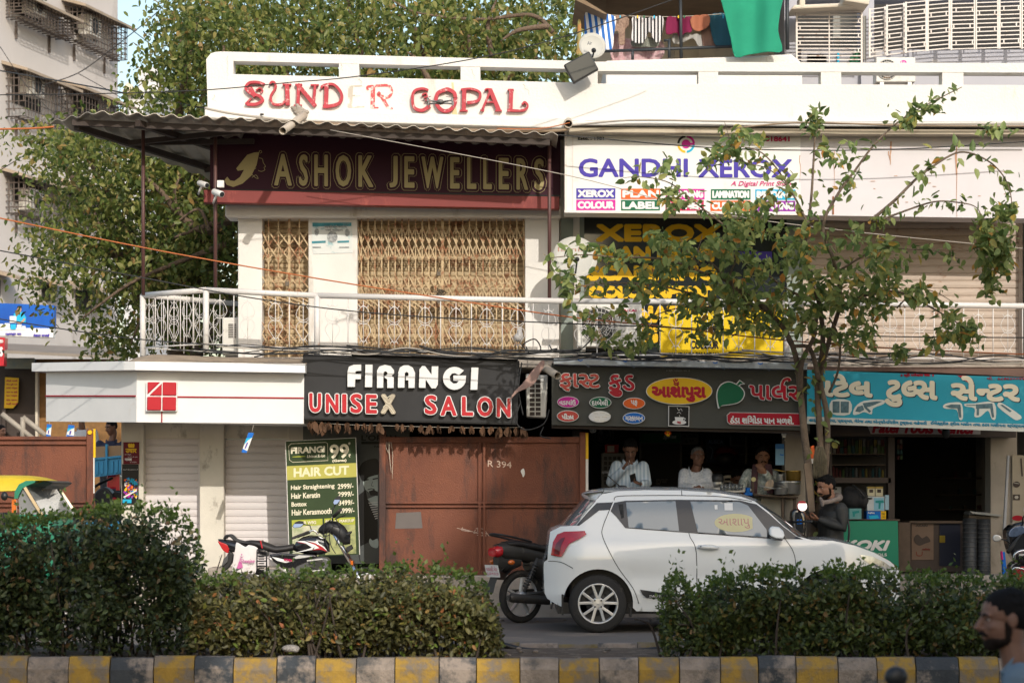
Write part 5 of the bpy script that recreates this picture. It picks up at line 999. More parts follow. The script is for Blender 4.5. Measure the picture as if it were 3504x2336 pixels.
def inpoly(p,lp):
    c = False; j = len(lp) - 1
    for i in range(len(lp)):
        a,b = lp[i],lp[j]
        if (a[1] > p[1]) != (b[1] > p[1]) and p[0] < (b[0] - a[0]) * (p[1] - a[1]) / (b[1] - a[1] + 1e-9) + a[0]: c = not c
        j = i
    return c
m_bark = mat('bark',(.16,.11,.075),.95,var=.35,scale=6,dirt=(.28,.22,.16),dscale=5,damt=.3,bump=1,bscale=30)
lf_bg = leafmat('peepal leaf',[(0,(.05,.085,.02)),(.35,(.12,.155,.036)),(.7,(.20,.22,.055)),(.93,(.28,.26,.085)),(1,(.30,.18,.06))],.42,.45)
lf_fg = leafmat('dusty leaf',[(0,(0.081,0.140,0.039)),(.45,(0.179,0.234,0.072)),(.86,(0.292,0.326,0.112)),(.94,(0.422,0.318,0.064)),(1,(0.487,0.205,0.047))],.35,.5)
lf_h1 = leafmat('hedge leaf dark',[(0,(0.024,0.034,0.017)),(.5,(0.044,0.063,0.025)),(.88,(0.076,0.105,0.034)),(1,(0.145,0.076,0.034))],.2,.45)
lf_h2 = leafmat('hedge leaf olive',[(0,(0.048,0.050,0.019)),(.5,(0.104,0.097,0.035)),(.85,(0.160,0.141,0.048)),(.95,(0.128,0.200,0.032)),(1,(0.352,0.116,0.048))],.25,.5)
lf_h3 = leafmat('hedge leaf green',[(0,(0.029,0.042,0.014)),(.5,(0.058,0.079,0.024)),(.85,(0.104,0.134,0.032)),(1,(0.176,0.101,0.032))],.25,.45)
lf_tip = leafmat('fresh leaf tip',[(0,(.05,.08,.015)),(.6,(.08,.125,.022)),(1,(.13,.17,.035))],.35,.45)
view('V')
def bgtree(name,label,poly,base,Ys,n,ncl,seed,cl_r,brs=(),size=.115,thin=None):
    t = thing(name,label,'tree',base); r = random.Random(seed); xs = [p[0] for p in poly]; ys = [p[1] for p in poly]; cls = []
    while len(cls) < ncl:
        p = (r.uniform(min(xs),max(xs)),r.uniform(min(ys),max(ys)))
        if inpoly(p,poly) and (thin is None or r.random() < thin(*p)): cls.append(W(p[0],p[1],r.uniform(*Ys)))
    g = np.random.default_rng(seed); ci = g.integers(0,ncl,n); C = np.array([tuple(c) for c in cls])[ci] + g.normal(size=(n,3)) * np.array([cl_r,cl_r,cl_r * .7])
    leafmesh('crown',[leafcloud(C,np.full(n,size),.9,seed,'h',.8)],lf_bg,t)
    m = M(); b = Vector(base); tp = b + Vector((.2,0,4.2)); m.tube(cat_rom([b,b + Vector((.1,0,2)),tp,tp + Vector((.3,.2,2.5))],5),[.34 - .012 * i for i in range(16)],10)
    for c in r.sample(cls,min(26,ncl)):
        md_ = (tp + c) / 2 + Vector((r.uniform(-.4,.4),r.uniform(-.4,.4),r.uniform(-.5,.3))); q = cat_rom([tp + Vector((0,0,r.uniform(-1,1.5))),md_,c],5); m.tube(q,[.12 * (1 - i / len(q)) + .012 for i in range(len(q))],6)
    for q_,Y,r0 in brs: q = cat_rom([W(x,y,Y) for x,y in q_],5); m.tube(q,[r0 * (1 - .8 * i / len(q)) for i in range(len(q))],7)
    m.build('trunk',m_bark,t); return t
polyA = [(395,-20),(385,60),(350,100),(310,130),(315,165),(345,195),(325,235),(330,265),(350,280),(240,315),(130,285),(60,290),(48,330),(85,395),(75,450),(25,480),(15,520),(60,560),(20,620),(60,650),(110,700),(150,760),(215,755),(240,800),(300,815),(330,790),(575,790),(575,-20)]
def thinA(x,y): return .35 if x < 140 else (.55 if (y > 560 and x < 240) else (.45 if 215 < x < 260 and 560 < y < 740 else 1))
bgtree('peepal_tree','large leafy tree at left between the grey block and the shop building',polyA,(-5.2,37,0),(33.6,38.5),24000,250,11,.27,[([(600,470),(545,495),(480,530),(420,500),(370,440),(330,405)],33.8,.10),([(545,495),(470,520),(400,545)],33.6,.06),([(520,560),(440,590),(300,650),(190,730)],33.7,.05),([(420,500),(400,450),(415,400)],33.7,.04),([(480,530),(455,480),(395,520)],33.5,.035),([(365,680),(330,720),(300,790)],33.6,.03)],.105,thinA)
polyB = [(545,-20),(1350,-20),(1345,60),(1330,205),(1200,215),(545,215)]
bgtree('leafy_tree','tall dense tree rising behind the slotted parapet in the middle',polyB,(-1.0,41,0),(35.5,41),15500,140,23,.34,[([(1270,75),(1220,35),(1100,45),(960,30),(900,0)],35.9,.04),([(1130,130),(1120,60),(1140,0)],36,.05),([(985,185),(960,140),(935,120)],35.6,.05),([(810,170),(815,150),(800,130)],35.5,.04),([(1100,210),(1085,170),(1090,140)],35.5,.045),([(1260,60),(1190,70),(1150,95)],35.6,.05)],.115)

# slender tree in front of the signs
view('V')
ft = thing('street_tree','slender dusty leaved street tree with several stems before the snack parlour','tree',W(1866,1165,27.5)); ft.location.z = 0; ROOT[ft.name] = Vector(ft.location)
m_stem = mat('pale bark',(.19,.14,.10),.9,var=.35,scale=9,dirt=(.08,.06,.045),dscale=6,damt=.35,bump=.8,bscale=40); lp = []
def YL_(y): vy = (y / VW[2] + VW[1]) * .67123; return 27.95 - 1.75 * min(1,max(0,(900 - vy) / 320))     # the stems lean out over the road
def limb(pts,Y,r0,r1,view_='V',lv=0):
    view(view_); q = cat_rom([W(p[0],p[1],YL_(p[1]) + (((Y[0] + (Y[1] - Y[0]) * i / (len(pts) - 1)) if hasattr(Y,'__len__') else Y) - 27.5) * .6) for i,p in enumerate(pts)],6); m = M(); m.tube(q,[(r0 + (r1 - r0) * (i / (len(q) - 1)) ** .7) * .74 for i in range(len(q))],9); view('V')
    if lv:
        r = random.Random(len(lp) + 5)
        for i in range(lv): k = r.uniform(0,len(q) - 1.01); a = q[int(k)].lerp(q[int(k) + 1],k % 1); lp.append(tuple(a + Vector((r.gauss(0,.055),r.gauss(0,.05),r.gauss(0,.055)))))
    return m
mt_ = M()
def addm(m): mt_.add(m.v,m.f,True)
for pts,Y,r0,r1,vw,lv in (
    ([(1868,1420),(1866,1300),(1862,1180),(1858,1090),(1848,1000),(1838,900),(1828,820),(1800,755),(1745,695),(1690,655),(1600,575)],(27.5,27.2),.10,.02,'V',40),
    ([(1876,1420),(1880,1260),(1886,1150),(1888,1080),(1882,980),(1878,880),(1890,790),(1882,700),(1860,640),(1850,560),(1862,470),(1868,380),(1874,265)],(27.5,27.6),.085,.012,'V',70),
    ([(1872,1400),(1878,1180),(1896,1080),(1900,960),(1885,870),(1905,780),(1930,690),(1915,600),(1890,520),(1925,445),(1965,390),(2010,330),(2070,275),(2130,240),(2210,200)],(27.55,27.4),.065,.006,'V',120),
    ([(1838,900),(1842,830),(1870,770),(1868,700),(1800,660),(1740,610)],(27.3,27.1),.05,.015,'V',30),([(1880,870),(1860,800),(1815,790),(1800,730)],27.3,.045,.02,'V',0),([(1905,900),(1925,850),(1928,780),(1905,730)],27.3,.022,.015,'V',0),
    ([(560,760),(690,650),(790,550),(880,480),(1020,405),(1150,440),(1240,520),(1285,640),(1284,850),(1265,960)],(27.5,27.2),.028,.004,'G',120),([(600,760),(700,720),(880,660),(1000,660),(1110,690),(1150,800),(1200,930)],(27.4,27.2),.02,.004,'G',70),
    ([(400,1200),(560,1130),(720,1120),(880,1200),(1040,1300),(1075,1380)],(27.5,27.0),.03,.006,'G',70),([(420,1000),(600,900),(760,900),(900,910),(1020,950)],(27.5,27.2),.02,.004,'G',60),([(700,1200),(800,1110),(900,1120),(1000,1180)],27.2,.014,.004,'G',30),
    ([(1480,1240),(1330,1180),(1180,1040),(1010,980),(860,920),(700,890),(480,885),(280,870),(60,890)],(27.3,26.9),.038,.006,'F',90),([(1330,1180),(1100,1160),(900,1100),(650,1050),(300,1060),(170,1100)],(27.2,26.9),.026,.005,'F',80),([(1240,1160),(1200,1000),(1230,900),(1190,820),(1130,760)],27.1,.02,.006,'F',10),([(1010,935),(940,870),(900,800),(880,760)],27.0,.012,.004,'F',4),([(960,905),(1000,820),(1020,745)],27.0,.009,.004,'F',0),
    ([(1700,700),(1560,430),(1400,230),(1230,190),(1120,240)],(27.4,27.0),.02,.004,'F',60),([(1580,460),(1440,330),(1250,260),(1160,30)],(27.3,27.1),.012,.003,'F',30),([(1180,700),(1000,560),(820,420),(640,380),(520,385)],(27.1,26.9),.016,.004,'F',60),([(1100,1200),(850,1210),(640,1300),(560,1430)],(27.1,26.9),.014,.004,'F',50)):
    addm(limb(pts,Y,r0,r1,vw,lv))
mt_.build('trunk',m_stem,ft)
poly = [(1240,590),(1300,560),(1400,560),(1490,520),(1470,470),(1440,430),(1530,350),(1640,335),(1700,290),(1800,350),(1850,300),(1890,250),(1930,300),(1990,350),(1960,420),(1950,500),(2060,560),(2100,620),(2150,680),(2200,720),(2225,775),(2140,810),(2050,770),(1980,810),(1860,770),(1750,785),(1650,790),(1500,790),(1420,820),(1320,740),(1290,650)]
r = random.Random(31)
def dens(x,y):
    nz_ = noise.noise(Vector((x / 75,y / 52,3.3))) + .55 * noise.noise(Vector((x / 30,y / 24,9.1)))
    b = .02
    if y < 520: b = -.30 if x < 1800 else -.22
    elif x < 1560: b = -.10
    elif 1700 < x < 2060 and 560 < y < 740: b = .12
    return nz_ + b
while len(lp) < 4300:
    x,y = r.uniform(1230,2240),r.uniform(240,830)
    if inpoly((x,y),poly) and dens(x,y) > -.02: lp.append(tuple(W(x,y,YL_(y) + r.uniform(-.7,.45))))
view('G')
for cx_,cy_,sx,sy,n in ((1150,860,45,100,170),(1250,900,30,90,120),(1180,1040,45,90,120),(1240,700,55,45,60),(1060,1330,60,50,90),(720,1420,40,40,40),(280,250,40,70,60),(1190,290,70,18,40),(860,170,60,30,36),(770,230,50,40,50)):
    for i in range(n): y = r.gauss(cy_,sy * .6); lp.append(tuple(W(r.gauss(cx_,sx * .6),y,YL_(y) - .2 + r.gauss(0,.1))))
leafmesh('crown',[leafcloud(lp,np.full(len(lp),.112),1.1,41,'h',.55)],lf_fg,ft)
# dry fibre bundle and board strapped to the trunks
view('L'); fbm = M(); rf = random.Random(2)
for i in range(90): x = rf.uniform(362,448); fbm.tube(cat_rom([W(400 + (x - 405) * .5,640,27.62 - rf.uniform(0,.05)),W(x,720,27.6 - rf.uniform(0,.06)),W(x + rf.uniform(-8,8),835 + rf.uniform(-30,25),27.62)],4),.006,4)
fbm.build('dry_fibre_bundle',mat('dry fibre',(.15,.125,.08),.95,var=.4,scale=30),label='bundle of dry grey fibre tied between the stems of the slender tree',cat='fibre bundle')
m = M(); m.ppoly([(296,755),(340,750),(372,1075),(330,1080)],27.62,.05); m.build('wooden_board',mat('weathered board',(.22,.16,.11),.85,var=.35,scale=5),label='weathered plank strapped upright against the slender tree trunk',cat='plank',bevel=.004)
m = M(); m.ppoly([(340,640),(366,632),(370,720),(340,724)],28.0,.05); o = m.build('orange_bag',mat('orange plastic',(.75,.13,.02),.4),label='orange and white plastic packet seen between the tree stems',cat='packet',bevel=.008)
m = M(); m.ppoly([(342,724),(370,720),(366,755),(345,756)],27.995,.05); m.build('white_base',p_white,o,bevel=.005)

def hedge(label,top,ybot,vw,mt,seed,n,Ys=(18.35,19.75),sz=.054,tipn=500,bare=.25):
    view(vw); xs = [p[0] for p in top]; x0,x1 = min(xs),max(xs); t = thing('hedge',label,'hedge',(W((x0 + x1) / 2,ybot,19).x,19,.2)); g = random.Random(seed); C = []; TP = []
    def zt(X):
        px_ = (X / 18.4 * F + CX - VW[0]) * VW[2]; y = lin(px_,top) if px_ >= top[0][0] else top[0][1]; return W(px_,y,18.4).z - .065
    X0,X1 = W(x0,0,18.4).x,W(x1,0,18.4).x; zb = .21
    while len(C) < n:
        X = g.uniform(X0,X1); Y = g.uniform(*Ys) if g.random() < .45 else Ys[0] + abs(g.gauss(0,.16)); zz = zt(X) * (1 - .20 * ((Y - 19.05) / .7) ** 2) + .11 * noise.noise(Vector((X * 2.6,Y * 2.6,seed))) + .02 * noise.noise(Vector((X * 9,Y * 9,seed)))
        k = g.random() ** .75; z = zb + (zz - zb) * k
        dn = noise.noise(Vector((X * 4,Y * 4,z * 4 + seed)))
        if k < bare and g.random() > .16 + .84 * k / bare: continue
        yo = .20 * noise.noise(Vector((X * 1.9,seed,z * 2.5))) - .12 * max(0,(.3 - k)) * 3 * -1
        if dn < -.10 and g.random() < .8: continue
        C.append((X,Y + yo,z))
    for i in range(tipn):
        X = g.uniform(X0,X1); Y = g.uniform(Ys[0],Ys[0] + .9); b = Vector((X,Y,zt(X) + .02 * g.random() - .02)); h = g.uniform(.02,.10) * (2.4 if g.random() < .09 else 1)
        if noise.noise(Vector((X * 3.3,Y * 2,seed + 5))) < -.12: continue
        for j in range(5): TP.append(tuple(b + Vector((g.gauss(0,.012),g.gauss(0,.012),h * j / 4))))
    leafmesh('foliage',[leafcloud(C,np.full(len(C),sz),.8,seed,'h',-.1)],mt,t)
    if TP: leafmesh('young_shoots',[leafcloud(TP,np.full(len(TP),sz * .8),.3,seed + 1,'d',-.7)],lf_tip,t)
    m = M()
    for i in range(int((X1 - X0) * 26)):
        X = g.uniform(X0,X1); Y = g.uniform(*Ys); a = Vector((X,Y,.18)); m.tube(cat_rom([a,a + Vector((g.uniform(-.08,.08),g.uniform(-.05,.05),.25)),a + Vector((g.uniform(-.2,.2),g.uniform(-.15,.05),max(.3,(zt(X) - .2) * .85)))],3),[.012,.011,.010,.009,.008,.006,.004],5)
    m.build('stems',mat('hedge stem',(.055,.04,.03),.9,var=.3),t); return t
hedge('tall dark hedge at the left end of the median, higher than the others',[(-200,95),(0,88),(120,78),(380,40),(560,26),(650,34),(760,58),(808,110),(832,180),(848,300),(850,420)],690,'P',lf_h1,3,17500,tipn=420)
hedge('olive brown hedge in the middle of the median, left of the car',[(838,410),(870,352),(1000,345),(1100,338),(1300,326),(1500,318),(1700,306),(1850,296),(1980,308),(2090,345),(2170,400),(2215,500),(2235,640)],690,'P',lf_h2,5,17500,tipn=260,bare=.4)
hedge('green hedge at right on the median, in front of the car',[(1160,720),(1190,620),(1260,560),(1400,524),(1700,502),(1950,500),(2100,515),(2352,536),(2800,545),(3300,555)],940,'O',lf_h3,7,22000,tipn=680)
hedge('thin sprig bush at the left end of the right hedge',[(985,720),(1010,610),(1050,540),(1085,528),(1130,600),(1170,700),(1190,780)],930,'O',lf_h3,9,1500,(18.4,18.9),.045,160,.1)

# unseen tree and building added behind the camera, shaped to shade the lower right
shade_tree = thing('street_tree','broad tree added unseen behind the viewer to shade the lower right','tree',(10.5,6,0)); g = np.random.default_rng(77)
cl = []; r = random.Random(77)
for (cx_,cz_,rx,rz,n) in ((8.6,11.5,2.2,1.7,26),(6.7,8.4,1.5,1.6,20),(10.6,12.6,2.0,2.2,22),(8.2,9.6,1.8,1.6,18),(11.6,9.6,2.0,2,14),(10.2,14.2,1.6,.8,9)):
    for i in range(n): a = r.uniform(0,6.28); k = math.sqrt(r.random()); cl.append((cx_ + rx * k * math.cos(a),6 + r.uniform(-1.6,1.6),cz_ + rz * k * math.sin(a)))
ci = g.integers(0,len(cl),10000); Cc = np.array(cl)[ci] + g.normal(size=(10000,3)) * .38
leafmesh('crown',[leafcloud(Cc,np.full(10000,.24),.6,78,'d',.4)],lf_bg,shade_tree)
m = M(); m.tube(cat_rom([(10.5,6,0),(10.3,6,3),(9.8,6,6.5),(9.2,6,10),(8.8,6,12)],5),[.3 - .012 * i for i in range(21)],10)
for c in r.sample(cl,22): m.tube(cat_rom([(9.8,6,6.5),((9.6 + c[0]) / 2,6,(7 + c[2]) / 2),c],4),[.1,.09,.08,.07,.06,.05,.04,.03,.02],6)
m.build('trunk',m_bark,shade_tree)
shade_block = thing('apartment_building','plain cream building added unseen behind the viewer to cast shade across the street','building',(30,-14,0)); m = M(); m.bb(13.2,25,-22,-10,0,24.1); m.bb(3,7,-22,-10,0,17.0); m.bb(7,13.2,-22,-10.2,0,13); m.build('wall',m_cream,shade_block,each=True);  # added blocks, heights chosen so their shade reaches the shop fronts, rider and left hedge
m = M()
for fl_ in range(7):
    for i in range(3): m.bb(14.6 + i * 3,16.4 + i * 3,-10.05,-9.97,1.2 + fl_ * 3.3,2.7 + fl_ * 3.3)
m.build('window',m_glass,shade_block)
# ---------------------------------------------------------------- white hatchback
view('O'); YC = 25.6; KC = F / YC * 1.47; X0 = W(383,838,YC).x; CW = 1.70
car = thing('parked_car','white hatchback with red tail lamp standing on the road before the snack parlour','car',(X0 + 1.9,YC + .85,0))
m_paint = mat('pearl white paint',(.67,.685,.68),.22,var=.03,scale=1,coat=.9,dirt=(.50,.47,.42),dscale=1.2,dz=1.2,damt=.08); m_gap = mat('panel gap',(.02,.02,.02),.8)
m_carglass = mat('car glass',(.17,.20,.21),.05,var=.1,scale=2,spec=.9,coat=1); m_trim = mat('black trim',(.018,.019,.021),.3,var=.1,coat=.3); m_alloy = mat('alloy silver',(.60,.60,.59),.35,.7,var=.08)
cx_ = lambda px: (px - 383) / KC
cz_ = lambda py: (838 - py) / KC
def dep(x,z):
    d = .03 * ((z - .62) / .42) ** 2 if z < .93 else .016 + (z - .93) * .40 + .10 * max(0,z - 1.3)
    if x < .45: d += .26 * ((.45 - x) / .45) ** 2.2
    if x > 2.95: d += .36 * ((x - 2.95) / .9) ** 2.1
    d -= .022 * math.exp(-((z - .80) / .11) ** 2) * math.exp(-((x - .75) / .55) ** 2) + .014 * math.exp(-((z - .40) / .05) ** 2)
    d += .012 * math.exp(-((z - .60) / .07) ** 2) * (1 if .9 < x < 2.9 else 0)
    if z < .28: d += (.28 - z) ** 2 * 1.6
    return d
def near(px,py,off=0): x,z = cx_(px),cz_(py); return Vector((X0 + x,YC + dep(x,z) - off,z))
def far(px,py,off=0): x,z = cx_(px),cz_(py); return Vector((X0 + x,YC + CW - dep(x,z) + off,z))
arch = lambda cx,r_: [(cx + r_ * math.cos(t),692 - r_ * math.sin(t)) for t in [R(186 - 8 * i) for i in range(25)]]
ra,fa = arch(657,176),arch(1820,176)
lower = [(405,430),(404,470),(386,484),(384,520),(389,640),(402,668),(440,692)] + ra + [(850,728),(1380,742),(1640,742)] + fa + [(2000,742),(2150,730),(2190,690),(2203,600),(2196,522)]
upper = [(2140,478),(2055,435),(1950,398),(1840,374),(1735,370),(1662,352),(1590,296),(1522,228),(1455,176),(1380,150),(1250,131),(1080,120),(900,119),(760,124),(676,140),(650,172),(600,232),(545,298),(470,303),(418,330)]
sil = lower + upper
for fn,fl_ in ((near,False),(far,True)):
    m = M(); patch(m,sil,fn,22,flip=fl_); m.build('body',m_paint,car)
# top skin: tailgate, rear glass, roof, windscreen, bonnet
ctr = [(384,640),(383,520),(385,480),(398,430),(408,340),(425,312),(468,296),(530,228),(592,160),(588,132),(690,108),(900,101),(1080,102),(1250,111),(1400,135),(1488,165),(1560,215),(1640,276),(1752,366),(1840,360),(1950,382),(2052,420),(2135,464),(2198,516),(2208,600),(2200,690)]
edg = [(389,640),(384,520),(386,484),(405,430),(414,345),(430,322),(545,298),(600,232),(650,172),(676,140),(740,126),(900,119),(1080,120),(1250,131),(1380,150),(1455,176),(1522,228),(1590,296),(1700,368),(1840,374),(1950,398),(2055,435),(2140,478),(2196,522),(2203,600),(2190,690)]
def topstrip(i0,i1,name,mt,off=0):
    m = M(); secs = []; C = smooth2(ctr[i0:i1 + 1],4) if i1 - i0 > 1 else ctr[i0:i1 + 1]; E = smooth2(edg[i0:i1 + 1],4) if i1 - i0 > 1 else edg[i0:i1 + 1]
    for c,e in zip(C,E):
        a,b = near(*e),far(*e); s = []
        for k in range(13):
            t = k / 12; u = 1 - abs(2 * t - 1) ** 2.4; p_ = a.lerp(b,t); p_.x = a.x + (X0 + cx_(c[0]) - a.x) * u; p_.z = a.z + (cz_(c[1]) - a.z) * u + off * u; s.append(p_)
        secs.append(s)
    m.loft(secs,closed=False,cap=False); return m.build(name,mt,car)
topstrip(0,5,'tailgate',m_paint); topstrip(5,6,'tailgate',m_paint); topstrip(6,8,'rear_window',m_carglass); topstrip(8,15,'roof',m_paint); topstrip(15,18,'windscreen',m_carglass); topstrip(18,25,'bonnet',m_paint)
m = M(); m.bb(X0 + .15,X0 + 3.7,YC + .12,YC + CW - .12,.2,.32); m.bb(X0 + .3,X0 + 3.3,YC + .2,YC + CW - .2,.3,.85); m.build('underbody',m_black,car)
lin_ = M()
for c in (657,1820):
    x = X0 + cx_(c)
    for y0,y1 in ((YC + .03,YC + .34),(YC + CW - .34,YC + CW - .03)):
        q = [(x + .372 * math.cos(t),.307 + .372 * math.sin(t)) for t in [R(-8 + 10 * i) for i in range(20)]]
        lin_.loft([[(a,y0,b) for a,b in q],[(a,y1,b) for a,b in q]],closed=False,cap=False)
lin_.build('wheel_arch',m_black,car,recalc=False)
for fn,sg in ((near,1),(far,-1)):
    P_ = lambda name,mt,pts,off,sp=24,**k: part(car,name,mt,lambda m: patch(m,pts,lambda u,v: fn(u,v,off),sp,flip=sg < 0),**k)
    P_('window_surround',m_trim,[(722,225),(742,182),(800,172),(1060,167),(1380,170),(1425,182),(1462,190),(1525,240),(1592,302),(1655,350),(1690,366),(1530,364),(1150,337),(1060,330),(795,310),(752,255)],.004)
    P_('pillar_trim',m_trim,[(652,184),(735,180),(720,218),(664,222),(612,262),(562,299),(547,297),(602,236)],.003)
    P_('side_window',m_carglass,[(801,180),(1052,174),(1066,326),(812,307)],.010); P_('side_window',m_carglass,[(1127,176),(1376,179),(1418,196),(1508,318),(1510,356),(1160,331)],.010)
    P_('tail_lamp',mat('tail lamp red',(.42,.008,.014),.12,var=.25,scale=12,coat=1),[(420,448),(430,382),(452,342),(488,328),(590,324),(599,342),(565,362),(512,388),(482,438),(472,456)],.02,14)
    P_('tail_lamp_inner',mat('tail lamp dark',(.12,.004,.006),.15,coat=1),[(436,440),(444,392),(470,362),(492,356),(470,400),(462,444)],.024,14)
    P_('head_lamp',mat('head lamp glass',(.62,.66,.70),.06,.6,var=.5,scale=18,coat=1),[(1976,444),(2040,452),(2110,482),(2168,522),(2110,520),(2040,498),(1992,466)],.008,14)
    P_('side_moulding',m_trim,[(866,618),(960,632),(1160,648),(1420,662),(1420,684),(1160,676),(900,660),(880,645)],.014)
    m = M()
    for ln in ([(1104,168),(1115,335),(1150,430),(1153,700)],[(735,178),(714,226),(682,305),(680,352),(720,442),(765,520),(832,612),(862,690)],[(1598,362),(1640,432),(1652,520),(1650,690)],[(406,478),(470,482),(530,512)],[(742,170),(760,150),(900,146),(1085,146),(1290,152),(1440,176)],[(1085,120),(1086,146)],[(686,110),(690,120),(676,142)]):
        q = smooth2(ln,5)
        for a,b in zip(q,q[1:]):
            d = math.dist(a,b) or 1; nx,ny = -(b[1] - a[1]) / d * 1.7,(b[0] - a[0]) / d * 1.7
            m.add([fn(a[0] + nx,a[1] + ny,.003),fn(b[0] + nx,b[1] + ny,.003),fn(b[0] - nx,b[1] - ny,.003),fn(a[0] - nx,a[1] - ny,.003)],[(0,1,2,3)])
    m.build('panel_gap',m_gap,car)
    m = M(); a,b = fn(1158,402,.03),fn(1264,409,.03); m.tube([a,a.lerp(b,.3) + Vector((0,-.012 * sg,0)),a.lerp(b,.7) + Vector((0,-.012 * sg,0)),b],[.016,.022,.022,.012],10); h = m.build('door_handle',m_paint,car); part(h,'lock',m_black,lambda m: m.ell(fn(1172,402,.052),.007))
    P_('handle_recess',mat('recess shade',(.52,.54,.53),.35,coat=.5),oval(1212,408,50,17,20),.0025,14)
    P_('window_handle',m_gap,[(762,190),(786,188),(790,256),(776,262)],.008,14)
    m = M(); q = [(1512,308),(1530,299),(1562,303),(1582,322),(1588,345),(1580,364),(1545,362),(1514,348)]; m.prism([fn(u,v,.2) for u,v in q],(0,.13 * sg,0)); m.bar(fn(1540,352,.1),fn(1540,356,-.02),.05,.04); mr = m.build('mirror',m_paint,car,bevel=.025,seg=3)
    part(mr,'mirror_base',m_trim,lambda m: m.prism([fn(u,v,.19) for u,v in [(1514,350),(1545,364),(1580,366),(1575,372),(1535,370)]],(0,.14 * sg,0)),bevel=.006)
part(car,'writing',p_white,lambda m: (lambda g_: m.add([near(912 + (v[0] - g_[2]) * g_[3] ,657 - (v[1] - g_[4]) * g_[5] + 2,.018) for v in g_[0]],g_[1]))((lambda r_: (r_[0],r_[1],min(v[0] for v in r_[0]),62 / (max(v[0] for v in r_[0]) - min(v[0] for v in r_[0])),min(v[1] for v in r_[0]),13 / (max(v[1] for v in r_[0]) - min(v[1] for v in r_[0]))))(glyphs('SWIFT',.25))))
part(car,'moulding_insert',m_alloy,lambda m: patch(m,[(1000,648),(1085,656),(1085,664),(1004,657)],lambda u,v: near(u,v,.017),20))
tx = lambda s,x0,y0,x1,y1,off: (lambda m: (lambda r_: m.add([near(x0 + (v[0] - min(a[0] for a in r_[0])) / (max(a[0] for a in r_[0]) - min(a[0] for a in r_[0])) * (x1 - x0),y1 - (v[1] - min(a[1] for a in r_[0])) / (max(a[1] for a in r_[0]) - min(a[1] for a in r_[0])) * (y1 - y0),off) for v in r_[0]],r_[1]))(glyphs(s)))
st_ = part(car,'window_sticker',mat('muted yellow',(.42,.38,.16),.3,coat=1),lambda m: patch(m,[(u,v) for u,v in oval(1352,284,106,46,30) if u < 1440] ,lambda u,v: near(u,v,.012),18)); part(st_,'writing',mat('muted red',(.32,.10,.08),.3,coat=1),tx('આશાપુ',1266,262,1425,312,.014))
part(car,'window_sticker',p_white,lambda m: (patch(m,[(1299,184),(1341,184),(1341,221),(1299,221)],lambda u,v: near(u,v,.012),12),patch(m,[(1250,194),(1264,194),(1264,216),(1250,216)],lambda u,v: near(u,v,.012),12)))
def wheel(x,y,sg):
    t = M(); c = Vector((x,y,.311)); ax = (0,-sg,0)
    t.lathe([(.205,-.10),(.27,-.10),(.300,-.085),(.311,-.06),(.311,.06),(.300,.085),(.27,.10),(.205,.10)],c,ax,48,cap=False); w_ = t.build('wheel',m_rubber,car)
    t = M(); t.lathe([(.215,.100),(.212,.104),(.200,.100),(.192,.06),(.19,-.08)],c,ax,48,cap=False); t.build('rim',m_alloy,w_)
    t = M(); t.lathe([(.19,.0),(.001,.0)],c,ax,32,cap=False); t.lathe([(.13,.01),(.13,.02),(.06,.02)],c,ax,32,cap=False); t.build('brake_disc',mat('brake dark',(.05,.05,.05),.5,.5),w_)
    t = M(); q = Vector((0,0,1)); o = Vector((0,-sg,0))
    for i in range(5):
        for s_ in (-1,1):
            a0 = R(90 + 72 * i + 8 * s_); a1 = R(90 + 72 * i + 17 * s_); p0 = c + Vector((math.cos(a0) * .05,0,math.sin(a0) * .05)) + o * .082; p1 = c + Vector((math.cos(a1) * .200,0,math.sin(a1) * .200)) + o * .094
            t.bar(p0,p1,.021,.03)
    t.lathe([(.068,.05),(.066,.085),(.05,.09),(.03,.088),(.001,.092)],c,ax,24,cap=False); t.build('spokes',m_alloy,w_,bevel=.004)
    t = M()
    for i in range(4): a = R(45 + 90 * i); t.lathe([(.011,.084),(.009,.098)],c + Vector((math.cos(a) * .048,0,math.sin(a) * .048)),ax,8)
    t.build('wheel_nut',m_black,w_)
for c in (657,1820): wheel(X0 + cx_(c),YC + .12,1); wheel(X0 + cx_(c),YC + CW - .12,-1)
part(car,'antenna',m_black,lambda m: (m.tube([Vector((X0 + cx_(790),YC + .85,cz_(104))),Vector((X0 + cx_(722),YC + .85,cz_(44)))],[.008,.005],6),m.ell((X0 + cx_(797),YC + .85,cz_(103)),(.055,.03,.022))))
part(car,'spoiler',m_paint,lambda m: m.loft([[near(650,172) + Vector((0,t * (CW - 2 * dep(cx_(650),cz_(172))),0)) for t in (0,.1,.5,.9,1)],[Vector((X0 + cx_(590),YC + .36 + t * (CW - .72),cz_(136))) for t in (0,.1,.5,.9,1)],[near(690,130) + Vector((0,t * (CW - 2 * dep(cx_(690),cz_(130))),.012)) for t in (0,.1,.5,.9,1)]],closed=False,cap=False))
part(car,'mud_flap',m_black,lambda m: (m.box((X0 + cx_(478),YC + .14,.3),(.02,.2,.22)),m.box((X0 + cx_(822),YC + .14,.22),(.02,.2,.1))))
part(car,'bumper_hook',m_metal,lambda m: m.tube([(X0 + cx_(425),YC + .4,.35),(X0 + cx_(424),YC + .4,.24)],.012,6))
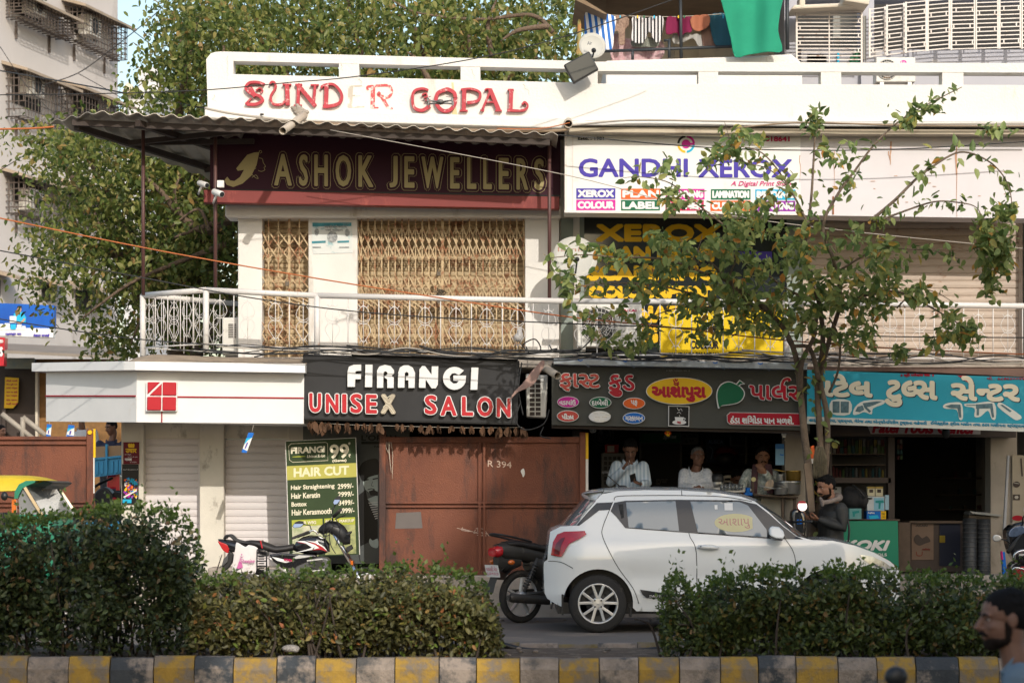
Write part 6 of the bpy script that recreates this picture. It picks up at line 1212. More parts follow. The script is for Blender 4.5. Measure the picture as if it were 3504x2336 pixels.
# ---------------------------------------------------------------- motorbikes, scooter, auto rickshaw
m_tank = mat('bike black gloss',(.012,.012,.014),.15,var=.1,coat=1); m_seat = mat('seat vinyl',(.022,.02,.02),.55,var=.2,bump=.2); m_bred = mat('bike red',(.42,.02,.03),.25,coat=.8); m_bsil = mat('bike silver',(.60,.60,.60),.3,.5)
m_mirr = mat('mirror glass',(.85,.86,.88),.03,1,var=0); m_amb = mat('amber lens',(.6,.13,.01),.2,coat=1); m_eng = mat('engine grey',(.10,.10,.10),.5,.5,var=.3)
def bwheel(t,c,ax,r_,spokes=5,w_=.045):
    ax = Vector(ax).normalized(); m = M(); m.torus(c,ax,r_ - w_ * .75,w_ * .85,44,10); wh = m.build('wheel',m_rubber,t); q = ax.to_track_quat('Z','Y').to_matrix(); m = M()
    m.lathe([(r_ * .74,-.02),(r_ * .78,-.022),(r_ * .78,.022),(r_ * .74,.02),(r_ * .72,0),(r_ * .74,-.02)],c,ax,40,cap=False); m.lathe([(.001,-.05),(.06,-.05),(.06,.05),(.001,.05)],c,ax,20)
    for i in range(spokes): a = 2 * math.pi * i / spokes + .3; m.bar(Vector(c) + q @ Vector((math.cos(a) * .05,math.sin(a) * .05,0)),Vector(c) + q @ Vector((math.cos(a + .12) * r_ * .74,math.sin(a + .12) * r_ * .74,0)),.042,.026)
    m.build('rim',m_bsil if spokes == 5 else m_eng,wh); return wh
# black motorbike at left, side on, measured on view I
view('I'); YM = 28.1; t = thing('motorbike','black motorbike with red and white tank stripes parked by the white shutters','motorbike',W(900,1800,YM)); t.location.z = .1; ROOT[t.name] = Vector(t.location)
w2 = lambda x,y,dy=0: W(x,y,YM) + Vector((0,dy,0))
def slab(name,mt,pts,hw,bev=.02,k=4,sm=True,par=None,y0=0):
    m = M(); q = smooth2(pts,k,True) if sm else pts; a = [w2(x,y,-hw + y0) for x,y in q]; m.prism(a,(0,2 * hw,0)); return m.build(name,mt,par or t,bevel=bev,seg=3)
def fat(name,mt,secs,par=None):  # lofted body: (x, ytop, ybottom, half width)
    m = M(); L_ = []
    for x,yt,yb,hw in secs:
        a,b = w2(x,yt),w2(x,yb); c = (a + b) / 2; h = (a.z - b.z) / 2; L_.append([c + Vector((0,-hw * math.copysign(abs(math.cos(s_)) ** .7,math.cos(s_)),h * math.copysign(abs(math.sin(s_)) ** .8,math.sin(s_)))) for s_ in [2 * math.pi * i / 20 for i in range(20)]])
    m.loft(L_); return m.build(name,mt,par or t)
tank = fat('fuel_tank',m_tank,[(865,1195,1230,.05),(900,1140,1248,.10),(960,1098,1262,.14),(1040,1080,1275,.155),(1120,1086,1275,.15),(1180,1110,1262,.12),(1225,1165,1240,.07)])
def side_print(name,mt,pts,par,hw=.162): part(par,name,mt,lambda m: m.prism([w2(x,y,-hw) for x,y in pts],(0,.012,0)))
side_print('red_flash',m_bred,[(912,1150),(1000,1146),(1100,1160),(1175,1200),(1205,1240),(1150,1222),(1040,1225),(1085,1205),(1010,1165)],tank); side_print('white_flash',p_white,[(895,1138),(985,1136),(1090,1175),(1130,1205),(1060,1222),(860,1258),(1000,1222),(1060,1202),(1000,1160)],tank,.165); side_print('white_flash',p_white,[(1000,1132),(1100,1145),(1180,1195),(1210,1238),(1160,1195),(1090,1158)],tank,.166)
part(tank,'writing',p_white,lambda m: (text(m,'HONDA',1094,1124,1164,1142,YM - .162,.22,bold=1),flat(m,[(1105,1092),(1135,1100),(1165,1118),(1135,1116)],YM - .162)))
fat('seat',m_seat,[(400,1138,1165,.08),(450,1130,1180,.12),(550,1135,1215,.13),(600,1150,1240,.13),(700,1190,1258,.13),(800,1180,1245,.12),(870,1165,1232,.08)]); slab('seat_strap',m_bred,[(548,1130),(562,1132),(582,1208),(568,1210)],.136,.004,sm=False)
fat('tail_panel',m_tank,[(135,1120,1135,.03),(180,1120,1185,.08),(260,1128,1250,.11),(360,1150,1250,.12),(480,1180,1260,.12),(620,1210,1290,.11)]); slab('tail_lamp',mat('bike lamp red',(.45,.01,.015),.15,coat=1),[(137,1140),(170,1150),(250,1185),(245,1235),(235,1258),(190,1230),(165,1190)],.10,.01,2)
m = M(); m.tube(cat_rom([w2(205,1110,-.12),w2(225,1088,-.12),w2(265,1090,-.12),w2(310,1130,-.12),w2(380,1152,-.12),w2(450,1160,-.12)],5),.014,8); m.tube(cat_rom([w2(205,1110,.12),w2(225,1088,.12),w2(265,1090,.12),w2(310,1130,.12),w2(380,1152,.12)],5),.014,8); m.tube([w2(205,1110,-.12),w2(205,1110,.12)],.014,8); m.build('grab_rail',m_black,t)
slab('side_panel',m_tank,[(640,1270),(880,1262),(1080,1270),(1100,1300),(950,1370),(850,1400),(760,1400)],.14,.02,2); slab('side_panel_flash',p_white,[(665,1290),(720,1300),(840,1330),(890,1330),(800,1350),(720,1330)],.143,.002,sm=False); slab('side_panel_flash',m_bsil,[(870,1300),(930,1275),(1070,1285),(990,1300),(900,1312)],.143,.002,sm=False)
part(t,'writing',p_crim,T('HONDA',775,1310,860,1335,YM - .146,.1,bold=1.5))
slab('engine',m_eng,[(930,1330),(1150,1290),(1230,1330),(1200,1480),(1000,1560),(880,1480)],.13,.03,2); slab('chain_cover',m_alloy,[(640,1310),(690,1320),(880,1480),(840,1490)],.12,.01,2)
m = M()
for s_ in (-1,1): m.tube([w2(1245,1035,.085 * s_),w2(1440,1365,.085 * s_)],.021,10); m.tube([w2(1440,1365,.085 * s_),w2(1600,1680,.085 * s_)],.028,10)
m.build('fork',m_chrome,t)
for q in ([(1250,1010),(1200,1060),(1190,1150),(1230,1240)],[(1265,990),(1225,1080),(1240,1180),(1285,1260)],[(1240,930),(1180,990),(1170,1080)],[(1290,930),(1330,1010),(1310,1100),(1290,1180)],[(1150,1070),(1190,1090),(1235,1075)]): part(t,'control_cable',m_black,lambda m: m.tube(cat_rom([w2(x,y,-.13) for x,y in q],5),.006,5))
for i in range(8): part(t,'engine_fin',m_alloy,lambda m: m.bar(w2(1010 + i * 3,1335 + i * 13,-.145),w2(1160 + i * 3,1318 + i * 13,-.145),.008,.03))
part(t,'chrome_trim',m_chrome,lambda m: m.tube(cat_rom([w2(1030,1050,-.1),w2(1060,1035,-.1),w2(1090,1045,-.1),w2(1110,1075,-.1)],4),.011,8)); slab('tank_pad',m_seat,[(850,1105),(960,1060),(1010,1040),(1010,1060),(900,1110),(860,1125)],.06,.01,2); slab('reflector',m_amb,[(1430,1330),(1455,1330),(1455,1370),(1432,1372)],.12,.004,sm=False)
fat('head_lamp_cowl',m_black,[(1112,1020,1060,.05),(1150,975,1075,.10),(1220,940,1060,.13),(1300,950,1130,.13),(1360,990,1180,.12),(1420,1080,1170,.07)]); m = M(); m.tube(cat_rom([w2(1250,1000,0),w2(1255,920,-.1),w2(1265,905,-.2),w2(1345,840,-.36)],5),.011,8); m.tube(cat_rom([w2(1250,1000,0),w2(1150,1040,.1),w2(1100,1060,.2),w2(1030,1040,.36)],5),.011,8); hb = m.build('handlebar',m_chrome,t)
part(hb,'grip',m_rubber,lambda m: m.tube([w2(1275,900,-.24),w2(1352,832,-.38)],.02,10)); part(hb,'grip',m_rubber,lambda m: m.tube([w2(1000,1060,.3),w2(880,1100,.38)],.02,10)); part(hb,'lever',m_black,lambda m: m.tube(cat_rom([w2(1290,925,-.25),w2(1340,905,-.33),w2(1395,885,-.38)],4),.008,6))
def bmirror(c,pts,st): mr = part(t,'mirror',m_black,lambda m: (m.prism([w2(x,y,c) for x,y in pts],(0,.03,0)),m.tube([w2(*q,c + .03) for q in st],.008,6)),bevel=.004); cx,cy = sum(p[0] for p in pts) / len(pts),sum(p[1] for p in pts) / len(pts); part(mr,'glass',m_mirr,lambda m: m.add([w2(cx + (x - cx) * .88,cy + (y - cy) * .88,c - .004 + (y - cy) * -.0006) for x,y in pts],[tuple(range(len(pts)))]))
bmirror(-.25,[(1268,768),(1285,725),(1320,700),(1344,702),(1340,740),(1310,782),(1280,788)],[(1290,785),(1262,840),(1252,890)]); bmirror(.3,[(832,1000),(860,960),(900,946),(940,952),(946,985),(915,1010),(850,1018)],[(940,980),(1005,992),(1022,1050)])
slab('indicator',m_black,[(1385,1085),(1410,1050),(1450,1040),(1430,1075)],.03,.01,2,y0=-.16); slab('number_plate_front',m_black,[(1380,1205),(1430,1175),(1450,1215),(1400,1250)],.08,.004,sm=False); slab('green_cloth',p_grn,[(1210,1020),(1240,1000),(1290,985),(1312,1000),(1300,1015),(1250,1030),(1215,1030)],.1,.01,2)
slab('rear_fender',m_black,[(250,1240),(290,1300),(240,1400),(170,1440),(205,1320)],.06,.01,2); slab('number_plate',m_eng,[(195,1310),(240,1270),(235,1340),(170,1395)],.09,.004,sm=False); m = M()
for i in range(7): m.torus(w2(565,1290 + i * 22,-.13),(0,0,1),.028,.007,14,6)
m.build('shock_absorber',m_black,t); m = M()
for q in ([(530,1220),(600,1225),(622,1250),(622,1440)],[(530,1225),(528,1440)],[(528,1330),(622,1330)],[(528,1380),(622,1380)],[(528,1280),(622,1280)]): m.tube([w2(x,y,-.2) for x,y in q],.008,6)
m.build('saree_guard',m_black,t); slab('exhaust',m_bsil,[(180,1440),(700,1420),(950,1560),(930,1600),(690,1480),(180,1490)],.03,.02,2,y0=.15)
bwheel(t,w2(440,1640),(0,1,0),.29); bwheel(t,w2(1600,1640),(0,1,0),.29)
# cloth bag hanging on the tail
t2 = thing('cloth_bag','white cloth bag with pink dancing lady print hanging from the black motorbike','bag',w2(415,1440,-.2)); m = M(); patch(m,smooth2([(330,1150),(380,1175),(420,1195),(450,1175),(535,1205),(528,1290),(512,1445),(400,1448),(292,1440),(300,1320),(318,1220)],3,True),lambda x,y: w2(x,y,-.2 - .02 * math.sin((x - 290) / 30 + y / 60) * ((y - 1150) / 300)),14)
o = m.build('bag_cloth',mat('bag cloth',(.66,.62,.60),.9,var=.08,bump=.2),t2); md_ = o.modifiers.new('t','SOLIDIFY'); md_.thickness = .006
m_bpk = mat('bag pink',(.50,.12,.30),.8); part(t2,'print',m_bpk,lambda m: (text(m,'Sheejee',345,1315,490,1365,YM - .235,bold=1.2,shear=.3),flat(m,[(330,1350),(345,1330),(360,1350),(375,1395),(340,1412),(310,1405),(325,1380)],YM - .235),flat(m,oval(362,1272,7,8,10),YM - .235),stroke(m,[(350,1290),(360,1300),(378,1290)],6,YM - .235),stroke(m,[(345,1330),(352,1305),(365,1300)],7,YM - .235),text(m,'www.sheejee.in',385,1405,440,1412,YM - .235)))
# second motorbike behind the car, seen from the rear quarter
T2 = Matrix.Translation(W(387 * 1 - 0,0,27.65).xy.to_3d()) @ Matrix.Rotation(0,4,'Z'); view('O'); pw_ = W(268,640,27.65); T2 = Matrix.Translation((pw_.x,27.65,0)) @ Matrix.Rotation(R(38),4,'Z')
t = thing('motorbike','dusty black motorbike with red lamp and number plate half hidden behind the car','motorbike',(pw_.x,27.65,0))
def LM(): m = M(); m.T = T2; return m
def lpart(name,mt,fn,par=None,**k): m = LM(); fn(m); return m.build(name,mt,par or t,**k)
ax2 = T2.to_3x3() @ Vector((0,1,0)); bwheel(t,T2 @ Vector((0,0,.30)),ax2,.30,5,.05); bwheel(t,T2 @ Vector((1.24,0,.30)),ax2,.30)
m_dst = mat('dusty black',(.035,.033,.03),.45,var=.3,dirt=(.10,.09,.075),dscale=6,damt=.3)
sec_ = lambda x,z0,z1,hw: [(x,hw * math.copysign(abs(math.cos(a)) ** .7,math.cos(a)),(z0 + z1) / 2 + (z1 - z0) / 2 * math.copysign(abs(math.sin(a)) ** .8,math.sin(a))) for a in [2 * math.pi * i / 16 for i in range(16)]]
lpart('tail_panel',m_dst,lambda m: m.loft([sec_(-.36,.80,.90,.06),sec_(-.28,.73,.92,.10),sec_(0,.70,.90,.11),sec_(.3,.64,.84,.10),sec_(.4,.62,.78,.08)])); lpart('seat',m_seat,lambda m: m.loft([sec_(-.24,.88,.93,.08),sec_(-.1,.87,.95,.13),sec_(.12,.82,.92,.13),sec_(.3,.80,.88,.13),sec_(.46,.80,.90,.11),sec_(.52,.84,.88,.06)]))
lpart('fuel_tank',m_tank,lambda m: m.loft([sec_(.44,.84,.90,.06),sec_(.52,.78,.98,.12),sec_(.7,.76,1.02,.15),sec_(.86,.78,1.0,.13),sec_(.95,.84,.92,.06)])); lpart('tail_lamp',mat('bike lamp red',(.45,.01,.015),.15,coat=1),lambda m: m.loft([sec_(-.415,.765,.865,.075),sec_(-.37,.75,.885,.095),sec_(-.33,.76,.89,.095)]))
lpart('grab_rail',m_black,lambda m: m.tube(cat_rom([(.05,-.13,.93),(-.2,-.13,.98),(-.36,-.11,1.01),(-.40,0,1.02),(-.36,.11,1.01),(-.2,.13,.98),(.05,.13,.93)],5),.013,8)); lpart('rear_fender',m_dst,lambda m: m.loft([[(x,y,z) for y in (-.07,.07)] for x,z in ((-.10,.70),(-.26,.66),(-.36,.58),(-.42,.46),(-.45,.36))],closed=False,cap=False),recalc=False)
np_ = lpart('number_plate',p_white,lambda m: m.box((-.41,0,.60),(.008,.24,.14),Euler((0,R(-14),0)).to_matrix()))
def plate(m):
    for s,x0,x1,z0,z1 in (('વાઘાદી મેર',-.10,.10,.60,.655),('GJ 20 M 0129',-.112,.112,.545,.585)):
        vs,fs = glyphs(s); a = min(v[0] for v in vs); b = max(v[0] for v in vs); c = min(v[1] for v in vs); d = max(v[1] for v in vs); m.add([(-.418 - .25 * ((z0 + (v[1] - c) / (d - c) * (z1 - z0)) - .60),-(x0 + (v[0] - a) / (b - a) * (x1 - x0)),z0 + (v[1] - c) / (d - c) * (z1 - z0)) for v in vs],fs)
part(np_,'writing',p_crim,lambda m: (setattr(m,'T',T2),plate(m))); lpart('indicator',m_amb,lambda m: m.ell((-.27,-.17,.70),(.045,.035,.03))); lpart('indicator',m_amb,lambda m: m.ell((-.27,.17,.70),(.045,.035,.03)))
m = LM()
for i in range(9): m.torus((-.05 + .018 * i,-.15,.42 + .03 * i),(.5,0,1),.03,.008,14,6)
m.tube([(-.07,-.15,.36),(.12,-.15,.74)],.016,8); m.build('shock_absorber',m_eng,t); lpart('exhaust',mat('exhaust dusty',(.07,.065,.06),.5,.5,dirt=(.16,.14,.11),dscale=6,damt=.3),lambda m: (m.lathe([(.035,0),(.052,.03),(.052,.55),(.03,.66)],(-.30,-.17,.30),(1,0,-.08),16),m.lathe([(.03,-.02),(.02,.0)],(-.30,-.17,.30),(1,0,-.08),12))); lpart('engine',m_eng,lambda m: (m.box((.62,0,.42),(.36,.26,.34)),m.box((.3,-.1,.33),(.6,.05,.06))),bevel=.04)
lpart('side_panel',m_dst,lambda m: m.loft([sec_(.08,.60,.74,.07),sec_(.2,.50,.76,.13),sec_(.42,.46,.74,.14),sec_(.52,.56,.70,.10)])); lpart('chain_cover',m_dst,lambda m: (m.box((.28,.10,.33),(.62,.04,.10)),m.bar((.02,-.10,.30),(.5,-.10,.38),.05,.04),m.bar((.02,.10,.30),(.5,.10,.38),.05,.04))); lpart('inner_fender',m_black,lambda m: m.loft([[(.365 * math.cos(a),y,.30 + .365 * math.sin(a)) for y in (-.085,-.05,.05,.085)] for a in [R(15 + 12 * i) for i in range(12)]],closed=False,cap=False),recalc=False); lpart('foot_peg',m_rubber,lambda m: m.tube([(.36,-.12,.30),(.36,-.30,.31)],.018,8)); lpart('tail_bracket',m_dst,lambda m: m.loft([sec_(-.36,.62,.80,.05),sec_(-.25,.58,.78,.07),sec_(-.05,.64,.78,.08)]))
lpart('fork',m_chrome,lambda m: (m.tube([(1.02,-.09,.98),(1.24,-.09,.30)],.02,8),m.tube([(1.02,.09,.98),(1.24,.09,.30)],.02,8))); h = lpart('handlebar',m_black,lambda m: m.tube(cat_rom([(.86,-.36,1.08),(.93,-.25,1.09),(1.0,-.1,1.04),(1.0,.1,1.04),(.93,.25,1.09),(.86,.36,1.08)],5),.012,8)); lpart('grip',m_rubber,lambda m: (m.tube([(.90,-.26,1.09),(.84,-.38,1.08)],.02,8)),h); lpart('head_lamp_cowl',m_black,lambda m: m.loft([sec_(1.0,.86,1.06,.09),sec_(1.08,.80,1.20,.13),sec_(1.16,.84,1.12,.09)])); lpart('cloth_tail_bag',mat('bag black',(.02,.02,.022),.8,bump=.3),lambda m: m.loft([sec_(.98,.98,1.16,.10),sec_(1.06,.96,1.28,.14),sec_(1.14,.98,1.2,.09)]))
# scooter at the right edge of the frame and the one behind the man with the phone
view('L'); YS = 27.2; s2 = lambda x,y,d=0: W(x,y,YS) + Vector((0,d,0))
t = thing('scooter','black scooter with blue tinted head lamp cut off by the right edge','scooter',s2(1760,1600)); t.location.z = 0; ROOT[t.name] = Vector(t.location)
def sl(name,mt,pts,y0,th,bev=.015,k=3,par=None): m = M(); m.prism([s2(x,y,y0) for x,y in (smooth2(pts,k,True) if k else pts)],(0,th,0)); return m.build(name,mt,par or t,bevel=bev,seg=3)
sl('front_cowl',m_tank,[(1640,1220),(1660,1180),(1720,1150),(1830,1150),(1900,1300),(1840,1420),(1720,1420),(1660,1330)],-.14,.28,.05); sl('head_lamp',mat('head lamp blue',(.14,.19,.30),.06,.3,var=.6,scale=20,coat=1),[(1650,1225),(1670,1190),(1720,1172),(1752,1175),(1760,1210),(1720,1240),(1660,1245)],-.16,.05,.008); sl('front_fender',m_tank,[(1665,1440),(1720,1400),(1830,1390),(1900,1450),(1830,1500),(1690,1560),(1665,1520)],-.09,.18,.03); sl('red_panel',m_bred,[(1690,1465),(1780,1440),(1860,1450),(1850,1500),(1760,1530),(1700,1535)],-.11,.05,.01)
m = M(); m.tube(cat_rom([s2(1685,1400,-.17),s2(1690,1360,-.18),s2(1730,1340,-.18),s2(1830,1332,-.17)],4),.02,8); m.tube(cat_rom([s2(1672,1480,-.16),s2(1690,1450,-.17),s2(1780,1470,-.17),s2(1850,1500,-.17)],4),.012,8); m.build('crash_guard',m_chrome,t)
sl('mirror',p_white,[(1735,1060),(1742,1038),(1775,1024),(1830,1030),(1830,1080),(1770,1086),(1740,1080)],-.3,.03,.01); sl('mirror',m_alloy,[(1534,1250),(1548,1230),(1580,1235),(1592,1255),(1575,1272),(1545,1274)],-.25,.04,.012); m = M(); m.tube(cat_rom([s2(1590,1258,-.24),s2(1630,1270,-.2),s2(1660,1290,-.15)],4),.009,6); m.tube(cat_rom([s2(1765,1085,-.28),s2(1735,1115,-.25),s2(1745,1165,-.15)],4),.009,6); m.build('mirror_stalk',m_black,t)
m = M(); m.tube(cat_rom([s2(1640,1330,-.3),s2(1690,1270,-.22),s2(1800,1180,0),s2(1900,1200,.3)],5),.014,8); m.build('handlebar',m_black,t); part(t,'grip',m_rubber,lambda m: m.tube([s2(1625,1345,-.32),s2(1680,1282,-.24)],.022,8)); part(t,'writing',p_white,T('HERO',1738,1358,1790,1374,YS - .2,bold=1))
bwheel(t,Vector((s2(1790,1600).x,YS,.25)),(0,1,0),.25); bwheel(t,Vector((s2(1790,1600).x + 1.2,YS,.25)),(0,1,0),.25); sl('rear_body',m_tank,[(1950,1350),(2350,1300),(2550,1330),(2560,1480),(2300,1560),(2000,1650),(1900,1640)],-.17,.34,.05); sl('seat',m_seat,[(2000,1290),(2400,1270),(2520,1290),(2450,1330),(2000,1345)],-.15,.3,.04)
YS = 27.3; t = thing('scooter','scooter behind the car showing only its round mirror and handlebar by the man','scooter',Vector((s2(270,0).x,YS,0)))
sl('mirror',m_bred,oval(282,1040,35,37,20),-.02,.03,.008,0); part(t,'mirror_glass',m_mirr,lambda m: m.add([s2(x,y,-.03 + (1040 - y) * .0006) for x,y in oval(284,1040,30,32,20)],[tuple(range(20))])); m = M(); m.tube(cat_rom([s2(275,1075),s2(268,1110),s2(262,1160)],4),.01,6); m.tube([s2(180,1150,.1),s2(335,1140,-.2)],.013,8); m.build('handlebar',m_black,t)
sl('cowl',m_tank,[(220,1075),(260,1060),(300,1090),(312,1160),(300,1250),(240,1260),(215,1150)],0,.24,.04); sl('badge',p_blu,[(248,1130),(280,1128),(284,1160),(250,1162)],-.006,.01,.002,0); sl('leg_shield',m_tank,[(220,1240),(310,1240),(330,1700),(250,1700)],.05,.3,.04); part(t,'seat',m_seat,lambda m: m.box(s2(-150,1330,.15),(.6,.26,.12)),bevel=.04); part(t,'rear_body',m_tank,lambda m: (m.box(s2(-150,1480,.15),(.7,.26,.3)),m.box(s2(60,1640,.15),(.5,.26,.06))),bevel=.05); bwheel(t,Vector((s2(330,0).x,YS + .15,.23)),(0,1,0),.23); bwheel(t,Vector((s2(-300,0).x,YS + .15,.23)),(0,1,0),.23)
# auto rickshaw
view('H'); YR = 24.0; s2 = lambda x,y,d=0: W(x,y,YR) + Vector((0,d,0)); t = thing('auto_rickshaw','yellow and green auto rickshaw whose roof and windscreen rise behind the left hedge','auto rickshaw',Vector((s2(-100,0).x,YR + .65,0)))
m_hood = mat('rickshaw yellow',(.62,.44,.02),.6,var=.2,scale=5,bump=.3,bscale=12); secs = []
for x,yt,ye,in_ in ((-760,960,1060,.10),(-500,922,1040,.03),(-250,906,1030,.02),(0,905,1026,.02),(120,908,1022,.03),(190,915,985,.06),(285,945,958,.16)):
    secs.append([s2(x,ye,in_),s2(x,(yt * .65 + ye * .35),.04 + in_),s2(x,yt + 6,.2 + in_),s2(x,yt,.65),s2(x,yt + 6,1.1 - in_),s2(x,(yt * .65 + ye * .35),1.26 - in_),s2(x,ye,1.3 - in_)])
part(t,'hood',m_hood,lambda m: m.loft(secs,closed=False,cap=False)); m_rg = mat('rickshaw green',(.012,.20,.11),.5,var=.2)
part(t,'front_bow',m_rg,lambda m: m.prism([s2(x,y,-.01) for x,y in [(105,1080),(108,1030),(140,975),(190,950),(262,948),(255,962),(200,985),(165,1005),(140,1050),(130,1080)]],(0,1.32,0))); part(t,'sun_visor',m_black,lambda m: m.loft([[s2(x,y,a),s2(x,y,1.3 - a)] for x,y,a in ((262,948,.0),(330,948,.05),(372,962,.12),(340,985,.12),(300,1010,.1))],closed=False,cap=False),recalc=False)
for a,b in (((175,990),(305,1200)),((255,985),(398,1200))): part(t,'windscreen_frame',m_chrome,lambda m: m.bar(s2(*a,.02 if a[0] < 200 else 1.2),s2(*b,.02 if a[0] < 200 else 1.2),.03))
part(t,'windscreen',mat('rickshaw glass',(.35,.36,.35),.08,var=.2,coat=1),lambda m: m.add([s2(185,995,.04),s2(255,988,1.2),s2(395,1205,1.2),s2(312,1205,.04)],[(0,1,2,3)])); part(t,'side_curtain',mat('rickshaw window',(.22,.23,.24),.15,var=.3),lambda m: m.prism([s2(x,y,.03) for x,y in [(130,1085),(170,1000),(290,1200),(140,1200)]],(0,.01,0)))
mr = part(t,'mirror',m_black,lambda m: (m.ell(s2(48,1062,-.1),(mm(26,YR),.03,mm(32,YR))),m.tube([s2(70,1065,-.1),s2(100,1075,-.02)],.01,6))); part(t,'indicator_strip',m_amb,lambda m: m.px(84,1085,118,1185,YR - .01,.05),bevel=.006)
part(t,'body',m_rg,lambda m: (m.prism([s2(x,y,.0) for x,y in [(-760,1300),(60,1300),(120,1190),(330,1190),(420,1330),(440,1600),(300,1720),(-700,1720)]],(0,1.3,0))),bevel=.05); part(t,'canopy_back',m_hood,lambda m: m.prism([s2(x,y,.1) for x,y in [(-780,1000),(-740,960),(-700,1300),(-770,1300)]],(0,1.1,0)))
for x,y,d in ((330,1700,.65),(-520,1700,.1),(-520,1700,1.2)): bwheel(t,Vector((s2(x,y).x,YR + d,.23)),(0,1,0),.23)
# parked dark scooter behind the left hoarding
view('H'); YS = 31; s2 = lambda x,y,d=0: W(x,y,YS) + Vector((0,d,0)); t = thing('scooter','dark grey scooter beneath the blue truck bed at left','scooter',Vector((s2(800,0).x,YS,0)))
sl('leg_shield',mat('scooter grey',(.05,.052,.055),.4,var=.2),[(700,1060),(735,1010),(790,1000),(850,1080),(840,1250),(760,1250),(720,1150)],-.15,.3,.04); part(t,'handlebar',m_black,lambda m: m.tube([s2(690,1000,-.1),s2(740,965,0),s2(800,930,.2)],.018,8)); sl('seat',m_seat,[(840,1030),(900,1040),(980,1050),(980,1090),(850,1090)],-.13,.26,.03)
part(t,'tail_lamp',p_red,lambda m: m.ell(s2(852,1085,-.16),(.03,.02,.03))); bwheel(t,Vector((s2(740,0).x,YS,.23)),(0,1,0),.23); bwheel(t,Vector((s2(960,0).x,YS,.23)),(0,1,0),.23)
# ---------------------------------------------------------------- people
m_sk1 = mat('skin brown',(.25,.12,.07),.55,var=.12,scale=20); m_sk2 = mat('skin dark',(.17,.082,.052),.55,var=.12,scale=20); m_hair = mat('black hair',(.009,.008,.008),.8,var=.3,scale=60,spec=.15,bump=.6,bscale=120); m_gryh = mat('grey hair',(.17,.165,.16),.6,var=.4,scale=60,bump=.6,bscale=120); m_eyew = mat('eye white',(.36,.31,.28),.3); m_lip = mat('lip',(.17,.06,.05),.5)
def hand(m,wr,d,n,curl=.6,k=1.0,thumb=1,wrap=0):
    d = Vector(d).normalized(); n = Vector(n); n = (n - d * n.dot(d)).normalized(); s = d.cross(n); wr = Vector(wr); q = Matrix((s,d,n)).transposed()
    m.ell(wr + d * .048 * k,(.040 * k,.055 * k,.017 * k),q,12,8)
    for i,(o,L_) in enumerate(((.030,.070),(.010,.080),(-.010,.075),(-.028,.058))):
        p_ = wr + (d * .088 + s * o) * k; a = .15 + curl * .35; pts = [wr + (d * .05 + s * o) * k,p_]; dd = d + s * o * 2.5
        for j in range(3): a += curl * (.55 + .08 * i); p_ = p_ + (dd.normalized() * math.cos(a) + n * math.sin(a)) * L_ * k / 3 * (1.2 - .2 * j); pts.append(p_)
        m.tube(pts,[.0085 * k,.0088 * k,.008 * k,.0075 * k,.0065 * k],8)
    b = wr + (d * .02 + s * .03 * thumb) * k; m.tube([b,b + (d * .028 + s * .022 * thumb + n * .010) * k,b + (d * .055 + s * .024 * thumb + n * (.016 + .02 * curl)) * k,b + (d * .075 + s * .012 * thumb + n * (.02 + .035 * curl)) * k],[.013 * k,.012 * k,.0105 * k,.008 * k],8)
def frame(f,u=(0,0,1)):
    f = Vector(f).normalized(); u = Vector(u); r = f.cross(u).normalized(); u = r.cross(f).normalized(); return f,u,r
def headshape(m,c,f,u,r,h):
    P_ = lambda a,b,e: c + (r * a + f * b + u * e) * h; q = Matrix((r,f,u)).transposed(); E = lambda p_,rr,rot=None: m.ell(P_(*p_),[x * h for x in rr],q if rot is None else q @ Euler(rot).to_matrix(),18,12)
    E((0,-.04,.14),(.335,.43,.36)); E((0,.10,-.12),(.285,.30,.34)); E((0,.20,-.36),(.17,.16,.12)); E((0,.30,-.42),(.10,.08,.075)); E((0,.12,-.30),(.25,.22,.16)); E((0,.33,.10),(.25,.06,.07)); E((.15,.26,-.10),(.10,.09,.09)); E((-.15,.26,-.10),(.10,.09,.09))
    m.tube([P_(0,.36,.08),P_(0,.43,-.02),P_(0,.49,-.11),P_(0,.43,-.15)],[.045 * h,.055 * h,.07 * h,.045 * h],10); E((.055,.41,-.13),(.045,.05,.035)); E((-.055,.41,-.13),(.045,.05,.035)); E((0,.365,-.245),(.11,.055,.026)); E((0,.36,-.295),(.10,.055,.03)); E((0,.34,-.20),(.13,.08,.06))
    for s_ in (-1,1): m.ell(P_(.345 * s_,-.04,-.01),(.035 * h,.085 * h,.13 * h),q @ Euler((.15,0,.35 * s_)).to_matrix(),12,8)
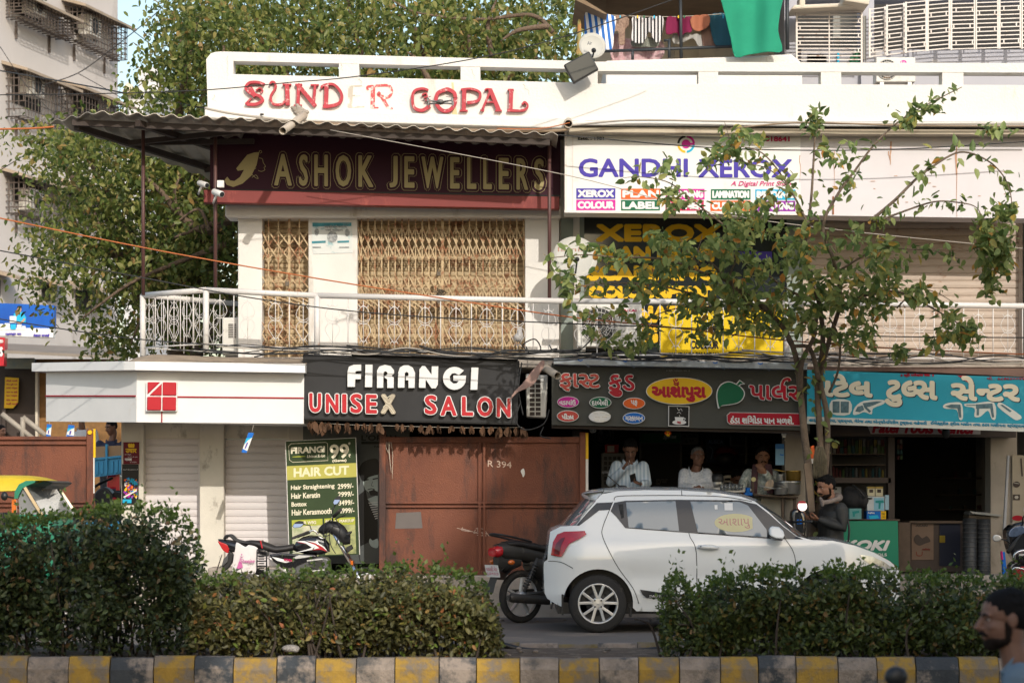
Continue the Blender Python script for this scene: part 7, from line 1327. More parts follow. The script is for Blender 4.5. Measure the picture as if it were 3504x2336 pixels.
def person(label,c,f,u,h,sh,el,wr,hip,kn,an,hands,skin,shirt,pants,hair='short',hm=None,sleeve=1.0,vox=.008,cat='person',beard=0,mous=0,loc=None,collar=True,group=None,chest=1.0,shirtname='shirt',lean=None,fleshy=1.0):
    f,u,r = frame(f,u); c = Vector(c); hm = hm or m_hair; sh,el,wr,kn,an = [[Vector(v) for v in x] for x in (sh,el,wr,kn,an)]; hip = Vector(hip); loc = loc or (hip.x,hip.y,min(a.z for a in an) - .07)
    t = thing('person',label,cat,loc,group); q = Matrix((r,f,u)).transposed(); P_ = lambda a,b,e: c + (r * a + f * b + u * e) * h
    ms = (sh[0] + sh[1]) / 2; lat = (sh[1] - sh[0]); hw = lat.length / 2; lat.normalize(); up = (ms - hip).normalized(); fw = lat.cross(up) if lat.cross(up).dot(f) > 0 else up.cross(lat); fw.normalize()
    def torso(m,g):
        S = []
        for k,w_,d_ in ((-.10,.155,.115),(0,.165,.12),(.25,.150,.108),(.5,.155,.112),(.74,hw * .98,.118),(.90,hw * 1.0,.105),(1.0,hw * .72,.08),(1.06,.075,.065),(1.12,.055,.055)):
            o = hip.lerp(ms,k) + fw * (.02 * math.sin(min(1,max(0,k)) * 3.1)); S.append([o + lat * (w_ * chest + g) * math.copysign(abs(math.cos(a)) ** .85,math.cos(a)) + fw * (d_ * chest + g) * math.sin(a) for a in [2 * math.pi * i / 24 for i in range(24)]])
        m.loft(S)
    def arm(m,i,g,s0=0,s1=1.0):
        pts = [sh[i],sh[i].lerp(el[i],.5),el[i],el[i].lerp(wr[i],.45),wr[i]]; rad = [.056,.050,.041,.038,.027]; n = 2 + (1 if s1 > .5 else 0) + 2 * (s1 > .9)
        if s1 < .6: pts,rad = pts[:3],rad[:3]; pts[2] = pts[1].lerp(pts[2],.8)
        m.ell(sh[i],.052 + g); m.tube(pts,[x * fleshy + g for x in rad],12)
    b = M(); headshape(b,c,f,u,r,h); b.tube([P_(0,-.1,-.18),P_(0,-.10,-.42),ms + up * .02],[.052,.052,.062],14); torso(b,0)
    for i in (0,1):
        arm(b,i,0); hd = hands[i]
        if hd: hand(b,wr[i],hd[0],hd[1],hd[2],1.0,hd[3] if len(hd) > 3 else 1)
        hp = hip + lat * (.09 if i else -.09); b.tube([hp,hp.lerp(kn[i],.5),kn[i],kn[i].lerp(an[i],.35),an[i]],[.088,.075,.056,.052,.036],12); b.ell(an[i] + fw * .07 - Vector((0,0,.045)),(.045,.045,.035)); b.tube([an[i] - Vector((0,0,.03)),an[i] + fw * .15 - Vector((0,0,.05))],[.04,.028],8)
    b.build('body',skin,t,remesh=vox,smooth=2)
    s_ = M(); torso(s_,.014)
    for i in (0,1): arm(s_,i,.016,0,sleeve)
    so = s_.build(shirtname,shirt,t,remesh=vox * 1.25,smooth=2)
    if collar:
        m = M(); nb = ms + up * .045
        for sg in (-1,1): m.prism([nb + lat * .02 * sg + fw * .085 - up * .035,nb + lat * .075 * sg + fw * .045 + up * .03,nb + lat * .085 * sg - fw * .03 + up * .045,nb + lat * .10 * sg + fw * .03 + up * .0,nb + lat * .055 * sg + fw * .10 - up * .05],fw * .006)
        m.build('collar',shirt,so)
        m = M(); m.tube([ms + fw * .135 - up * .02,ms.lerp(hip,.5) + fw * .138,hip + fw * .142],.007,4); m.build('placket',shirt,so)
    p_ = M()
    for i in (0,1): hp = hip + lat * (.09 if i else -.09); p_.tube([hp,hp.lerp(kn[i],.5),kn[i],kn[i].lerp(an[i],.5),an[i]],[.100,.088,.070,.062,.056],12)
    p_.ell(hip,(.17,.13,.12)); p_.build('trousers',pants,t,remesh=.014,smooth=1)
    for i in (0,1): m = M(); m.ell(an[i] + fw * .06 - Vector((0,0,.05)),(.05,.05,.04)); m.ell(an[i] + fw * .12 - Vector((0,0,.055)),(.045,.06,.03)); m.build('shoe',m_black,t)
    m = M(); E = lambda p_,rr: m.ell(P_(*p_),[x * h for x in rr],q,18,12)
    m.ell(P_(0,-.07,.16),(.348 * h,.43 * h,.365 * h),q @ Euler((R(20),0,0)).to_matrix(),20,14); E((0,-.235,.04),(.29,.235,.26))
    if hair != 'crop':
        rg = random.Random(int(abs(c.x * 100)))
        for i in range(260 if hair == 'curly' else 120):
            a,e = rg.uniform(-3,3),rg.uniform(.15,1.45)
            if math.cos(a) > .25 and e < .75: continue
            d_ = (math.sin(a) * math.cos(e),-.1 + .9 * math.cos(a) * math.cos(e) * (.78 if abs(a) < 1 else 1),math.sin(e)); E((d_[0] * .315,-.08 + d_[1] * .37,.20 + d_[2] * .31),[rg.uniform(.025,.05)] * 3)
        if hair == 'quiff':
            for x in (-.2,-.1,0,.1,.2): E((x,.22 - abs(x) * .3,.41),(.10,.13,.085))
    m.build('hair',hm,t,remesh=vox * .8,smooth=1)
    for s2_ in (-1,1):
        e = part(t,'eye',m_eyew,lambda m: m.ell(P_(.135 * s2_,.322,.03),(.05 * h,.035 * h,.024 * h),q,10,6)); part(e,'iris',m_hair,lambda m: m.ell(P_(.135 * s2_,.345,.03),(.026 * h,.016 * h,.024 * h),q,8,6)); part(t,'eyebrow',hm if beard or hair != 'crop' else m_gryh,lambda m: m.tube([P_(.05 * s2_,.40,.095),P_(.13 * s2_,.395,.125),P_(.22 * s2_,.34,.10)],[.018 * h,.024 * h,.012 * h],6))
    if mous or beard: part(t,'moustache',m_hair,lambda m: m.tube([P_(-.15,.36,-.26),P_(-.07,.425,-.205),P_(0,.435,-.195),P_(.07,.425,-.205),P_(.15,.36,-.26)],[.018 * h,.035 * h,.035 * h,.035 * h,.018 * h],8))
    if beard: m = M(); m.ell(P_(0,.115,-.34),(.262 * h,.264 * h,.135 * h),q,18,10); m.ell(P_(0,.235,-.40),(.165 * h,.165 * h,.125 * h),q); [m.ell(P_(.262 * g_,.03,-.13),(.045 * h,.075 * h,.20 * h),q) for g_ in (-1,1)]; m.build('beard',mat('beard',(.022,.015,.012),.85,var=.5,scale=70,spec=.1,bump=.6,bscale=120),t,remesh=vox * .8,smooth=2)
    return t
def stand(x,y,z0=.5,hipz=.92,gap=.1): hip = Vector((x,y,z0 + hipz)); return hip,[hip + Vector((-gap,-.02,-.42)),hip + Vector((gap,-.02,-.42))],[hip + Vector((-gap,.0,-.84)),hip + Vector((gap,0,-.84))]
# man with the cigarette and phone
view('N'); Y = 29.4; c = W(487,205,Y - .04); hip,kn,an = stand(W(475,0,Y).x,Y)
sh_bl = stripes('blue pinstripe shirt',(.36,.46,.57),(.54,.62,.70),.045)
p1 = person('man in pale blue striped shirt smoking a cigarette while looking at his phone',c,(-.05,-.82,-.50),(0,-.4,1),.245,[W(378,338,Y),W(588,342,Y)],[W(325,470,Y - .06),W(622,480,Y - .06)],[W(430,358,Y - .24),W(572,482,Y - .27)],hip,kn,an,[((.55,-.15,.80),(.6,-.2,-.3),.75,-1),((-.9,-.2,.25),(-.3,-.2,.9),.7,1)],m_sk2,sh_bl,mat('dark trousers',(.03,.032,.04),.8),'quiff',fleshy=1.0,mous=0)
ph = thing('phone','black phone in the hand of the man in the pale blue shirt','phone',W(510,435,Y - .33)); part(ph,'case',m_black,lambda m: m.box(W(508,432,Y - .34),(.075,.012,.145),Euler((.9,-.35,.1)).to_matrix()),bevel=.006)
cg = thing('cigarette','lit white cigarette between the lips of the man in pale blue','cigarette',W(482,305,Y - .2)); part(cg,'paper',p_white,lambda m: m.tube([W(478,293,Y - .17),W(484,322,Y - .24)],.0045,8))
part(p1,'wrist_watch',m_black,lambda m: m.torus(W(568,483,Y - .26),(1,0,-.2),.034,.007,16,6))
# grey haired man leaning on the counter
Y = 29.55; c = W(1030,262,Y); hip,kn,an = stand(W(1005,0,Y).x,Y + .12); chk = mat('white checked shirt',(.68,.69,.72),.8,var=.15,scale=40,col2=(.40,.43,.49))
person('grey haired man in a white checked shirt leaning on the counter with folded arms',c,(.18,-1,.02),(0,0,1),.232,[W(922,400,Y),W(1100,400,Y)],[W(905,500,Y - .08),W(1118,500,Y - .08)],[W(1005,512,Y - .27),W(1040,506,Y - .30)],hip,kn,an,[((1,-.1,.1),(.1,-.3,-.9),.5,-1),((-.5,-.5,-.35),(0,.2,-.9),.5,-1)],m_sk2,chk,mat('grey trousers',(.08,.08,.085),.8),'crop',m_gryh,sleeve=.9)
# man with hand over his mouth
Y = 29.75; c = W(1552,268,Y); hip,kn,an = stand(W(1530,0,Y).x,Y + .1); prt = mat('printed shirt',(.66,.68,.65),.8,var=.6,scale=32,col2=(.14,.20,.18))
p3 = person('moustached man in a patterned shirt and dark vest holding his hand to his mouth',c,(.02,-1,-.05),(0,0,1),.236,[W(1440,402,Y),W(1640,404,Y)],[W(1395,470,Y - .04),W(1625,470,Y - .12)],[W(1385,530,Y - .2),W(1572,392,Y - .26)],hip,kn,an,[((.2,-.6,-.4),(0,0,-1),.4,-1),((-.62,-.1,.72),(-.1,.9,.2),.35,1)],m_sk1,prt,mat('dark trousers',(.03,.032,.04),.8),'short',mous=1)
vs_ = mat('dark vest',(.06,.04,.045),.85,var=.4,scale=30,col2=(.13,.05,.06)); part(p3,'vest',vs_,lambda m: [m.loft([[W(x0 + sx * a,y,Y - d - .002),W(x0 + sx * b,y,Y - d - .012),W(x0 + sx * e,y,Y - d + .03)] for y,a,b,e,d in ((322,10,40,62,.06),(360,14,45,70,.135),(430,22,52,76,.145),(500,25,55,78,.15),(560,28,60,80,.15))],closed=False,cap=False) for x0,sx in ((1535,-1),(1560,1))])
# man seated low behind the counter
Y = 30.7; c = W(1350,445,Y); hip,kn,an = stand(W(1335,0,Y).x,Y,.5,.48); person('dark haired man bending low behind the counter, only head and shoulders showing',c,(.15,-.9,-.4),(0,-.3,1),.24,[W(1255,520,Y),W(1420,520,Y)],[W(1235,640,Y - .1),W(1440,640,Y - .1)],[W(1300,660,Y - .25),W(1390,660,Y - .25)],hip,[a + Vector((0,-.3,.35)) for a in kn],[Vector((a.x,a.y - .25,.58)) for a in an],[((1,-.2,0),(0,0,-1),.5,1),((-1,-.2,0),(0,0,-1),.5,-1)],m_sk2,mat('pale work shirt',(.40,.43,.48),.8,var=.15),mat('dark trousers',(.03,.032,.04),.8),'short')
# man in the dark quilted jacket looking at his phone beside the car
view('L'); Y = 27.62; c = W(446,912,Y); hip,kn,an = stand(W(480,0,Y).x,Y + .02,0,.9); m_jkt = mat('dark quilted jacket',(.028,.028,.026),.55,var=.3,scale=8,bump=.4,bscale=14)
p5_ = person('bearded man in a dark jacket looking down at his phone beside the car bonnet',c,(-.86,-.42,-.26),(-.2,-.05,1),.258,[W(545,1055,Y - .2),W(455,1040,Y + .2)],[W(560,1185,Y - .22),W(430,1180,Y + .2)],[W(395,1128,Y - .16),W(345,1125,Y + .08)],hip,kn,an,[((-.9,.1,.15),(-.3,.3,.6),.8,-1),((-.9,-.2,.15),(-.3,-.3,.6),.8,1)],m_sk1,m_jkt,mat('dark jeans',(.025,.03,.045),.8),'quiff',beard=1,collar=False,shirtname='jacket',chest=1.12,fleshy=1.12)
part(p5_,'hood',mat('beige fleece',(.25,.20,.17),.95,var=.2,bump=.6,bscale=60),lambda m: (m.tube(cat_rom([W(405,985,Y - .10),W(430,1015,Y - .17),W(500,1000,Y - .15),W(540,985,Y - .02),W(520,965,Y + .1),W(450,985,Y + .14)],5),[.018 + .012 * math.sin(i / 25 * 3.1) for i in range(26)],10),m.ell(W(525,985,Y),(.05,.10,.045)),m.prism([W(402,990,Y - .16),W(418,990,Y - .19),W(432,1040,Y - .2),W(414,1045,Y - .18)],(0,.05,0))),remesh=.01)
ph = thing('phone','black phone held by the bearded man in the dark jacket','phone',W(332,1090,Y - .1)); part(ph,'case',m_black,lambda m: m.box(W(334,1092,Y - .06),(.14,.075,.012),Euler((.25,.55,.5)).to_matrix()),bevel=.005)
bg_ = thing('shoulder_bag','black strap bag hanging at the hip of the bearded man','bag',W(590,1270,Y - .25)); part(bg_,'strap',m_black,lambda m: m.tube(cat_rom([W(590,1130,Y - .22),W(600,1200,Y - .25),W(592,1290,Y - .24)],4),.012,6)); part(bg_,'bag',m_black,lambda m: m.ell(W(592,1330,Y - .16),(.05,.12,.10)),bevel=.01)
# rider passing close to the viewer at the lower right corner
view('V'); Y = 9.6; c = W(2307,1422,Y); k_ = .67123 * F / Y; m_blus = mat('blue grey shirt',(.12,.17,.22),.85,var=.15,scale=14,bump=.2,bscale=20); hip = Vector((W(2400,0,Y).x,Y,.62));
rd = person('man in a blue grey shirt riding past close to the viewer at bottom right',c,(-1,-.12,-.06),(0,0,1),.232,[W(2345,1560,Y - .19),W(2352,1556,Y + .19)],[W(2330,1690,Y - .24),W(2330,1690,Y + .24)],[W(2160,1680,Y - .26),W(2160,1680,Y + .26)],hip,[hip + Vector((-.42,-.14,-.05)),hip + Vector((-.42,.14,-.05))],[hip + Vector((-.42,-.14,-.42)),hip + Vector((-.42,.14,-.42))],[((-1,0,0),(0,0,-1),.9,1),((-1,0,0),(0,0,-1),.9,-1)],m_sk2,m_blus,mat('dark trousers',(.03,.032,.04),.8),'curly',vox=.0045,beard=1,sleeve=.5,chest=1.05)
rs = thing('scooter','dark scooter under the rider at bottom right, only its round mirror showing','scooter',(hip.x - .3,Y,0)); hx = hip.x
part(rs,'mirror',m_black,lambda m: (m.ell(W(2058,1553,Y - .3),(.045,.03,.04)),m.tube([W(2062,1565,Y - .3),W(2090,1640,Y - .28),W(2110,1700,Y - .2)],.007,6))); part(rs,'handlebar',m_black,lambda m: m.tube([(W(2150,0,Y).x,Y - .34,.60),(W(2150,0,Y).x - .05,Y,.62),(W(2150,0,Y).x,Y + .34,.60)],.014,8)); part(rs,'seat',m_seat,lambda m: m.box((hx + .1,Y,.53),(.75,.28,.1)),bevel=.04); part(rs,'body',m_tank,lambda m: (m.box((hx + .2,Y,.38),(.8,.3,.26)),m.box((hx - .45,Y,.2),(.6,.3,.08)),m.box((hx - .72,Y,.4),(.12,.34,.5))),bevel=.05)
bwheel(rs,Vector((hx - .85,Y,.22)),(0,1,0),.22); bwheel(rs,Vector((hx + .45,Y,.22)),(0,1,0),.22)
# people far left in the lane
view('H')
def bystander(label,x,ytop,Y,shirt,f,bend=0):
    c = W(x,ytop,Y); hp,kn,an = stand(c.x,Y,0,c.z - .72); s0 = c + Vector((-.19,.02,-.27)); s1 = c + Vector((.19,.02,-.27)); person(label,c,f,(0,0,1),.23,[s0,s1],[s0 + Vector((-.06,-.02,-.27)),s1 + Vector((.06,-.02,-.27))],[s0 + Vector((-.03,-.2,-.40)),s1 + Vector((.2,-.15,-.32))],hp,kn,[Vector((a.x,a.y,.08)) for a in an],[((0,-1,-.2),(0,0,-1),.5,1),((.8,-.5,-.1),(0,0,-1),.5,-1)],m_sk2,shirt,mat('dark trousers',(.03,.032,.04),.8),'short',vox=.014)
bystander('person in a white shirt standing behind the left hoarding, seen from behind',600,480,40,mat('white cotton',(.62,.62,.64),.85),(.1,1,0)); bystander('person in dark blue clothes behind the blue truck bed',815,560,39,mat('navy cloth',(.03,.035,.07),.85),(-.6,-.5,-.2)); bystander('person at the far left edge beside the dark shop door',10,588,46,mat('brown shirt cloth',(.16,.09,.07),.85),(.8,-.5,-.1))
# ---------------------------------------------------------------- inside and in front of the right hand shops
view('N'); Y = 29.3
ct = thing('tea_counter','plank tea counter with a thin wooden top in front of the snack parlour','counter',(W(1400,0,Y).x,Y + .2,.5)); m_wd = mat('dark wood',(.09,.06,.04),.7,var=.4,scale=6)
part(ct,'top',m_wd,lambda m: m.ppoly([(1480,562),(1838,585),(1836,600),(1478,576)],Y,.5),bevel=.004); part(ct,'leg',m_wd,lambda m: m.px(1800,600,1822,900,Y + .05,.06)); part(ct,'leg',m_wd,lambda m: m.px(1705,590,1725,900,Y + .05,.06)); part(ct,'front_panel',mat('counter cream',(.36,.33,.27),.7,var=.2,dirt=(.15,.12,.09),dscale=4,damt=.4),lambda m: m.px(1540,585,1700,900,Y + .25,.03)); part(ct,'steel_top',m_metal,lambda m: m.px(860,522,1480,540,Y + .12,.55),bevel=.004); part(ct,'cabinet',m_dk2,lambda m: m.px(870,545,1470,900,Y + .3,.4))
m_alum = mat('pot aluminium',(.46,.46,.45),.32,.8,var=.2,scale=6); m_brs = mat('brass',(.42,.27,.07),.3,.85,var=.25,scale=6)
def pot(name,label,x0,x1,yt,yb,Y,mt,rim=1.0,handle=None):
    t = thing(name,label,'cooking pot',W((x0 + x1) / 2,yb,Y)); r_ = mm((x1 - x0) / 2,Y); a = W((x0 + x1) / 2,yb,Y); h = W(0,yt,Y).z - a.z; m = M(); m.lathe([(.001,0),(r_ * .9,0),(r_ * .96,h * .1),(r_ * .97,h * .9),(r_ * 1.02,h),(r_ * .99,h * 1.0),(r_ * .93,h * .92),(r_ * .92,h * .1),(.001,h * .08)],a,(0,0,1),32,cap=False); m.build('vessel',mt,t)
    if handle: part(t,'handle',mt,lambda m: m.tube([W(*handle[0],Y - r_ * .8),W(*handle[1],Y - r_ * .9)],.010,6))
    return t
pot('cooking_pot','wide aluminium pot at the right end of the tea counter',1640,1862,460,568,Y + .2,m_alum); pot('cooking_pot','brass coloured pan stacked on the wide aluminium pot',1735,1862,374,458,Y + .2,m_brs,handle=((1735,384),(1645,366))); pot('saucepan','small saucepan with long handle in front of the wide pot',1645,1755,512,568,Y + .02,m_alum,handle=((1650,520),(1520,498))); pot('steel_tumbler','steel tumbler standing on the wide pot beside the brass pan',1668,1720,404,458,Y + .15,m_alum)
t = thing('lid','steel lid tilted over the small saucepan','lid',W(1700,505,Y)); part(t,'plate',m_alum,lambda m: m.lathe([(.001,.01),(.07,.004),(.075,0)],W(1700,502,Y),(.25,-.2,1),28))
m = M(); patch(m,smooth2([(1600,450),(1640,455),(1630,520),(1560,535),(1570,490)],3,True),lambda x,y: W(x,y,Y + .02 + .012 * math.sin(x / 9)),8); o = m.build('tea_cloth',mat('tea cloth',(.42,.33,.25),.95,var=.2),label='beige straining cloth hanging beside the pots',cat='cloth'); o.modifiers.new('t','SOLIDIFY').thickness = .006
t = thing('kitchen_appliance','black domed juicer with a steel band on the counter between two men','juicer',W(1188,540,Y + .15)); a = W(1188,510,Y + .2); r_ = mm(48,Y); part(t,'dome',m_black,lambda m: m.lathe([(r_ * 1.02,mm(42,Y)),(r_ * 1.08,mm(60,Y)),(r_,mm(95,Y)),(r_ * .7,mm(112,Y)),(.001,mm(116,Y))],a,(0,0,1),24)); part(t,'band',m_metal,lambda m: m.lathe([(r_ * .9,mm(0,Y)),(r_ * 1.0,mm(15,Y)),(r_ * 1.0,mm(42,Y))],a,(0,0,1),24)); part(t,'base',p_white,lambda m: m.lathe([(r_ * .8,-mm(28,Y)),(r_ * .85,0)],a,(0,0,1),24))
m_gls = mat('clear glass',(.75,.78,.78),.05,var=0,trans=.85)
for i in range(11):
    a = W(1225 + i * 15,535,Y + .1 + .04 * (i % 2)); m = M(); m.lathe([(.001,0),(.024,0),(.03,.075),(.027,.075),(.022,.006),(.001,.006)],a,(0,0,1),14,cap=False); m.build('glass',m_gls,label='small tea glass in the row on the steel tray',cat='glass',group='tea glasses on the tray')
m = M(); m.px(1205,534,1410,550,Y + .02,.25); m.build('tray',m_metal,label='steel tray carrying the row of tea glasses',cat='tray',bevel=.004)
t = thing('ladle_stand','round yellow badge on a dark wooden stand by the patterned shirt','stand',W(1480,560,Y)); part(t,'post',m_wd,lambda m: m.px(1466,462,1482,560,Y,.03)); part(t,'badge',mat('badge yellow',(.50,.45,.22),.5),lambda m: m.lathe([(.028,0),(.028,.012)],W(1478,445,Y + .01),(0,-1,0),20))
m = M(); m.lathe([(.025,0),(.03,.06)],W(1433,552,Y),(0,0,1),14); m.build('cup',p_blu,label='small blue cup at the right end of the glass tray',cat='cup'); m = M(); m.px(1408,550,1470,575,Y - .01,.2); m.build('plastic_tub',p_blu,label='blue plastic tub edge beneath the small blue cup',cat='tub',bevel=.006)
# snack stall interior
Yi = 33.2
def pic(name,label,cat,x0,y0,x1,y1,Y,mt,dep=.03,fn=None): t = thing(name,label,cat,W((x0 + x1) / 2,y1,Y)); part(t,'panel',mt,lambda m: m.px(x0,y0,x1,y1,Y,dep)); fn and fn(t); return t
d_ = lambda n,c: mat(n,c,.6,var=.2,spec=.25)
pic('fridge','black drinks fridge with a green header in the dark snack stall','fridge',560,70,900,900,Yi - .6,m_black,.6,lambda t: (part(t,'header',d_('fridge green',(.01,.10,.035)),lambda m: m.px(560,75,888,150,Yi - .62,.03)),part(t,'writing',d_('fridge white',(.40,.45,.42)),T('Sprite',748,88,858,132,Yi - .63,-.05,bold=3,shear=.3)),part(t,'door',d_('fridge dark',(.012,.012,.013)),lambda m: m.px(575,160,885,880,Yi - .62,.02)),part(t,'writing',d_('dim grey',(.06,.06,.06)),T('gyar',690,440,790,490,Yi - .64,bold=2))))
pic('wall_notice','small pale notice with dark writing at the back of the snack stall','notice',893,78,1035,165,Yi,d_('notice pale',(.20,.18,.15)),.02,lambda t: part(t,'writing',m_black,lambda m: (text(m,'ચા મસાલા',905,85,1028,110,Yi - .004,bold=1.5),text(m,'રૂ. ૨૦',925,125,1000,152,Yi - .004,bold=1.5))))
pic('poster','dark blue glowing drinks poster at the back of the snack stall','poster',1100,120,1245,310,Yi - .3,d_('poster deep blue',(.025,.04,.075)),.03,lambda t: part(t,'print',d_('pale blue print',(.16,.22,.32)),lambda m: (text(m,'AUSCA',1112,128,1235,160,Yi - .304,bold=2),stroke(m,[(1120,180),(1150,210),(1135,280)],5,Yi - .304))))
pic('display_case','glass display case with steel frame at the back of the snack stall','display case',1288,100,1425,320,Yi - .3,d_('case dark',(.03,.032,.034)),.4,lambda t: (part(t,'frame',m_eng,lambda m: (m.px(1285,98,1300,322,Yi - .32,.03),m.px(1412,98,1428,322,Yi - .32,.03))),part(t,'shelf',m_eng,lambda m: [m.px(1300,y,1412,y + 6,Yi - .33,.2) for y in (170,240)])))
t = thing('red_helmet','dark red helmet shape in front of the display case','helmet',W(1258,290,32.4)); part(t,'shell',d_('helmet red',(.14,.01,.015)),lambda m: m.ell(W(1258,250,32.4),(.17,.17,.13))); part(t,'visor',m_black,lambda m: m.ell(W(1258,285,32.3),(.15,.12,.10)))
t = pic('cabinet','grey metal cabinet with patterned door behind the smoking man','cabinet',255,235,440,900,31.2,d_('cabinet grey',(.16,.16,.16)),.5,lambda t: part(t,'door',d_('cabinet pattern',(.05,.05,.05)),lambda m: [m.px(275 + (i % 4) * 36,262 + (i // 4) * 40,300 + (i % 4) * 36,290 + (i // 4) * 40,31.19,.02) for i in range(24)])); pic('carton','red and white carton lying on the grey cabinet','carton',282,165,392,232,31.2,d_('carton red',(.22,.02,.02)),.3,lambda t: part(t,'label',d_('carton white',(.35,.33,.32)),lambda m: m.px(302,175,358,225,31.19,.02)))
t = thing('wall_fan','dark round wall fan at upper left inside the snack stall','fan',W(265,85,32)); part(t,'cage',m_eng,lambda m: [m.torus(W(265,85,31.9),(0,1,0),r_,.006,28,5) for r_ in (.06,.10,.14)]); part(t,'blade',m_black,lambda m: [m.ell(W(265,85,31.95) + Vector((.06 * math.cos(a),0,.06 * math.sin(a))),(.06,.01,.035),(0,-a,0)) for a in (0,2.1,4.2)])
for x,lb in ((185,'round glass bulb under the left part of the snack sign'),(1620,'round glass bulb under the right part of the snack sign')): t = thing('light_bulb',lb,'bulb',W(x,42,29.0)); part(t,'glass',m_gls,lambda m: m.ell(W(x,44,29.0),.045)); part(t,'cap',m_metal,lambda m: m.lathe([(.018,0),(.018,.05)],W(x,30,29.0),(0,0,1),10))
t = thing('toran_tassel','small orange and yellow flower tassel hanging below the cup picture','tassel',W(790,70,28.9)); [part(t,'flower',mt,lambda m: m.ell(W(x,y,28.85),(.025,.02,.022))) for x,y,mt in ((790,40,p_red),(788,62,p_yel),(800,74,p_org),(778,72,p_org),(790,86,p_yel))]
pic('hanging_packet_card','pale blue packet card hanging on the pillar beside the moustached man','packet card',1655,160,1725,330,29.3,d_('packet blue',(.16,.30,.42)),.02,lambda t: (part(t,'print',d_('packet deep blue',(.03,.12,.30)),lambda m: (m.px(1655,160,1725,200,29.29,.015))),part(t,'writing',p_blu,T('Oxyn',1690,240,1722,256,29.295,bold=1.5))))
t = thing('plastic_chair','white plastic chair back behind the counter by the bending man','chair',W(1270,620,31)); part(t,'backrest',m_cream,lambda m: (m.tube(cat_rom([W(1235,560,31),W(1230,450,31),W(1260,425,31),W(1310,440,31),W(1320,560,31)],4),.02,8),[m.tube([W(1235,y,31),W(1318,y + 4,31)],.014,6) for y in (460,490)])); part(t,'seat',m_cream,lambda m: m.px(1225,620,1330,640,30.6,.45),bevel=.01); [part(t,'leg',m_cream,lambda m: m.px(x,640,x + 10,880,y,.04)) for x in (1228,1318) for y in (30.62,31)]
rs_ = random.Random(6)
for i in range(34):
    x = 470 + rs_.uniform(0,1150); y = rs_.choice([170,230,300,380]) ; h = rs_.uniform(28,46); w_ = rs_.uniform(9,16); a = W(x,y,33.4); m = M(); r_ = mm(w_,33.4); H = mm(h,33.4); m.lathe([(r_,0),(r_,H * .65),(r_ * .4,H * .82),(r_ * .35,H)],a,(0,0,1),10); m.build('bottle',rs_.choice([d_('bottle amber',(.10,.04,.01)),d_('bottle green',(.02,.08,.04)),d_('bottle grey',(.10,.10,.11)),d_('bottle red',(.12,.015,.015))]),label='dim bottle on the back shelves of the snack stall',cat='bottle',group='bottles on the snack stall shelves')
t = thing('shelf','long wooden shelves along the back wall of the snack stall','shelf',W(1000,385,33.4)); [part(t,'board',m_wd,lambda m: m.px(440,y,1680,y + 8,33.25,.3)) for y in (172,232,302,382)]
# tool shop
view('L')
t = thing('shop_window','glazed brown display window full of tins on the left of the tool shop','display window',W(660,1140,29.4)); part(t,'frame',m_dk2,lambda m: (m.px(862,560,905,1135,29.35,.2),m.px(480,850,880,885,29.35,.2),m.px(470,545,1700,575,29.3,.3),m.px(468,570,484,1135,29.35,.1))); part(t,'back',m_dark,lambda m: m.px(470,560,900,1140,30.3,.05)); [part(t,'shelf',m_wd,lambda m: m.px(484,y,862,y + 8,29.75,.5)) for y in (688,760,848)]
cols = [d_('tin yellow',(.12,.095,.02)),d_('tin green',(.035,.06,.02)),d_('tin teal',(.012,.045,.05)),d_('tin dark',(.022,.021,.022)),d_('tin white',(.11,.105,.10)),d_('tin red',(.055,.01,.01)),d_('tin brown',(.05,.033,.02))]
def tin(x,y,w_,h,Y,lb,gp,box=False):
    a = W(x,y,Y); r_ = mm(w_,Y) / 2; H = mm(h,Y); m = M()
    if box: m.bb(a.x - r_,a.x + r_,Y,Y + .1,a.z,a.z + H)
    else: m.lathe([(r_,0),(r_,H * .75),(r_ * .6,H * .82),(r_ * .6,H)],a,(0,0,1),12)
    m.build('packet' if box else 'spray_tin',rs_.choice(cols),label=lb,cat='packet' if box else 'tin',group=gp)
for i in range(17): tin(494 + i * 22,848,17,rs_.uniform(50,84),29.85,'spray tin standing on the bottom shelf of the tool shop window','tins on the tool shop bottom shelf')
for i in range(15): tin(500 + i * 25,688,21,rs_.uniform(36,60),29.85,'small packet standing on the middle shelf of the tool shop window','packets on the middle shelf',True)
for i in range(15): tin(500 + i * 25,640,21,rs_.uniform(30,56),29.95,'small packet hanging in the top row of the tool shop window','packets in the top row',True)
for i in range(8): tin(930 + (i % 2) * 20,620 + (i // 2) * 36,15,26,29.6,'small packet on the strip hanging by the tool shop door','packets on the hanging strip',True)
def carton(label,x0,y0,x1,y1,Y,base,dep=.25,extra=()):
    t = thing('carton',label,'carton',W((x0 + x1) / 2,y1,Y)); part(t,'box',base,lambda m: m.px(x0,y0,x1,y1,Y,dep),bevel=.004); [part(t,n,mt,fn) for n,mt,fn in extra]
Yc = 29.25
carton('white drill carton with a teal drill picture in the tool shop',720,976,836,1072,Yc,d_('carton white2',(.50,.53,.55)),.25,(('print',d_('print teal',(.02,.24,.24)),lambda m: flat(m,[(775,1003),(830,1000),(835,1018),(812,1020),(808,1058),(795,1058),(797,1020),(775,1018)],Yc - .003)),('print',d_('print sky',(.22,.44,.56)),lambda m: flat(m,[(765,985),(832,985),(832,1068),(765,1068)],Yc - .002)),('writing',p_blk,T('MAST',726,982,756,996,Yc - .003,bold=1))))
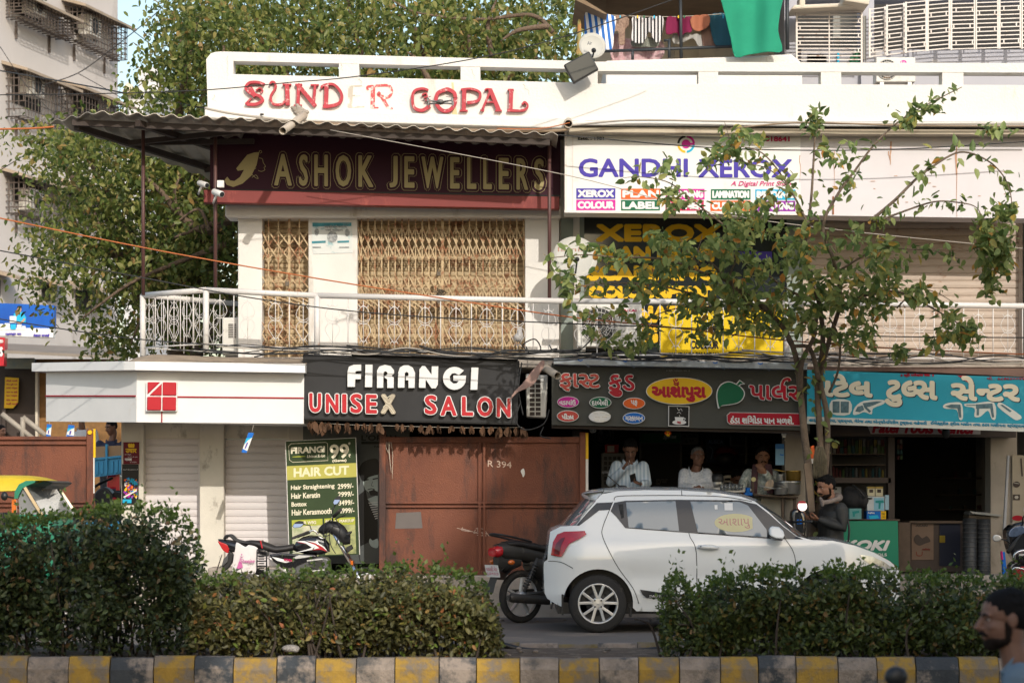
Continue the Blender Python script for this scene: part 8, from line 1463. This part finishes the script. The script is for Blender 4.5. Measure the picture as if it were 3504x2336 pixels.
carton('blue drill carton with a yellow end below the white carton',718,1074,845,1135,Yc,p_blu,.25,(('writing',p_white,T('DongCheng',724,1080,770,1092,Yc - .003,bold=1)),('print',p_cya,lambda m: flat(m,[(730,1105),(790,1100),(800,1120),(740,1128)],Yc - .003)),('end_label',p_yel,lambda m: m.px(812,1074,846,1135,Yc - .004,.02)),('writing',p_blk,lambda m: (text(m,'STABLE',816,1085,842,1098,Yc - .008),text(m,'COMPANY',815,1108,843,1120,Yc - .008)))))
carton('pale teal carton left of the blue drill carton',600,1056,682,1130,Yc,d_('carton teal',(.14,.32,.32)),.25,(('print',d_('print teal',(.02,.24,.24)),lambda m: flat(m,[(620,1075),(665,1070),(668,1085),(640,1090),(636,1112),(625,1112)],Yc - .003)),))
for x in (722,776): carton('cream %s packet with a gold top above the white drill carton' % ('left' if x == 722 else 'right'),x,910,x + 50,974,Yc + .02,d_('packet cream',(.52,.48,.34)),.1,(('label',d_('packet gold',(.34,.24,.06)),lambda m: m.px(x,910,x + 50,922,Yc + .015,.02)),('mark',m_dk2,lambda m: m.px(x + 12,928,x + 38,950,Yc + .016,.02))))
carton('narrow pale blue carton edge beside the white drill carton',840,966,866,1066,Yc + .05,d_('carton sky',(.3,.45,.55)))
t = thing('black_bag','black backpack heaped on the tool shop counter behind the bearded man','bag',W(640,1050,29.3)); part(t,'body',mat('bag black',(.02,.02,.022),.8,bump=.3),lambda m: (m.ell(W(640,990,29.35),(.16,.12,.13)),m.ell(W(600,950,29.4),(.08,.08,.08)),m.ell(W(690,1000,29.3),(.08,.09,.10))),remesh=.015,smooth=2); part(t,'strap',m_black,lambda m: (m.tube(cat_rom([W(620,900,29.25),W(660,925,29.2),W(705,985,29.2)],4),.012,6)))
t = thing('small_sign','small white sign ending in ON behind the bearded man','sign',W(515,990,29.5)); part(t,'panel',d_('sign pale',(.42,.42,.40)),lambda m: m.px(495,912,546,1000,29.5,.02)); part(t,'writing',p_blk,T('ON',500,918,518,932,29.496,bold=1))
Yk = 29.0; t = thing('shop_counter','bright green counter front with slanted white letters KOKI before the tool shop','counter',W(760,1420,Yk)); part(t,'front',mat('koki green',(.008,.20,.11),.45,var=.08),lambda m: m.ppoly([(560,1130),(926,1138),(932,1480),(560,1480)],Yk,.06)); part(t,'side',m_wd,lambda m: m.px(930,1150,1010,1480,Yk + .3,.4)); part(t,'top',m_wd,lambda m: m.px(560,1128,940,1140,Yk + .0,.6)); part(t,'writing',p_white,lambda m: (text(m,'HIKOKI',432,1264,874,1336,Yk - .004,.01,bold=6,shear=.3),text(m,'POWER TOOLS',600,1356,852,1376,Yk - .004,bold=1)))
def glass_c(label,x0,x1,fn): t = thing('glass_counter',label,'glass counter',W((x0 + x1) / 2,1480,29.6)); part(t,'panel',m_dk2,lambda m: m.px(x0,1150,x1,1480,29.6,.5)); part(t,'rim',m_wd,lambda m: m.px(x0 - 5,1140,x1 + 5,1155,29.55,.6)); fn(t)
glass_c('tool shop counter showing a faded glove poster',1010,1360,lambda t: (part(t,'poster',d_('poster buff',(.16,.11,.08)),lambda m: m.px(1018,1160,1165,1400,29.59,.01)),part(t,'poster',d_('poster night',(.012,.015,.03)),lambda m: m.px(1205,1160,1345,1440,29.59,.01)),part(t,'print',m_dk2,lambda m: (flat(m,smooth2([(1035,1250),(1060,1230),(1090,1255),(1120,1240),(1145,1275),(1110,1290),(1070,1305),(1040,1285)],3,True),29.585),text(m,'AKARI',1045,1162,1125,1178,29.585,bold=1.5))),part(t,'print',d_('print dim red',(.16,.03,.02)),lambda m: (stroke(m,[(1050,1345),(1055,1370),(1085,1370),(1090,1345)],5,29.585),text(m,'safety',1090,1320,1145,1340,29.585,bold=1))),part(t,'print',d_('dim yellow',(.20,.14,.01)),lambda m: qd(m,1205,1237,1243,1285,29.585))))
m_mesh = mat('wire mesh roll',(.045,.048,.05),.5,.4,var=.5,scale=60)
for x0,x1,y0,lb in ((1362,1455,1122,'left roll of dark wire mesh standing before the tool shop'),(1458,1548,1128,'right roll of dark wire mesh standing before the tool shop')):
    t = thing('mesh_roll',lb,'mesh roll',W((x0 + x1) / 2,1500,29.2)); a = W((x0 + x1) / 2,1500,29.25); H = W(0,y0,29.25).z - a.z; r_ = mm((x1 - x0) / 2,29.25); part(t,'roll',m_mesh,lambda m: m.lathe([(r_,0),(r_,H),(r_ * .9,H),(r_ * .9,H - .1),(r_ * .5,H - .1)],a,(0,0,1),30)); part(t,'band',m_eng,lambda m: [m.torus(a + Vector((0,0,H * k)),(0,0,1),r_,.006,30,5) for k in [i / 12 for i in range(1,12)]])
t = thing('paper_stack','pile of brown paper sacks and folded sheets behind the mesh rolls','sack pile',W(1590,1500,29.5)); [part(t,'sack',mt,lambda m: m.ppoly([(1400 + dx,y),(1625 - dx,y + 12),(1630,y + 34),(1402,y + 24)],29.5 + dx * .002,.4),bevel=.02) for y,dx,mt in ((1075,10,d_('sack grey',(.17,.16,.15))),(1100,0,d_('sack brown',(.11,.085,.06))),(1130,6,d_('sack dark',(.06,.05,.04))),(1165,3,d_('sack brown',(.11,.085,.06))),(1200,8,d_('sack dark',(.06,.05,.04))),(1240,4,d_('sack brown',(.11,.085,.06))))]; part(t,'folded_sheet',d_('sheet pale',(.28,.28,.26)),lambda m: m.ppoly([(1408,1072),(1440,1078),(1620,1098),(1618,1110),(1430,1092)],29.45,.3))
m = M(); m.ppoly([(1662,700),(1676,702),(1650,1225),(1632,1222)],29.1,.05); m.build('leaning_board',d_('board pale',(.34,.34,.35)),label='tall narrow pale board leaning at the right side of the tool shop door',cat='board',bevel=.004)
t = thing('poster','cream poster with printed tool outlines on the pillar at far right','poster',W(1735,1200,29.45)); part(t,'sheet',d_('poster cream',(.34,.30,.23)),lambda m: m.px(1694,700,1850,1200,29.46,.02)); part(t,'print',m_dk2,lambda m: (m.px(1698,962,1745,1000,29.455,.01),flat(m,oval(1722,895,24,20,18),29.452),stroke(m,[(1752,720),(1760,840)],10,29.453))); part(t,'print',d_('print white',(.4,.38,.33)),lambda m: (flat(m,oval(1722,981,14,12,6),29.45),stroke(m,[(1705,885),(1740,890)],4,29.447))); part(t,'print',p_dred,lambda m: flat(m,oval(1730,1120,38,18,20),29.452))
for x,y,lb in ((1640,1390,'blue and pink folded plastic sheet standing by the right scooter'),): t = thing('folded_mat',lb,'mat',W(x,1510,28.9)); part(t,'blue_part',p_blu,lambda m: m.ppoly([(1625,1350),(1645,1345),(1660,1505),(1630,1505)],28.95,.06),bevel=.01); part(t,'pink_part',p_pink,lambda m: m.ppoly([(1618,1345),(1628,1340),(1634,1400),(1622,1400)],28.94,.05),bevel=.006)
m = M(); m.ell(W(1250,545,29.0),(.05,.04,.07)); m.ell(W(1600,560,29.0),(.04,.04,.05)); m = M(); m.ell(W(1248,550,29.1),(.05,.04,.07)); m.build('hanging_pouch',m_black,label='small dark pouch hanging under the blue tool banner',cat='pouch')
t = thing('hanging_board','dim notice board hanging inside the dark tool shop','notice board',W(1310,640,33)); part(t,'panel',d_('dim panel',(.03,.032,.032)),lambda m: m.px(1170,580,1450,640,33,.02)); part(t,'rail',m_eng,lambda m: m.px(1165,575,1455,582,32.98,.03))
t = thing('tool_rack','dim shelf of small tools deep inside the tool shop','tool rack',W(1380,850,33.3)); [part(t,'board',m_wd,lambda m: m.px(1200,y,1640,y + 8,33.2,.3)) for y in (850,960,1060)]; [part(t,'tool',rs_.choice(cols[2:]),lambda m: m.px(x,y - rs_.uniform(20,50),x + 18,y,33.2,.1)) for x,y in [(1210 + i * 32,(850,960,1060)[i % 3]) for i in range(13)]]
# litter and the black hose by the kerb
view('O'); cable([(180,890),(280,915),(420,925),(600,922),(760,930),(900,918),(1010,905)],19.9,.025,m_black,'black hose lying along the far kerb of the median',name='hose')
view('P'); t = M(); t.ell(W(1300,676,18.3),(.07,.05,.03)); t.ell(W(1320,682,18.28),(.03,.03,.02)); t.build('crumpled_wrapper',mat('wrapper',(.40,.36,.32),.4,var=.4,scale=40,bump=1),label='crumpled silvery wrapper lying on the median by the middle hedge',cat='litter',remesh=.006)
